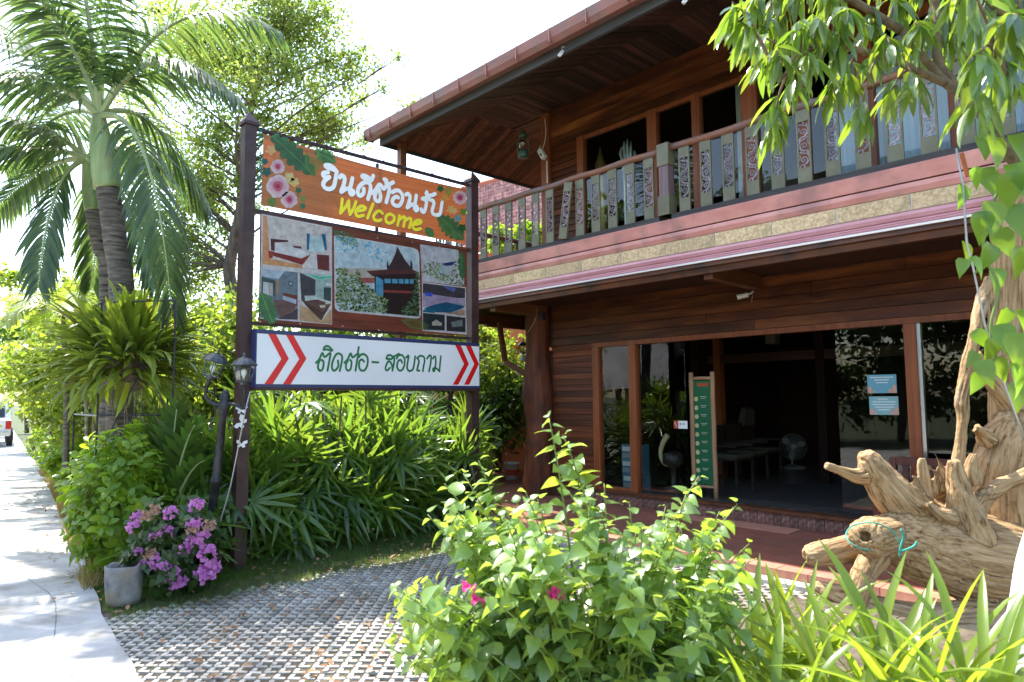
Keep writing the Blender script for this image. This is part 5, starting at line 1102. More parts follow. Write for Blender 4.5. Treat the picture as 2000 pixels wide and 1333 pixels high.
# --- lime shrub with purple bougainvillea at the corner
def bush(name, label, base, center, rad, n, size, mat, tmpl, lim, group=None, stems=14, cat='shrub', upb=.6, seed=1, shell=.55):
    rg = random.Random(seed); t = thing(name, label, cat, base, group); Ms = []; st = MB(); base = Vector(base); center = Vector(center)
    tips = []
    for _ in range(max(10, n//7)):
        q = Vector((rg.gauss(0, 1), rg.gauss(0, 1), rg.gauss(0, 1))).normalized()*rg.uniform(shell, 1)**.7
        q *= 1 + .5*noise.noise(q*2.6+Vector((seed, 0, 0)))
        tips.append((center+Vector((q.x*rad[0], q.y*rad[1], q.z*rad[2])), q))
    for i, (tp, q) in enumerate(tips):
        if i < stems*3: st.tube(bez(base+Vector((rg.uniform(-.06, .06), rg.uniform(-.06, .06), 0)), base.lerp(tp, .5)+Vector((0, 0, .15)), tp, 6), [.012, .010, .008, .006, .004, .003], 5)
        o = (q.normalized()+Vector((0, 0, upb))).normalized(); ph = rg.uniform(0, 6.28)
        e1 = o.orthogonal().normalized(); e2_ = o.cross(e1)
        for k in range(7):
            a = ph+k*2.4; d = (e1*math.cos(a)+e2_*math.sin(a)+o*rg.uniform(.15, .8)).normalized(); s = size*rg.uniform(.65, 1.25)
            Ms.append((frame(tp - o*.02*k + d*.01, d, o, s, rg.uniform(-.4, .4)), rg.randrange(len(tmpl))))
    st.build('stem', M['twig'], t, base)
    def rank(m):
        p = proj(m.to_translation()); c = proj(center)[2]; return p[2]
    leaves(t, Ms, tmpl, mat, lim, 'leaf', rank); return t
sh = on_z(215, 1120, 0)
bush('lime_shrub', 'lime green leafy shrub at the corner beside the concrete pot', sh, at(225, 985, 6.7), (.46, .46, .76), 1900, .105, M['lf_lime'], [T_OVAL], 300, seed=3)
bush('lime_shrub', 'lower lime green shrub behind the corner shrub along the path', on_z(205, 1010, 0), at(215, 930, 8.4), (.46, .46, .5), 1300, .12, M['lf_lime'], [T_OVAL], 120, seed=4, group='lime shrubs along the path')
for k, (px, dep, zc, r, lb_) in enumerate(((195, 10.5, .5, .5, 'clipped lime shrub, third from the corner along the path'), (165, 12.8, .5, .58, 'bright lime shrub fourth from the corner along the path'), (140, 15.5, .55, .68, 'bright lime shrub fifth from the corner along the path'), (116, 19, .6, .8, 'lime shrub beside the parked car'))):
    c = at(px, 900, dep); c.z = zc; bush('lime_shrub', lb_, (c.x, c.y, 0), c, (r, r, zc*.95), 1300, .13, M['lf_lime'], [T_OVAL], 0, seed=10+k, group='lime shrubs along the path')
pbz = at(345, 1075, 6.15); pbase = Vector((pbz.x, pbz.y, 0))
pbg = bush('purple_bougainvillea', 'purple-flowering bougainvillea bush beside the concrete pot', pbase, pbz+Vector((0, 0, .02)), (.38, .42, .42), 1800, .08, M['lf_boug_dark'], [T_HEART], 150, seed=21, cat='flowering shrub', upb=.3)
fl_t = strip([.05, .30, .40, .26, .0], [0, .25, .5, .8, 1], [0, .05, .06, .02, -.05], .4)
fme = tmesh('flower', (lambda q: q)(fl_t), M['petal_purple'])
def cluster_mesh(n, r, mat, seed, s=.045):
    rg = random.Random(seed); b = MB()
    for _ in range(n):
        c = rdir(-.3, 1); c = Vector((c.x, c.y, c.z))*r*rg.uniform(.5, 1); o = c.normalized(); e = o.orthogonal().normalized(); e2_ = o.cross(e)
        for k in range(3):
            a = k*2.09+rg.random(); d = (e*math.cos(a)+e2_*math.sin(a)+o*.75).normalized(); m = frame(c, d, o, s*rg.uniform(.8, 1.2)); b.add([m @ Vector(v) for v in fl_t[0]], fl_t[1])
    return b.mesh('flower_cluster', mat, smooth=True)
cms = [cluster_mesh(14, .07, M['petal_purple'], 5+i) for i in range(3)]
cmd = cluster_mesh(8, .045, M['petal_dry'], 9, .04)
for i, (px, py, s) in enumerate(((385, 990, 1.0), (335, 1005, 1), (268, 1008, .8), (262, 1030, .9), (325, 1045, 1.1), (380, 1025, 1), (400, 1050, 1.1), (360, 1075, .9), (318, 1108, 1.3), (340, 1120, 1.3), (405, 1085, 1.3), (412, 1105, 1.2), (385, 1062, .8), (270, 1080, .6), (350, 1140, 1.2), (408, 1130, 1.1), (280, 1105, .7), (420, 1115, .9), (305, 1095, .9), (372, 1058, .7), (395, 1120, 1.0), (300, 1050, .6))):
    p = at(px, py, 5.78+.12*((i*7) % 5)/5); inst('flower_cluster', cms[i % 3], Matrix.Translation(p) @ Matrix.Rotation(U(-.6, .6), 4, 'X') @ Matrix.Rotation(-.5, 4, 'Y') @ Matrix.Scale(s*.8, 4), pbg)
for px, py in ((300, 1000), (285, 1012), (375, 1035), (292, 1085), (408, 1030)): inst('dry_flower_cluster', cmd, Matrix.Translation(at(px, py, 5.8)), pbg)['kind'] = 'stuff'

# --- foreground bougainvillea
fbz = at(1190, 1250, 2.7); fbase = Vector((fbz.x, fbz.y, 0))
fbo = thing('bougainvillea_bush', 'sunlit green bougainvillea bush with heart-shaped leaves in the foreground', 'shrub', fbase)
tips = [(1072, 815, 2.55), (1100, 850, 2.6), (1120, 900, 2.6), (1140, 950, 2.5), (935, 900, 2.75), (905, 925, 2.7), (868, 945, 2.7), (835, 1005, 2.6), (880, 985, 2.5), (1010, 985, 2.6), (1050, 975, 2.7), (985, 1010, 2.4), (1180, 945, 2.9), (1175, 1000, 2.6), (1365, 930, 2.9), (1340, 965, 2.8), (1440, 985, 3.0), (1405, 1000, 2.9), (1300, 990, 2.8), (1400, 1050, 2.7), (1270, 1040, 2.5), (1230, 985, 2.7), (850, 1140, 2.5), (880, 1160, 2.4), (765, 1195, 2.4), (810, 1180, 2.4), (745, 1255, 2.3), (790, 1245, 2.3), (820, 1290, 2.2), (870, 1310, 2.2), (905, 1070, 2.6), (950, 1110, 2.5), (1000, 1060, 2.6)]
rg = random.Random(33)
tips += [(rg.uniform(750, 900), rg.uniform(1130, 1340), rg.uniform(2.15, 2.6)) for _ in range(22)] + [(rg.uniform(1370, 1490), rg.uniform(1030, 1320), rg.uniform(2.3, 2.9)) for _ in range(26)] + [(rg.uniform(860, 1060), rg.uniform(960, 1120), rg.uniform(2.4, 2.8)) for _ in range(14)]
for _ in range(145):
    px = rg.uniform(830, 1450); lo = np.interp(px, [860, 950, 1050, 1150, 1250, 1350, 1440], [1140, 1050, 1000, 980, 1000, 1010, 1060]); tips.append((px, rg.uniform(lo, 1400), rg.uniform(2.15, 2.95)))
stm = MB(); Ms = []
for i, (px, py, d) in enumerate(tips):
    tp = at(px, py, d); s0 = fbase + Vector((rg.uniform(-.18, .18), rg.uniform(-.18, .18), 0))
    ctl = s0.lerp(tp, .55)+Vector((0, 0, .10+.22*max(0, tp.z-.6)))
    P = bez(s0, ctl, tp, 24); tot = sum((b-a).length for a, b in zip(P, P[1:]))
    stm.tube(P[::3]+[P[-1]], [.008*(1-.75*j/8) for j in range(len(P[::3])+1)], 5)
    nl = int(tot*(.80)/.036); ph = rg.uniform(0, 6.28)
    for k in range(nl):
        u = 1-(k/nl)*.78; f_ = u*23; j = min(22, int(f_)); p = P[j].lerp(P[j+1], f_-j); T = (P[j+1]-P[j]).normalized()
        a = ph+k*2.4; e = T.orthogonal().normalized(); e2_ = T.cross(e); o = e*math.cos(a)+e2_*math.sin(a)
        dn = (o*.95 + T*.35 + Vector((0, 0, rg.uniform(-.75, .05)))).normalized(); s = rg.uniform(.048, .080)*(.55 if k < 3 else 1)
        pet = p + (o+Vector((0, 0, .3)))*.012
        upv = (o*.25+Vector((0, 0, 1))+Vector((rg.uniform(-.6, .6), rg.uniform(-.6, .6), 0))).normalized()
        Ms.append((frame(pet, dn, upv, s, rg.uniform(-.5, .5)), rg.randrange(2)))
stm.build('stem', M['green_stem'], fbo, fbase, smooth=True)
leaves(fbo, Ms, [T_HEART, T_HEART2], M['lf_boug'], 300, 'leaf', vis_rank)
cmp_ = cluster_mesh(2, .018, M['petal_pink'], 15, .035)
for px, py, d in ((912, 1147, 2.35), (1085, 1157, 2.3), (930, 1172, 2.4), (1075, 1165, 2.3)): inst('pink_flower', cmp_, Matrix.Translation(at(px, py, d)) @ Matrix.Scale(.75, 4), fbo)
box('planter_edge', -3.4, 1.0, 1.75, 1.83, -.05, .05, M['concrete']); tag(bpy.data.objects['planter_edge'], kind='structure')

# --- strap-leaved lilies, bottom right
def lily(label, base, n, ln, seed, lean=(0, 0, 0), grp='spider lilies in the foreground'):
    rg = random.Random(seed); t = thing('spider_lily', label, 'plant', base, grp); Ms = []
    for i in range(n):
        a = rg.uniform(0, 6.28); r = rg.uniform(0, .10); el = rg.uniform(.30, 1.35); d = Vector((math.cos(a)*math.cos(el), math.sin(a)*math.cos(el), math.sin(el)))+Vector(lean)
        l = ln*rg.uniform(.7, 1.15); Ms.append((frame(Vector(base)+Vector((r*math.cos(a), r*math.sin(a), 0)), d, (0, 0, 1), (l*rg.uniform(.85, 1.25), l, l), rg.uniform(-.3, .3)), rg.choice((0, 0, 1, 1, 2))))
    leaves(t, Ms, BLADES, M['lf_strap'], 300, 'leaf', vis_rank); return t
for k, (px, py, d, n, ln, lb_) in enumerate(((1460, 1330, 2.9, 34, .52, 'spider lily nearest the bougainvillea bush'), (1560, 1330, 2.75, 34, .52, 'spider lily below the snout of the driftwood'), (1665, 1440, 2.25, 42, .56, 'spider lily in front, with upright white-edged blades'), (1800, 1400, 2.2, 40, .52, 'spider lily in front of the driftwood log'), (1930, 1430, 2.0, 36, .50, 'spider lily by the whitewashed trunk'), (1500, 1450, 2.2, 36, .46, 'low spider lily at the bottom edge under the bougainvillea'), (1720, 1370, 2.7, 30, .48, 'spider lily behind the front ones near the log'))):
    lily(lb_, at(px, py+14, d), int(n*.8), ln*1.02, 200+k)
bs = MB(); bs.add([(-3.3, 1.84, .0), (1.0, 1.84, .0), (1.0, 4.6, .0), (-2.2, 5.2, .0), (-3.0, 3.2, .0)], [(0, 1, 2, 3, 4)])
nb = []
# raised bed the foreground plants grow from
bed = MB(); nx, ny = 24, 20
for i in range(nx+1):
    for j in range(ny+1):
        x = -2.95+i*(3.9/nx); y = 1.84+j*(4.0/ny); e = min(i, nx-i, j, ny-j)/4; bed.v.append((x, y, -.05+min(1, e)*(.30+.05*noise.noise(Vector((x*2, y*2, 0))))))
bed.f = [(i*(ny+1)+j, (i+1)*(ny+1)+j, (i+1)*(ny+1)+j+1, i*(ny+1)+j+1) for i in range(nx) for j in range(ny)]; bed.m = [0]*len(bed.f)
tag(bed.build('planting_bed', M['soil'], smooth=True), kind='structure')

# --- mango tree with the whitewashed trunk, upper right
wt = at(2005, 1420, 2.6)
wb = Vector((wt.x, wt.y, 0))
mg = thing('mango_tree', 'tree with whitewashed trunk whose long drooping leaves fill the upper right corner', 'tree', wb)
trk = [wb, at(2012, 1333, 2.6), at(2030, 1200, 2.62), at(2060, 1050, 2.65), at(2120, 800, 2.75), at(2150, 500, 2.9), at(2120, 250, 3.0), at(2080, 50, 3.0), at(2060, -180, 3.1), at(2080, -420, 3.2)]
b = MB(); P = smooth_line([tuple(p) for p in trk], 6); b.tube(P, [max(.03, r*(1+.08*noise.noise(Vector(tuple(q))*6))) for r, q in zip(np.interp(np.linspace(0, 1, len(P)), [0, .3, .6, 1], [.115, .10, .075, .02]), P)], 16)
q_ = [i for i, f in enumerate(b.f) if sum(b.v[k][2] for k in f)/len(f) > 1.75+.06*math.sin(i)]; b.m = [1 if i in set(q_) else 0 for i in range(len(b.f))]
b.build('trunk', [M['whitewash'], M['bark']], mg, wb, smooth=True)
br = MB(); mains = [([(2130, 330, 2.95), (1990, 320, 3.0), (1900, 195, 3.1), (1850, 165, 3.15), (1760, 60, 3.2)], .035), ([(1900, 195, 3.1), (1835, 130, 3.2), (1830, 20, 3.2), (1800, -120, 3.2)], .028), ([(2100, 150, 3.0), (1980, 50, 2.7), (1900, -40, 2.6)], .03), ([(2120, 200, 3.0), (2000, 190, 2.6), (1950, 120, 2.5)], .02), ([(1760, 60, 3.2), (1640, -10, 3.2), (1520, -30, 3.2)], .02), ([(2110, 220, 3.0), (2220, 120, 3.1), (2340, 40, 3.2)], .025), ([(2080, 0, 3.0), (2190, -120, 3.1), (2300, -180, 3.1)], .02), ([(2070, -80, 3.1), (1900, -180, 3.1), (1700, -240, 3.1)], .022), ([(1850, 165, 3.15), (1720, 110, 3.1), (1600, 90, 3.1), (1520, 160, 3.0)], .018)]
for q, r in mains:
    P = smooth_line([tuple(at(*p)) for p in q], 5); br.tube(P, np.linspace(r, r*.45, len(P)), 8)
rg = random.Random(55); MP = [Vector(p) for q, r in mains for p in smooth_line([tuple(at(*p)) for p in q], 5)]
tw = [(1440, 40), (1430, 5), (1460, 80), (1480, 130), (1500, 60), (1470, 20), (1520, 110), (1545, 170), (1560, 60), (1520, 30), (1590, 120), (1600, 40), (1620, 190), (1640, 90), (1660, 20), (1650, 160), (1680, 230), (1700, 120), (1700, 50), (1735, 190), (1740, 90), (1760, 20), (1790, 170), (1780, 110), (1800, 60), (1840, 20), (1870, 90), (1900, 30), (1910, 120), (1940, 60), (1960, 10), (1985, 90), (1510, 225), (1505, 262), (1900, 210), (1930, 180), (1965, 150), (1990, 30), (1560, -20), (1620, -30), (1700, -30), (1800, -30), (1880, -40), (1850, 50), (1530, 0), (1610, 0), (1580, 80)]
rq = random.Random(91); tw += [(rq.uniform(2030, 2420), rq.uniform(-260, 330)) for _ in range(34)] + [(rq.uniform(1500, 2100), rq.uniform(-380, -70)) for _ in range(26)]
Ms = []
for px, py in tw:
    d = (rg.uniform(2.85, 3.45) if px < 1880 else rg.uniform(2.3, 2.9)) if px < 2010 and py > -60 else rg.uniform(2.6, 3.5); tp = at(px, py, d); st = min(MP, key=lambda q: (q-tp).length)
    pts = bez(st, st.lerp(tp, .5)+Vector((0, 0, .12)), tp, 6); br.tube(pts, [.008, .007, .006, .005, .004, .003], 5)
    T = (pts[-1]-pts[-2]).normalized()
    for k in range(rg.randint(12, 19)):
        a = k*2.4; e = Vector((0, 0, 1)).orthogonal(); o = Vector((math.cos(a), math.sin(a), 0)); dn = (o*rg.uniform(.3, 1.2)+T*.3+Vector((0, 0, -rg.uniform(.35, 1.2)))-_r*.12).normalized()
        l = rg.uniform(.12, .20)*(1.0 if px < 1880 else 1.05); p = tp - T*rg.uniform(0, .10)
        Ms.append((frame(p, dn, o+Vector((0, 0, .6)), (l*.9, l, l), rg.uniform(-.5, .5)), 0))
br.build('branch', M['twig'], mg, smooth=True)
leaves(mg, Ms, [T_LANCE], M['lf_mango'], 300, 'leaf', vis_rank)
# canopy of the same tree above and behind the camera's right, out of frame, kept sparse
# --- vine with large leaves hanging at the right
vn = thing('hanging_vine', 'vine with large glossy leaves hanging on a wire at the right edge', 'vine', at(1940, 800, 2.9))
vp = [(1890, 300), (1885, 340), (1905, 420), (1930, 540), (1945, 620), (1960, 700), (1985, 800)]
MB().tube([at(x, y, 2.9) for x, y in [(1868, 290), (1880, 360), (1888, 470), (1900, 520), (1925, 640), (1965, 760), (2010, 880)]], .0045, 6).build('wire', M['wire'], vn, smooth=True)
MB().tube(smooth_line([tuple(at(x, y, 2.85)) for x, y in [(2020, 300), (1960, 350), (1920, 480), (1950, 560), (1935, 640), (1950, 720)]], 5), .006, 6).build('stem', M['green_stem'], vn, smooth=True)
Ms = []; rg = random.Random(77)
for (px, py, s, ang) in ((1880, 380, .085, -.3), (1905, 345, .07, .4), (1930, 350, .11, .2), (1970, 370, .13, .0), (1990, 430, .13, .3), (1940, 420, .11, -.2), (1915, 440, .10, .1), (1960, 470, .11, .3), (1925, 500, .10, -.5), (1888, 490, .085, -.1), (1905, 520, .075, .5), (1985, 510, .10, .2), (1945, 545, .09, .0), (1880, 520, .06, -.3), (1985, 345, .12, .1), (1945, 290, .12, -.1), (1990, 290, .13, .2), (1925, 280, .10, -.2), (1915, 660, .075, .6), (1935, 680, .085, -.3), (1960, 660, .11, .2), (1985, 680, .12, -.1), (1925, 725, .085, .2), (1950, 720, .09, .6), (1980, 740, .12, .3), (1910, 745, .07, -.4), (1995, 630, .11, .2), (1960, 620, .08, -.5), (1900, 700, .06, -.7), (1990, 770, .10, -.2)):
    d = rg.uniform(2.5, 3.0); dn = (-_u + _r*ang + _f*rg.uniform(-.4, .3)).normalized(); Ms.append((frame(at(px, py, d)-dn*s*.4, dn, -_f+_u*rg.uniform(.2, .8), (s*.95, s*1.2, s), rg.uniform(-.5, .5)), rg.randrange(2)))
leaves(vn, Ms, [T_HEART, T_HEART2], M['lf_vine'], 300, 'leaf', vis_rank)
MB().tube([at(1878, 300, 2.92), at(1890, 345, 2.9)], .009, 6).build('clay_clip', M['orange_trim'], vn)

# --- driftwood
def px_tube(b, pts, dep=5.2, n=14):
    P = smooth_line([tuple(at(p[0], p[1], p[2] if len(p) > 3 else dep)) + ((p[3] if len(p) > 3 else p[2])*dep/F_PX,) for p in pts], 6)
    b.tube([p[:3] for p in P], [max(.004, p[3]) for p in P], n)
b = MB(); SEG = []
_pt = px_tube
def px_tube(b, pts, dep=5.2, n=14):
    P = smooth_line([tuple(at(p[0], p[1], p[2])) + (p[3]*dep/F_PX,) for p in pts], 6)
    b.tube([p[:3] for p in P], [max(.004, p[3]) for p in P], n)
    off = U(0, 50); L0 = 0
    for p, q in zip(P, P[1:]):
        l = float(np.linalg.norm(q[:3]-p[:3])); SEG.append((p[:3], q[:3], (p[3]+q[3])/2, L0+off, l)); L0 += l
px_tube(b, [(2150, 1130, 5.5, 84), (2000, 1105, 5.3, 80), (1880, 1088, 5.2, 82), (1800, 1066, 5.15, 70), (1755, 1050, 5.1, 50), (1730, 1045, 5.05, 36)])
px_tube(b, [(1920, 1060, 5.3, 58), (1810, 1025, 5.25, 54), (1762, 985, 5.2, 44), (1728, 945, 5.2, 36), (1706, 915, 5.2, 29), (1696, 896, 5.2, 24), (1691, 884, 5.2, 15)])
px_tube(b, [(1718, 925, 5.2, 24), (1675, 930, 5.18, 16), (1645, 921, 5.15, 11), (1618, 912, 5.15, 10), (1611, 909, 5.15, 7)])
px_tube(b, [(1770, 1040, 5.15, 36), (1725, 1046, 5.0, 37), (1700, 1050, 4.88, 38), (1688, 1051, 4.80, 32), (1684, 1052, 4.77, 18)])
px_tube(b, [(1730, 1062, 5.2, 32), (1660, 1072, 5.2, 27), (1615, 1080, 5.18, 27), (1585, 1086, 5.15, 22), (1572, 1088, 5.15, 13)])
px_tube(b, [(1900, 1060, 5.1, 46), (1880, 990, 5.05, 30), (1868, 940, 5.05, 19), (1862, 905, 5.05, 15), (1861, 896, 5.05, 9)])
px_tube(b, [(1862, 1010, 5.05, 22), (1836, 1004, 5.0, 14), (1818, 990, 5.0, 11), (1814, 978, 5.0, 8)])
px_tube(b, [(1850, 1020, 5.3, 36), (1806, 980, 5.3, 26), (1850, 945, 5.3, 26)])
for q in ([(1815, 980, 11), (1806, 940, 11), (1803, 905, 9), (1803, 893, 6)], [(1850, 960, 13), (1840, 920, 7), (1826, 885, 3)], [(1785, 990, 13), (1776, 960, 8), (1766, 936, 5)], [(1860, 950, 14), (1850, 920, 8), (1843, 912, 5)], [(1800, 965, 8), (1790, 945, 5), (1784, 928, 3)], [(1840, 940, 7), (1824, 922, 4), (1815, 905, 2)], [(1900, 1000, 26), (1930, 965, 17), (1990, 935, 14), (2040, 915, 15)], [(1900, 945, 15), (1895, 915, 11), (1902, 885, 8)], [(1770, 1000, 10), (1750, 990, 6), (1745, 978, 3)], [(1870, 985, 9), (1885, 950, 6), (1890, 930, 3)], [(1825, 965, 9), (1828, 930, 5), (1834, 905, 3)], [(1915, 930, 9), (1905, 915, 6), (1900, 905, 4)]): px_tube(b, [(x, y, 5.15, r) for x, y, r in q])
px_tube(b, [(1965, 1010, 5.5, 72), (1962, 940, 5.5, 66), (1970, 880, 5.5, 58), (1980, 840, 5.5, 46), (1988, 822, 5.5, 36)])
px_tube(b, [(2080, 1050, 5.5, 70), (2060, 930, 5.5, 70), (2050, 860, 5.5, 60)])
px_tube(b, [(1990, 860, 5.6, 55), (1980, 720, 5.6, 46), (1975, 600, 5.6, 42), (1978, 480, 5.6, 40), (1990, 380, 5.6, 34), (2000, 300, 5.6, 20)])
px_tube(b, [(1868, 940, 5.3, 15), (1875, 870, 5.3, 13), (1880, 810, 5.3, 12), (1878, 780, 5.3, 13), (1890, 720, 5.3, 13), (1905, 650, 5.3, 12), (1920, 580, 5.4, 12), (1930, 540, 5.4, 6)])
px_tube(b, [(1985, 800, 5.5, 28), (1935, 740, 5.5, 17), (1905, 690, 5.4, 10)])
px_tube(b, [(1930, 860, 5.4, 20), (1915, 845, 5.35, 13), (1908, 838, 5.3, 11), (1905, 836, 5.3, 7)])
px_tube(b, [(2100, 1230, 5.0, 54), (1900, 1222, 5.0, 44), (1760, 1212, 5.0, 36), (1640, 1165, 5.05, 24), (1590, 1145, 5.1, 12)])
px_tube(b, [(1990, 1130, 5.4, 66), (1990, 1240, 5.4, 70)]); px_tube(b, [(1720, 1070, 5.1, 28), (1690, 1120, 5.0, 22), (1665, 1180, 5.0, 26)])
tmp = bpy.data.objects.new('driftwood_source', b.mesh('driftwood_source', M['drift'])); COL.objects.link(tmp)
md = tmp.modifiers.new('remesh', 'REMESH'); md.mode = 'VOXEL'; md.voxel_size = .0105; md.use_smooth_shade = True
dg = bpy.context.evaluated_depsgraph_get(); ev = tmp.evaluated_get(dg); me = bpy.data.meshes.new_from_object(ev)
bpy.data.objects.remove(tmp)
nv = len(me.vertices); co = np.empty(nv*3, np.float32); me.vertices.foreach_get('co', co); no = np.empty_like(co); me.vertices.foreach_get('normal', no); co = co.reshape(-1, 3).astype(float); no = no.reshape(-1, 3)
# wood grain follows the limb each point belongs to
SA = np.array([q[0] for q in SEG]); SB = np.array([q[1] for q in SEG]); SR = np.array([q[2] for q in SEG]); SO = np.array([q[3] for q in SEG]); SLn = np.array([q[4] for q in SEG]); SD = SB-SA; DD = (SD**2).sum(1)+1e-12
best = np.full(nv, 1e9); gr = np.zeros((nv, 3))
for k in range(len(SEG)):
    t = np.clip(((co-SA[k]) @ SD[k])/DD[k], 0, 1); pr = SA[k]+t[:, None]*SD[k]; dv = co-pr; dist_ = np.linalg.norm(dv, axis=1)/SR[k]
    mk = dist_ < best; best[mk] = dist_[mk]; ax_ = SD[k]/math.sqrt(DD[k]); e1_ = np.cross(ax_, [.31, .52, .79]); e1_ /= np.linalg.norm(e1_); e2_ = np.cross(ax_, e1_)
    gr[mk] = np.stack([SO[k]+t[mk]*SLn[k], dv[mk] @ e1_, dv[mk] @ e2_], 1)
dsp = np.empty(nv)
for i in range(nv):
    g0, g1, g2 = gr[i]; v = Vector(co[i])
    dsp[i] = .016*noise.noise(v*3.4) + .008*noise.noise(v*9) - .022*max(0, .55-abs(noise.noise(Vector((g0*1.6, g1*13, g2*13))))*2.6) - .008*abs(noise.noise(Vector((g0*5, g1*34, g2*34)))) + .003*noise.noise(v*38)
co += no*dsp[:, None]
hole = np.array(tuple(at(1690, 1048, 4.74))); vd = np.array(tuple((at(1690, 1048, 4.74)-Vector((0, 0, CH))).normalized())); axd = np.linalg.norm(np.cross(co-hole, vd), axis=1)
mk = (axd < .034) & (np.abs((co-hole) @ vd) < .16); co[mk] += vd*.10
dwb = at(1800, 1250, 5.2); dwb.z = 0
co -= np.array(tuple(dwb)); me.vertices.foreach_set('co', co.astype(np.float32).ravel()); me.materials.clear(); me.materials.append(M['drift']); me.polygons.foreach_set('use_smooth', [True]*len(me.polygons))
at_ = me.attributes.new('grain', 'FLOAT_VECTOR', 'POINT'); at_.data.foreach_set('vector', gr.astype(np.float32).ravel()); me.update()
dw = bpy.data.objects.new('driftwood', me); COL.objects.link(dw); _reg(dw, dwb, None); tag(dw, 'huge gnarled driftwood stump with roots lying before the house', 'driftwood')
gs = thing('green_string', 'turquoise string looped around the eye-like knob of the driftwood', 'string', at(1690, 1050, 4.7))
MB().tube(smooth_line([tuple(at(x, y, d)) for x, y, d in ((1700, 1076, 4.68), (1668, 1066, 4.64), (1652, 1046, 4.72), (1668, 1026, 4.8), (1710, 1022, 4.74), (1745, 1040, 4.74), (1756, 1062, 4.72))], 6), .005, 6).build('loop', M['string'], gs, smooth=True)
MB().tube(smooth_line([tuple(at(x, y, 4.66)) for x, y in ((1760, 1034), (1764, 1050), (1758, 1072), (1757, 1088))], 5), .007, 6).build('tail', M['string'], gs, smooth=True)
MB().tube(smooth_line([tuple(at(x, y, 4.66)) for x, y in ((1757, 1078), (1775, 1072), (1786, 1066), (1791, 1058))], 5), .007, 6).build('tail', M['string'], gs, smooth=True)

# ================================================================== smaller things on and in the house
def disc(c, r, n, ax, th): return MB().lathe(c, [(r, 0), (r, th)], n, axis=ax)
# bulbs at the eave
for k, (px, py) in enumerate(((1097, 104), (1340, 0))):
    c = on_y(px, py, 6.30)
    t = thing('eave_bulb', ['white energy-saving bulb on the eave board, left one', 'white energy-saving bulb on the eave board, at the top edge'][k], 'light bulb', c, 'bulbs along the eave')
    ax = Vector((-.15, -.55, -.8)).normalized(); q = c - ax*.09
    MB().lathe(q-ax*.03, [(.02, -.05), (.042, -.03), (.045, .03), (.05, .05), (.04, .06)], 12, axis=ax).build('socket', M['grey_plastic'], t, smooth=True)
    u = MB()
    for a in range(3): o = Vector((math.cos(a*2.09), math.sin(a*2.09), 0))*.018; u.tube([q+ax*.03+o, q+ax*.14+o, q+ax*.15+o*.3], .013, 7)
    u.build('lamp_tube', M['white_plastic'], t, smooth=True)
    MB().bar(q-ax*.05, q-ax*.05+Vector((.02, .06, .06)), .02).build('bracket', M['grey_plastic'], t)
# hanging oil lantern under the side soffit
lc = on_z(1022, 258, 6.58); lc = at(1022, 290, 11.2)
t = thing('oil_lantern', 'green oil lantern hanging below the eave beside the corner post', 'lantern', lc)
gm = plain('lantern_green', (.03, .065, .04), .45)
MB().lathe(lc-Vector((0, 0, .16)), [(.085, 0), (.09, .03), (.09, .09), (.07, .12), (.05, .15)], 14).build('fuel_tank', gm, t, smooth=True)
MB().lathe(lc, [(.05, -.01), (.075, .06), (.07, .14), (.05, .18)], 14).build('chimney_glass', M['lamp_glass'], t, smooth=True)
MB().lathe(lc+Vector((0, 0, .18)), [(.06, 0), (.065, .03), (.04, .06), (.045, .09), (.02, .12)], 14).build('cap', gm, t, smooth=True)
for s in (-1, 1): MB().tube([lc+_r*.085*s-Vector((0, 0, .08)), lc+_r*.095*s+Vector((0, 0, .06)), lc+_r*.05*s+Vector((0, 0, .2))], .008, 6).build('side_tube', gm, t)
MB().tube([lc+Vector((0, 0, .29)), Vector((lc.x, lc.y, 6.64))], .004, 5).build('hook', M['iron'], t)
# flood light and cable at the corner post
fc = on_y(1060, 298, 8.28)
t = thing('flood_light', 'small white outdoor lamp on the upper corner post', 'lamp', fc)
MB().bar(fc+Vector((-.02, -.04, .03)), fc+Vector((.08, -.04, -.13)), .08, .09).build('housing', M['white_plastic'], t)
MB().bar(fc+Vector((.03, -.09, -.06)), fc+Vector((.055, -.09, -.10)), .05, .02).build('lens', M['grey_plastic'], t)
MB().tube(smooth_line([tuple(on_y(x, y, 8.26)) for x, y in ((1064, 232), (1066, 262), (1060, 290), (1050, 296), (1056, 285))], 5), .006, 5).build('cable', M['white_plastic'], t)
MB().tube([on_y(1068, 315, 8.30), on_y(1069, 358, 8.30)], .010, 6).build('conduit', M['white_plastic'], t)
# security camera
cc = on_y(1452, 578, 8.24)
t = thing('security_camera', 'white bullet security camera above the doorway', 'camera', cc)
ax = Vector((-.75, -.6, -.22)).normalized()
MB().lathe(cc-ax*.06, [(.03, 0), (.034, .01), (.034, .13), (.036, .14), (.030, .145)], 14, axis=ax).build('body', M['white_plastic'], t, smooth=True)
MB().lathe(cc+ax*.082, [(.027, 0), (.026, .006)], 14, axis=ax).build('lens', M['black_metal'], t)
MB().tube([cc-ax*.05, cc-ax*.10+Vector((0, .04, .02)), Vector((cc.x+.08, 8.345, cc.z+.06))], .012, 7).build('mount', M['white_plastic'], t)
MB().tube(smooth_line([(cc.x+.08, 8.34, cc.z+.06), (cc.x+.09, 8.30, cc.z-.02), (cc.x+.07, 8.32, cc.z-.08)], 5), .004, 5).build('cable', M['wire'], t)
MB().box(-8.0, -7.94, 8.13, 8.2, 3.0, 3.13).build('junction_box', M['black_metal'], house)
MB().tube(smooth_line([(-8.02, 8.08, 3.2), (-8.05, 8.06, 3.0), (-8.2, 8.03, 2.8)], 6), .004, 5).build('loose_cable', M['wire'], house)
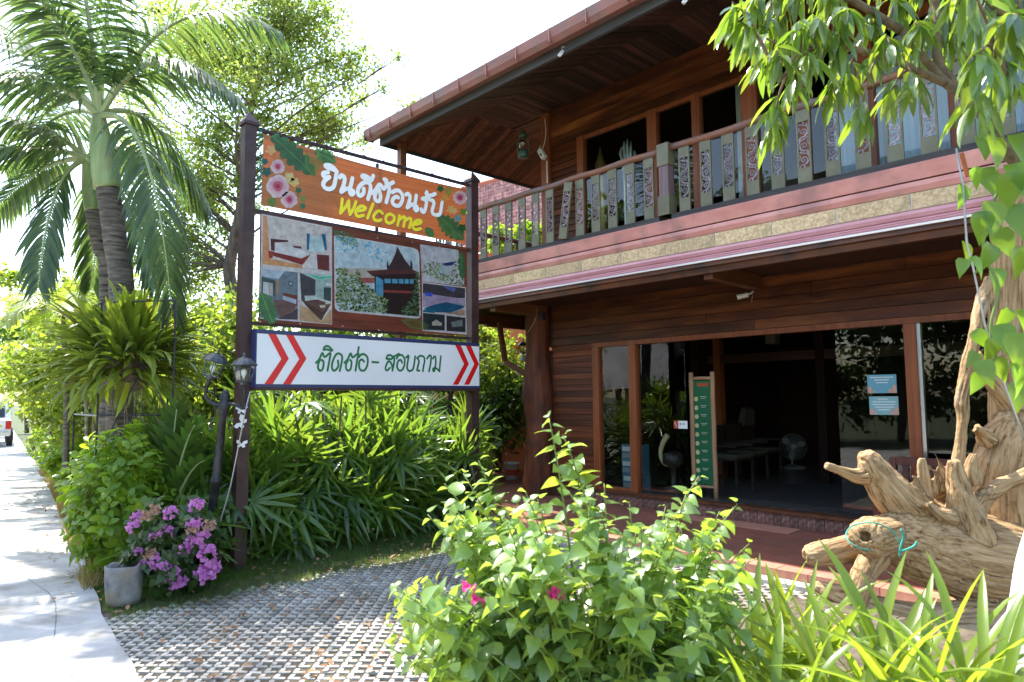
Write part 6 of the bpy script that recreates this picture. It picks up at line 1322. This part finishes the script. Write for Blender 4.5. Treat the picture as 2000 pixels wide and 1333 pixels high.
# hanging lantern far behind the column
lc = on_x(1022, 690, -9.3)
t = thing('hanging_lantern', 'small pale lantern hanging under the side balcony by the column', 'lantern', lc)
lantern(lc, (0, 0, 1), .18, t, 'lantern_body'); MB().lathe(lc-Vector((0, 0, .16)), [(.05, 0), (.06, .04), (.06, .10), (.03, .12)], 10).build('lower_globe', M['plaster'], t, smooth=True)
MB().tube([lc+Vector((0, 0, .22)), Vector((lc.x, lc.y, 3.27))], .004, 5).build('chain', M['iron'], t)
# upper window: silver hand and golden spire
hc = on_y(1226, 345, 8.56)
t = thing('silver_hand', 'tall silver hand sculpture behind the upper left window', 'sculpture', Vector((hc.x, hc.y, 3.806)))
z0 = hc.z; MB().lathe((hc.x, hc.y, 3.806), [(.12, 0), (.10, .1), (.07, .3), (.075, z0-3.806-.1), (.09, z0-3.806+.1)], 14).build('forearm', M['silver'], t, smooth=True)
for dx, h, tl2, r in ((-.085, .50, -.07, .024), (-.035, .58, -.035, .026), (.018, .60, .0, .026), (.068, .54, .045, .024), (.12, .38, .09, .024)):
    MB().tube([(hc.x+dx*.7, hc.y, z0-.05), (hc.x+dx, hc.y, z0+h*.5), (hc.x+dx+tl2*.5, hc.y-.02, z0+h*.8), (hc.x+dx+tl2*.3, hc.y-.01, z0+h)], [.034, r*1.1, r, r*.35], 9).build('finger', M['silver'], t, smooth=True)
gc = on_y(1173, 345, 8.66)
t = MB().lathe((gc.x, gc.y, 3.806), [(.16, 0), (.14, .4), (.16, .5), (.13, gc.z-3.9), (.16, gc.z-3.806), (.08, gc.z-3.7), (.10, gc.z-3.62), (.05, gc.z-3.5), (.012, gc.z-3.3)], 16).build('gilded_spire', M['brass'], None, (gc.x, gc.y, 3.806), smooth=True)
tag(t, 'small gilded spire ornament behind the upper left window', 'ornament')
# posters and sticker on the glass
for k, (a, b_) in enumerate((((1693, 733), (1750, 768)), ((1697, 775), (1754, 811)))):
    p0 = on_y(*a, YW+.022); p1 = on_y(*b_, YW+.022); X0, X1, Za, Zb = p0.x, p1.x+.01, p1.z, p0.z
    t = thing('poster', ['blue notice card taped to the right-hand glass door, upper one', 'pale teal notice card below the blue one on the glass door'][k], 'poster', (X0, YW+.02, Za), 'notices on the glass door')
    yb = YW+.026; MB().box(X0, X1, yb-.0015, yb, Za, Zb).build('card', M['poster' if k == 0 else 'poster2'], t)
    for r_, (u0, u1) in enumerate(((.1, .9), (.25, .75), (.3, .7)) if k == 0 else ((.3, .65), (.12, .9), (.12, .88), (.2, .85), (.3, .7))):
        z = Zb-.035-r_*.03; MB().box(X0+(X1-X0)*u0, X0+(X1-X0)*u1, yb-.0025, yb-.0018, z, z+.009).build('text_line', M['white_paint'], t)
    for u0, u1, h in ((.0, .16, .08), (.17, .27, .035), (.70, .84, .05), (.84, 1.0, .10)):
        x0, x1 = X0+(X1-X0)*u0+.003, X0+(X1-X0)*u1-.003; MB().poly([(x0, yb-.0022, Za+.002), (x1, yb-.0022, Za+.002), (x1-.004, yb-.0022, Za+h*.8), ((x0+x1)/2, yb-.0022, Za+h), (x0+.004, yb-.0022, Za+h*.7)]).build('printed_figure', M['peach'], t)
p0 = on_y(1316, 822, YW+.010); p1 = on_y(1343, 838, YW+.010)
t = thing('door_sticker', 'white and red pull sticker on the left glass door', 'sticker', (p0.x, YW+.008, p1.z))
MB().box(p0.x, p0.x+.075, YW+.0075, YW+.0095, p1.z, p0.z).build('red_panel', M['menu_red'], t); MB().box(p0.x+.076, p1.x, YW+.0075, YW+.0095, p1.z, p0.z).build('white_panel', M['white_paint'], t)
MB().bar((p0.x+.02, YW+.0065, p0.z-.02), (p0.x+.055, YW+.0065, p1.z+.02), .03, .001).build('hand_mark', M['white_paint'], t)
for dx in (.10, .15): MB().lathe((p0.x+dx+.01, YW+.0072, (p0.z+p1.z)/2+.01), [(.016, 0), (.016, .0006)], 12, axis=(0, -1, 0)).build('round_mark', M['grey_plastic'], t)
# menu stand
ms = Vector((-5.28, 8.62, .3))
t = thing('menu_stand', 'green menu banner in a stand of peeled log poles at the doorway', 'menu stand', ms)
for x in (-5.44, -5.10): 
    q = MB(); P = [(x+.012*noise.noise(Vector((x*9, i*.7, 0))), 8.60, .3+i*.175) for i in range(11)]; q.tube(P, [.034+.005*noise.noise(Vector((i, x, 1))) for i in range(11)], 9); q.build('log_pole', M['log'], t, smooth=True)
MB().tube([(-5.46, 8.60, 1.96), (-5.27, 8.60, 1.965), (-5.08, 8.60, 1.96)], .024, 8).build('log_crossbar', M['log'], t, smooth=True)
MB().tube([(-5.44, 8.60, .45), (-5.10, 8.60, .45)], .02, 8).build('log_crossbar', M['log'], t)
MB().box(-5.40, -5.135, 8.596, 8.600, .48, 1.93).build('banner', M['menu_green'], t)
MB().box(-5.34, -5.17, 8.593, 8.5955, 1.85, 1.895).build('red_heading', M['menu_red'], t)
for k in range(10):
    z = 1.72-k*.125; MB().lathe((-5.365, 8.595, z-.05), [(.033, 0), (.033, .002)], 14, axis=(0, -1, 0)).build('dish_picture', M['menu_cream'], t)
    for j, w_ in ((0, .10), (1, .07)): MB().box(-5.25-w_/2, -5.25+w_/2, 8.593, 8.5955, z-.02-j*.022, z-.014-j*.022).build('text_line', M['plaster'], t)
# horn on a stand, blue boxes, white things by the pole
hz = thing('curved_horn', 'pale curved horn standing behind the left glass door', 'ornament', (-5.92, 8.75, .3))
MB().tube(smooth_line([tuple(on_y(x, y, 8.72)) for x, y in ((1304, 850), (1294, 868), (1290, 888), (1296, 905), (1308, 910), (1320, 902))], 6), [.045*(1-.72*i/30) for i in range(31)], 10).build('horn', M['bone'], hz, smooth=True)
MB().lathe((-5.90, 8.78, .3), [(.16, 0), (.17, .05), (.05, .09), (.05, .35), (.16, .42), (.15, .55), (.04, .6)], 14).build('stand', M['rattan'], hz, smooth=True)
for k in range(3):
    z = .302+k*.225; t = thing('water_carton', ['blue carton at the bottom of the stack behind the left pane', 'blue carton in the middle of the stack behind the left pane', 'blue carton on top of the stack behind the left pane'][k], 'carton', (-6.55, 8.7, z), 'blue cartons behind the pane')
    dx = U(-.02, .02); MB().box(-6.72+dx, -6.38+dx, 8.60, 8.85, z, z+.222).build('box', M['blue_box'], t); MB().box(-6.70+dx, -6.40+dx, 8.597, 8.5995, z+.12, z+.19).build('white_label', M['plaster'], t); MB().box(-6.70+dx, -6.40+dx, 8.597, 8.5995, z+.02, z+.09).build('grey_label', M['grey_plastic'], t)
t = MB().lathe((-6.50, 8.72, .977), [(.05, 0), (.055, .02), (.055, .13), (.02, .16), (.02, .2)], 12).build('orange_jar', M['orange'], None, (-6.5, 8.72, .977), smooth=True); tag(t, 'orange jar standing on the blue cartons', 'jar')
# chairs inside
def chair(x, y, rz, label):
    t = thing('rattan_armchair', label, 'chair', (x, y, .3), 'dark chairs inside the lobby'); Rz = Matrix.Translation((x, y, .3)) @ Matrix.Rotation(rz, 4, 'Z')
    def part(nm, m, *bx):
        q = MB(); q.box(*bx); q.v = [tuple(Rz @ Vector(v)) for v in q.v]; q.build(nm, m, t)
    for sx in (-.26, .26):
        for sy in (-.26, .26): part('leg', M['rattan'], sx-.02, sx+.02, sy-.02, sy+.02, 0, .38 if sy < 0 else .85)
        part('arm', M['rattan'], sx-.03, sx+.03, -.28, .28, .58, .61)
    part('seat', M['rattan'], -.28, .28, -.28, .28, .36, .40); part('cushion', M['cushion'], -.25, .25, -.27, .22, .401, .46); part('backrest', M['rattan'], -.28, .28, .24, .28, .45, .92)
for k, (x, y, lb_) in enumerate(((-5.95, 10.5, 'dark armchair with pale cushion nearest the menu stand'), (-6.12, 11.35, 'dark armchair second from the menu stand'), (-6.28, 12.2, 'dark armchair third from the menu stand, before the fan'))): chair(x, y, math.pi/2, lb_)
t = thing('pillow', 'white cushion lying on the back of the third armchair', 'pillow', (-6.5, 12.2, 1.1)); MB().hexa([(-6.62, 12.0, 1.2), (-6.48, 12.0, 1.16), (-6.48, 12.4, 1.16), (-6.62, 12.4, 1.2), (-6.55, 12.05, 1.5), (-6.45, 12.05, 1.45), (-6.45, 12.35, 1.45), (-6.55, 12.35, 1.5)]).build('cover', M['cushion'], t)
# fan
fx = Vector((-6.15, 13.2, .3)); t = thing('standing_fan', 'pedestal fan with round cage in the dark lobby', 'fan', fx)
MB().lathe(fx, [(.24, 0), (.25, .02), (.2, .05), (.05, .07)], 20).build('base', M['fan_plastic'], t, smooth=True); MB().tube([fx+Vector((0, 0, .05)), fx+Vector((0, 0, .30))], .02, 8).build('pole', M['fan_plastic'], t)
fh = fx+Vector((.05, -.05, .42)); ax = Vector((.55, -.8, .1)).normalized(); MB().lathe(fh-ax*.22, [(.05, 0), (.09, .03), (.09, .16), (.05, .19)], 14, axis=ax).build('motor', M['fan_plastic'], t, smooth=True)
cg = MB(); Rm = ax.to_track_quat('Z', 'Y').to_matrix()
for k in range(48):
    a = k*math.pi/24; o = Rm @ Vector((math.cos(a), math.sin(a), 0)); cg.tube([fh+ax*.08+o*.06, fh+ax*.06+o*.2, fh+o*.25, fh-ax*.06+o*.2], .0035, 4, cap=False)
for r in (.25, .18, .12): cg.tube([fh+ax*(0 if r == .25 else .07)+Rm @ Vector((r*math.cos(i*math.pi/12), r*math.sin(i*math.pi/12), 0)) for i in range(25)], .006 if r == .25 else .003, 5)
cg.build('cage', M['fan_plastic'], t)
for k in range(3):
    a = k*2.09; o = Rm @ Vector((math.cos(a), math.sin(a), 0)); o2 = Rm @ Vector((math.cos(a+.7), math.sin(a+.7), 0)); MB().poly([fh+o*.04, fh+o*.2+ax*.03, fh+(o+o2)*.13, fh+o2*.19-ax*.02, fh+o2*.04]).build('blade', M['grey_plastic'], t)
disc(fh+ax*.075, .05, 14, ax, .01).build('badge', M['fan_plastic'], t)
box('carpet', -5.0, 1.5, 8.9, 13.5, .302, .31, M['carpet']); tag(bpy.data.objects['carpet'], 'dark carpet spread over the lobby floor inside the doorway', 'carpet')
box('ceiling_fan_light', -5.0, -4.85, 10.0, 10.15, 2.50, 2.749, M['cushion']); tag(bpy.data.objects['ceiling_fan_light'], 'small unlit box lamp hanging from the lobby ceiling', 'lamp')
# bench
t = thing('garden_bench', 'dark red slatted garden bench under the right-hand window', 'bench', (-1.95, 7.8, .1))
X0, X1 = -2.66, -1.15
for x in (X0, X1-.06):
    box('leg', x, x+.06, 7.98, 8.05, .1, 1.04, M['bench'], t); box('leg', x, x+.06, 7.45, 7.51, .1, .68, M['bench'], t); box('armrest', x-.01, x+.07, 7.42, 7.975, .685, .725, M['bench'], t)
box('top_rail', X0+.062, X1-.062, 7.985, 8.045, .97, 1.05, M['bench'], t); box('lower_rail', X0+.062, X1-.062, 7.99, 8.04, .58, .64, M['bench'], t)
for k in range(11): x = X0+.115+k*.122; box('back_slat', x, x+.062, 8.0, 8.03, .641, .969, M['bench'], t)
for k in range(4): box('seat_slat', X0+.0, X1, 7.46+k*.125, 7.57+k*.125, .50, .525, M['bench'], t)
# bucket and blue dustpan on the side patio
bc = on_z(1000, 936, .085)
t = thing('paint_bucket', 'white plastic bucket with red print on the side patio', 'bucket', bc); MB().lathe(bc, [(.125, 0), (.15, .30), (.16, .30), (.16, .34), (.145, .34)], 18).build('pail', M['white_plastic'], t, smooth=True); MB().lathe(bc, [(.1365, .08), (.1475, .2)], 18).build('red_label', M['menu_red'], t)
bp = on_z(1052, 948, .1); t = thing('dustpan', 'blue and white dustpan leaning by the trunk column', 'dustpan', bp); MB().hexa([bp+Vector(v) for v in ((-.14, 0, 0), (.14, 0, 0), (.14, .03, 0), (-.14, .03, 0), (-.10, .10, .26), (.10, .10, .26), (.10, .12, .26), (-.10, .12, .26))]).build('pan', M['blue_box'], t); MB().tube([bp+Vector((0, .11, .25)), bp+Vector((.02, .2, .6))], .012, 7).build('handle', M['white_plastic'], t)
# ------------------------------------------------------------------ tiled house behind
bh = thing('tiled_house', 'orange house with pink tiled roof behind the balcony', 'house', (-15, 16, 0))
a0 = at(905, 372, 21); b0 = at(1075, 325, 24); c0 = at(1090, 440, 22); d0 = at(905, 488, 19)
nr, nc_ = 17, 36; tilem = MB()
nrm = ((b0-a0).cross(d0-a0)).normalized(); nrm = nrm if nrm.z > 0 else -nrm
def RP(u, v): return a0.lerp(b0, u).lerp(d0.lerp(c0, u), v)
tm = []
for j in range(nr):
    for i in range(nc_):
        p = RP((i+.5)/nc_, (j+.5)/nr); ex = (RP((i+1)/nc_, j/nr)-RP(i/nc_, j/nr)); ey = (RP(i/nc_, (j+1)/nr)-RP(i/nc_, j/nr))
        tm.append(Matrix(((ex.x, ey.x, nrm.x, p.x), (ex.y, ey.y, nrm.y, p.y), (ex.z, ey.z, nrm.z, p.z), (0, 0, 0, 1))))
tt = ([(-.48, -.55, -.02), (0, -.55, .05), (.48, -.55, -.02), (-.48, .5, .05), (0, .58, .14), (.48, .5, .05), (-.48, .5, -.06), (0, .58, .02), (.48, .5, -.06)], [(0, 1, 4, 3), (1, 2, 5, 4), (3, 4, 7, 6), (4, 5, 8, 7)])
merged('roof_tiles', tt, tm, M['far_tile'], bh, kind='stuff')
rf = MB(); rf.hexa([a0-nrm*.15, b0-nrm*.15, c0-nrm*.15, d0-nrm*.15, a0-nrm*.05, b0-nrm*.05, c0-nrm*.05, d0-nrm*.05]); rf.tube([a0, b0], .12, 8); rf.build('roof', M['orange_trim'], bh)
wl_ = MB(); q0, q1 = d0.lerp(a0, .06), c0.lerp(b0, .06); wl_.hexa([Vector((q0.x, q0.y, 0)), Vector((q1.x, q1.y, 0)), Vector((q1.x-2, q1.y+3, 0)), Vector((q0.x-2, q0.y+3, 0)), q0-Vector((0, 0, .35)), q1-Vector((0, 0, .35)), q1+Vector((-2, 3, -.35)), q0+Vector((-2, 3, -.35))]); wl_.build('wall', M['orange_trim'], bh)
MB().bar(d0-Vector((0, 0, .1)), c0-Vector((0, 0, .1)), .06, .2).build('eave_trim', M['orange_trim'], bh)
for k, (px, lb_) in enumerate(((975, 'potted green shrub before the orange house, left'), (1025, 'potted green shrub before the orange house, middle'), (1055, 'potted green shrub before the orange house, right'))):
    c = at(px, 470, 17.0); bush('roof_shrub', lb_, (c.x, c.y, c.z-.6), c, (.35, .35, .45), 350, .15, M['lf_lime'], [T_OVAL], 0, seed=70+k, group='shrubs before the orange house', stems=5)
bxm = at(1010, 520, 17); MB().box(bxm.x-3, bxm.x+3, bxm.y-.6, bxm.y+.6, 0, at(1010, 478, 17).z-.55).build('terrace', M['orange_trim'], bh)
# shed across the path (mirrored in the panes)
sd = thing('tin_shed', 'open shed with corrugated tin roof across the path', 'shed', (-16, -5.5, 0))
cr = MB(); x0, x1 = -19.5, -12.8
for i in range(90):
    xa, xb = x0+(x1-x0)*i/90, x0+(x1-x0)*(i+1)/90; za, zb = .03*(i % 2), .03*((i+1) % 2)
    cr.add([(xa, -4.0, 2.0+za), (xb, -4.0, 2.0+zb), (xb, -6.2, 3.9+zb), (xa, -6.2, 3.9+za)], [(0, 1, 2, 3)]); cr.add([(xa, -6.2, 3.9+za), (xb, -6.2, 3.9+zb), (xb, -8.4, 2.0+zb), (xa, -8.4, 2.0+za)], [(0, 1, 2, 3)])
cr.build('tin_roof', M['zinc'], sd)
for x in (-19, -16, -13.2):
    for y in (-4.2, -8.2): box('post', x-.07, x+.07, y-.07, y+.07, 0, 2.05, M['beam_wood'], sd)
box('back_wall', -19, -13.2, -8.3, -8.22, 0, 2.0, M['beam_wood'], sd)
# ------------------------------------------------------------------ pickup at the end of the path
cp_ = on_z(42, 872, 0); ang = math.atan2(cp_.y-4.0-.02, 1) if False else -.105
ck = thing('pickup_truck', 'white pickup truck parked beside the hedge at the end of the path', 'pickup truck', cp_+Vector((-2.4, -.9, 0)))
Rk = Matrix.Translation(cp_+Vector((-2.4, -1.0, 0))) @ Matrix.Rotation(math.radians(-6), 4, 'Z')
def cpart(nm, m, q, par=None): q.v = [tuple(Rk @ Vector(v)) for v in q.v]; return q.build(nm, m, par or ck)
side = [(-2.5, .45), (2.5, .45), (2.52, 1.02), (.55, 1.05), (.25, 1.70), (-1.1, 1.72), (-1.7, 1.10), (-2.5, .98)]
q = MB(); n = len(side); q.add([(x, -.88, z) for x, z in side]+[(x, .88, z) for x, z in side], [tuple(range(n)), tuple(range(2*n-1, n-1, -1))]+[(i, n+i, n+(i+1) % n, (i+1) % n) for i in range(n)]); body = cpart('body', M['car_white'], q)
cpart('side_window', M['car_glass'], MB().box(-1.0, .2, .882, .888, 1.12, 1.62)); cpart('rear_window', M['car_glass'], MB().hexa([(.56, -.7, 1.1), (.57, -.7, 1.1), (.57, .7, 1.1), (.56, .7, 1.1), (.30, -.68, 1.62), (.31, -.68, 1.62), (.31, .68, 1.62), (.30, .68, 1.62)]))
for y in (-.8, .8): cpart('tail_light', M['tail_red'], MB().box(2.50, 2.54, y-.09, y+.09, .68, .98))
cpart('bumper', M['steel'], MB().box(2.5, 2.66, -.85, .85, .42, .56))
for x in (-1.6, 1.5):
    for y in (-.86, .86):
        wq = cpart('wheel', M['tyre'], MB().lathe((x, y-.1, .36), [(.22, 0), (.36, .02), (.36, .2), (.22, .22)], 20, axis=(0, 1, 0)))
        cpart('rim', M['steel'], MB().lathe((x, y+(.115 if y > 0 else -.115), .36), [(.2, -.01), (.2, .01)], 14, axis=(0, 1, 0)), wq)
# ------------------------------------------------------------------ ground cover
def grass(name, label, pts, h, mat, w=.006, tpl=None):
    Ms = [frame((x, y, z), Vector((U(-.5, .5), U(-.5, .5), 1)), rdir(), (w*90*h*U(.7, 1.2), h*U(.5, 1.3), h)) for x, y, z in pts]
    o = merged(name, ([(-.05, 0, 0), (.05, 0, 0), (.03, .6, .06), (0, 1, .2), (-.03, .6, .06)], [(0, 1, 2, 4), (4, 2, 3)]), Ms, M[mat], None, (-6.7, 3, 0), 'stuff'); return tag(o, label, 'grass')
pts = []
for _ in range(27000):
    y = U(1.5, 6.1); w = .12*noise.noise(Vector((y*1.3, 3, 0))); x = U(-7.4, -6.22-w+.22*abs(random.gauss(0, .6)))
    if edge_y(x)+.02 < y: pts.append((x, y, -.04))
grass('grass_strip', 'low green grass between the paving and the hedge', pts, .07, 'grass', .008)
pts = []
for d, m in pcells:
    c = m.to_translation()
    if noise.noise(Vector((c.x*1.3, c.y*1.3, 7))) > -.12+.5*max(0, min(1, (c.x+6.3)/2.2)) - (.5 if c.x < -6.0 else 0) and random.random() < .6:
        h0 = m @ (E1*.7-E2*.7)
        for _ in range(6): pts.append((h0.x+U(-.022, .022), h0.y+U(-.022, .022), -.03))
grass('paver_grass', 'tufts of grass growing in the paving holes', pts, .042, 'grass', .010)
pts = []
for _ in range(4200):
    x = -U(7.3, 20); y = edge_y(x)-.10+abs(random.gauss(0, .16))
    if noise.noise(Vector((x*.9, 1, 0))) > -.05: pts.append((x, y, .0))
grass('dry_grass', 'dry yellow grass along the edge of the path', pts, .17, 'grass_dry', .006)
Ms = []
for _ in range(850):
    x, y = (U(-7.2, -3.0), U(1.5, 6.0)) if random.random() < .72 else (-U(7, 18), None)
    if y is None: y = edge_y(x)+random.gauss(-.1, .25)
    if y > edge_y(x)-.6: Ms.append(frame((x, y, .012+U(0, .012)), Vector((U(-1, 1), U(-1, 1), U(-.1, .25))), (0, 0, 1), U(.03, .075), U(-.3, .3)))
tag(merged('leaf_litter', T_OVAL, Ms, M['litter'], None, (-6, 3, 0), 'stuff'), 'dry fallen leaves scattered over paving and grass', 'fallen leaves')
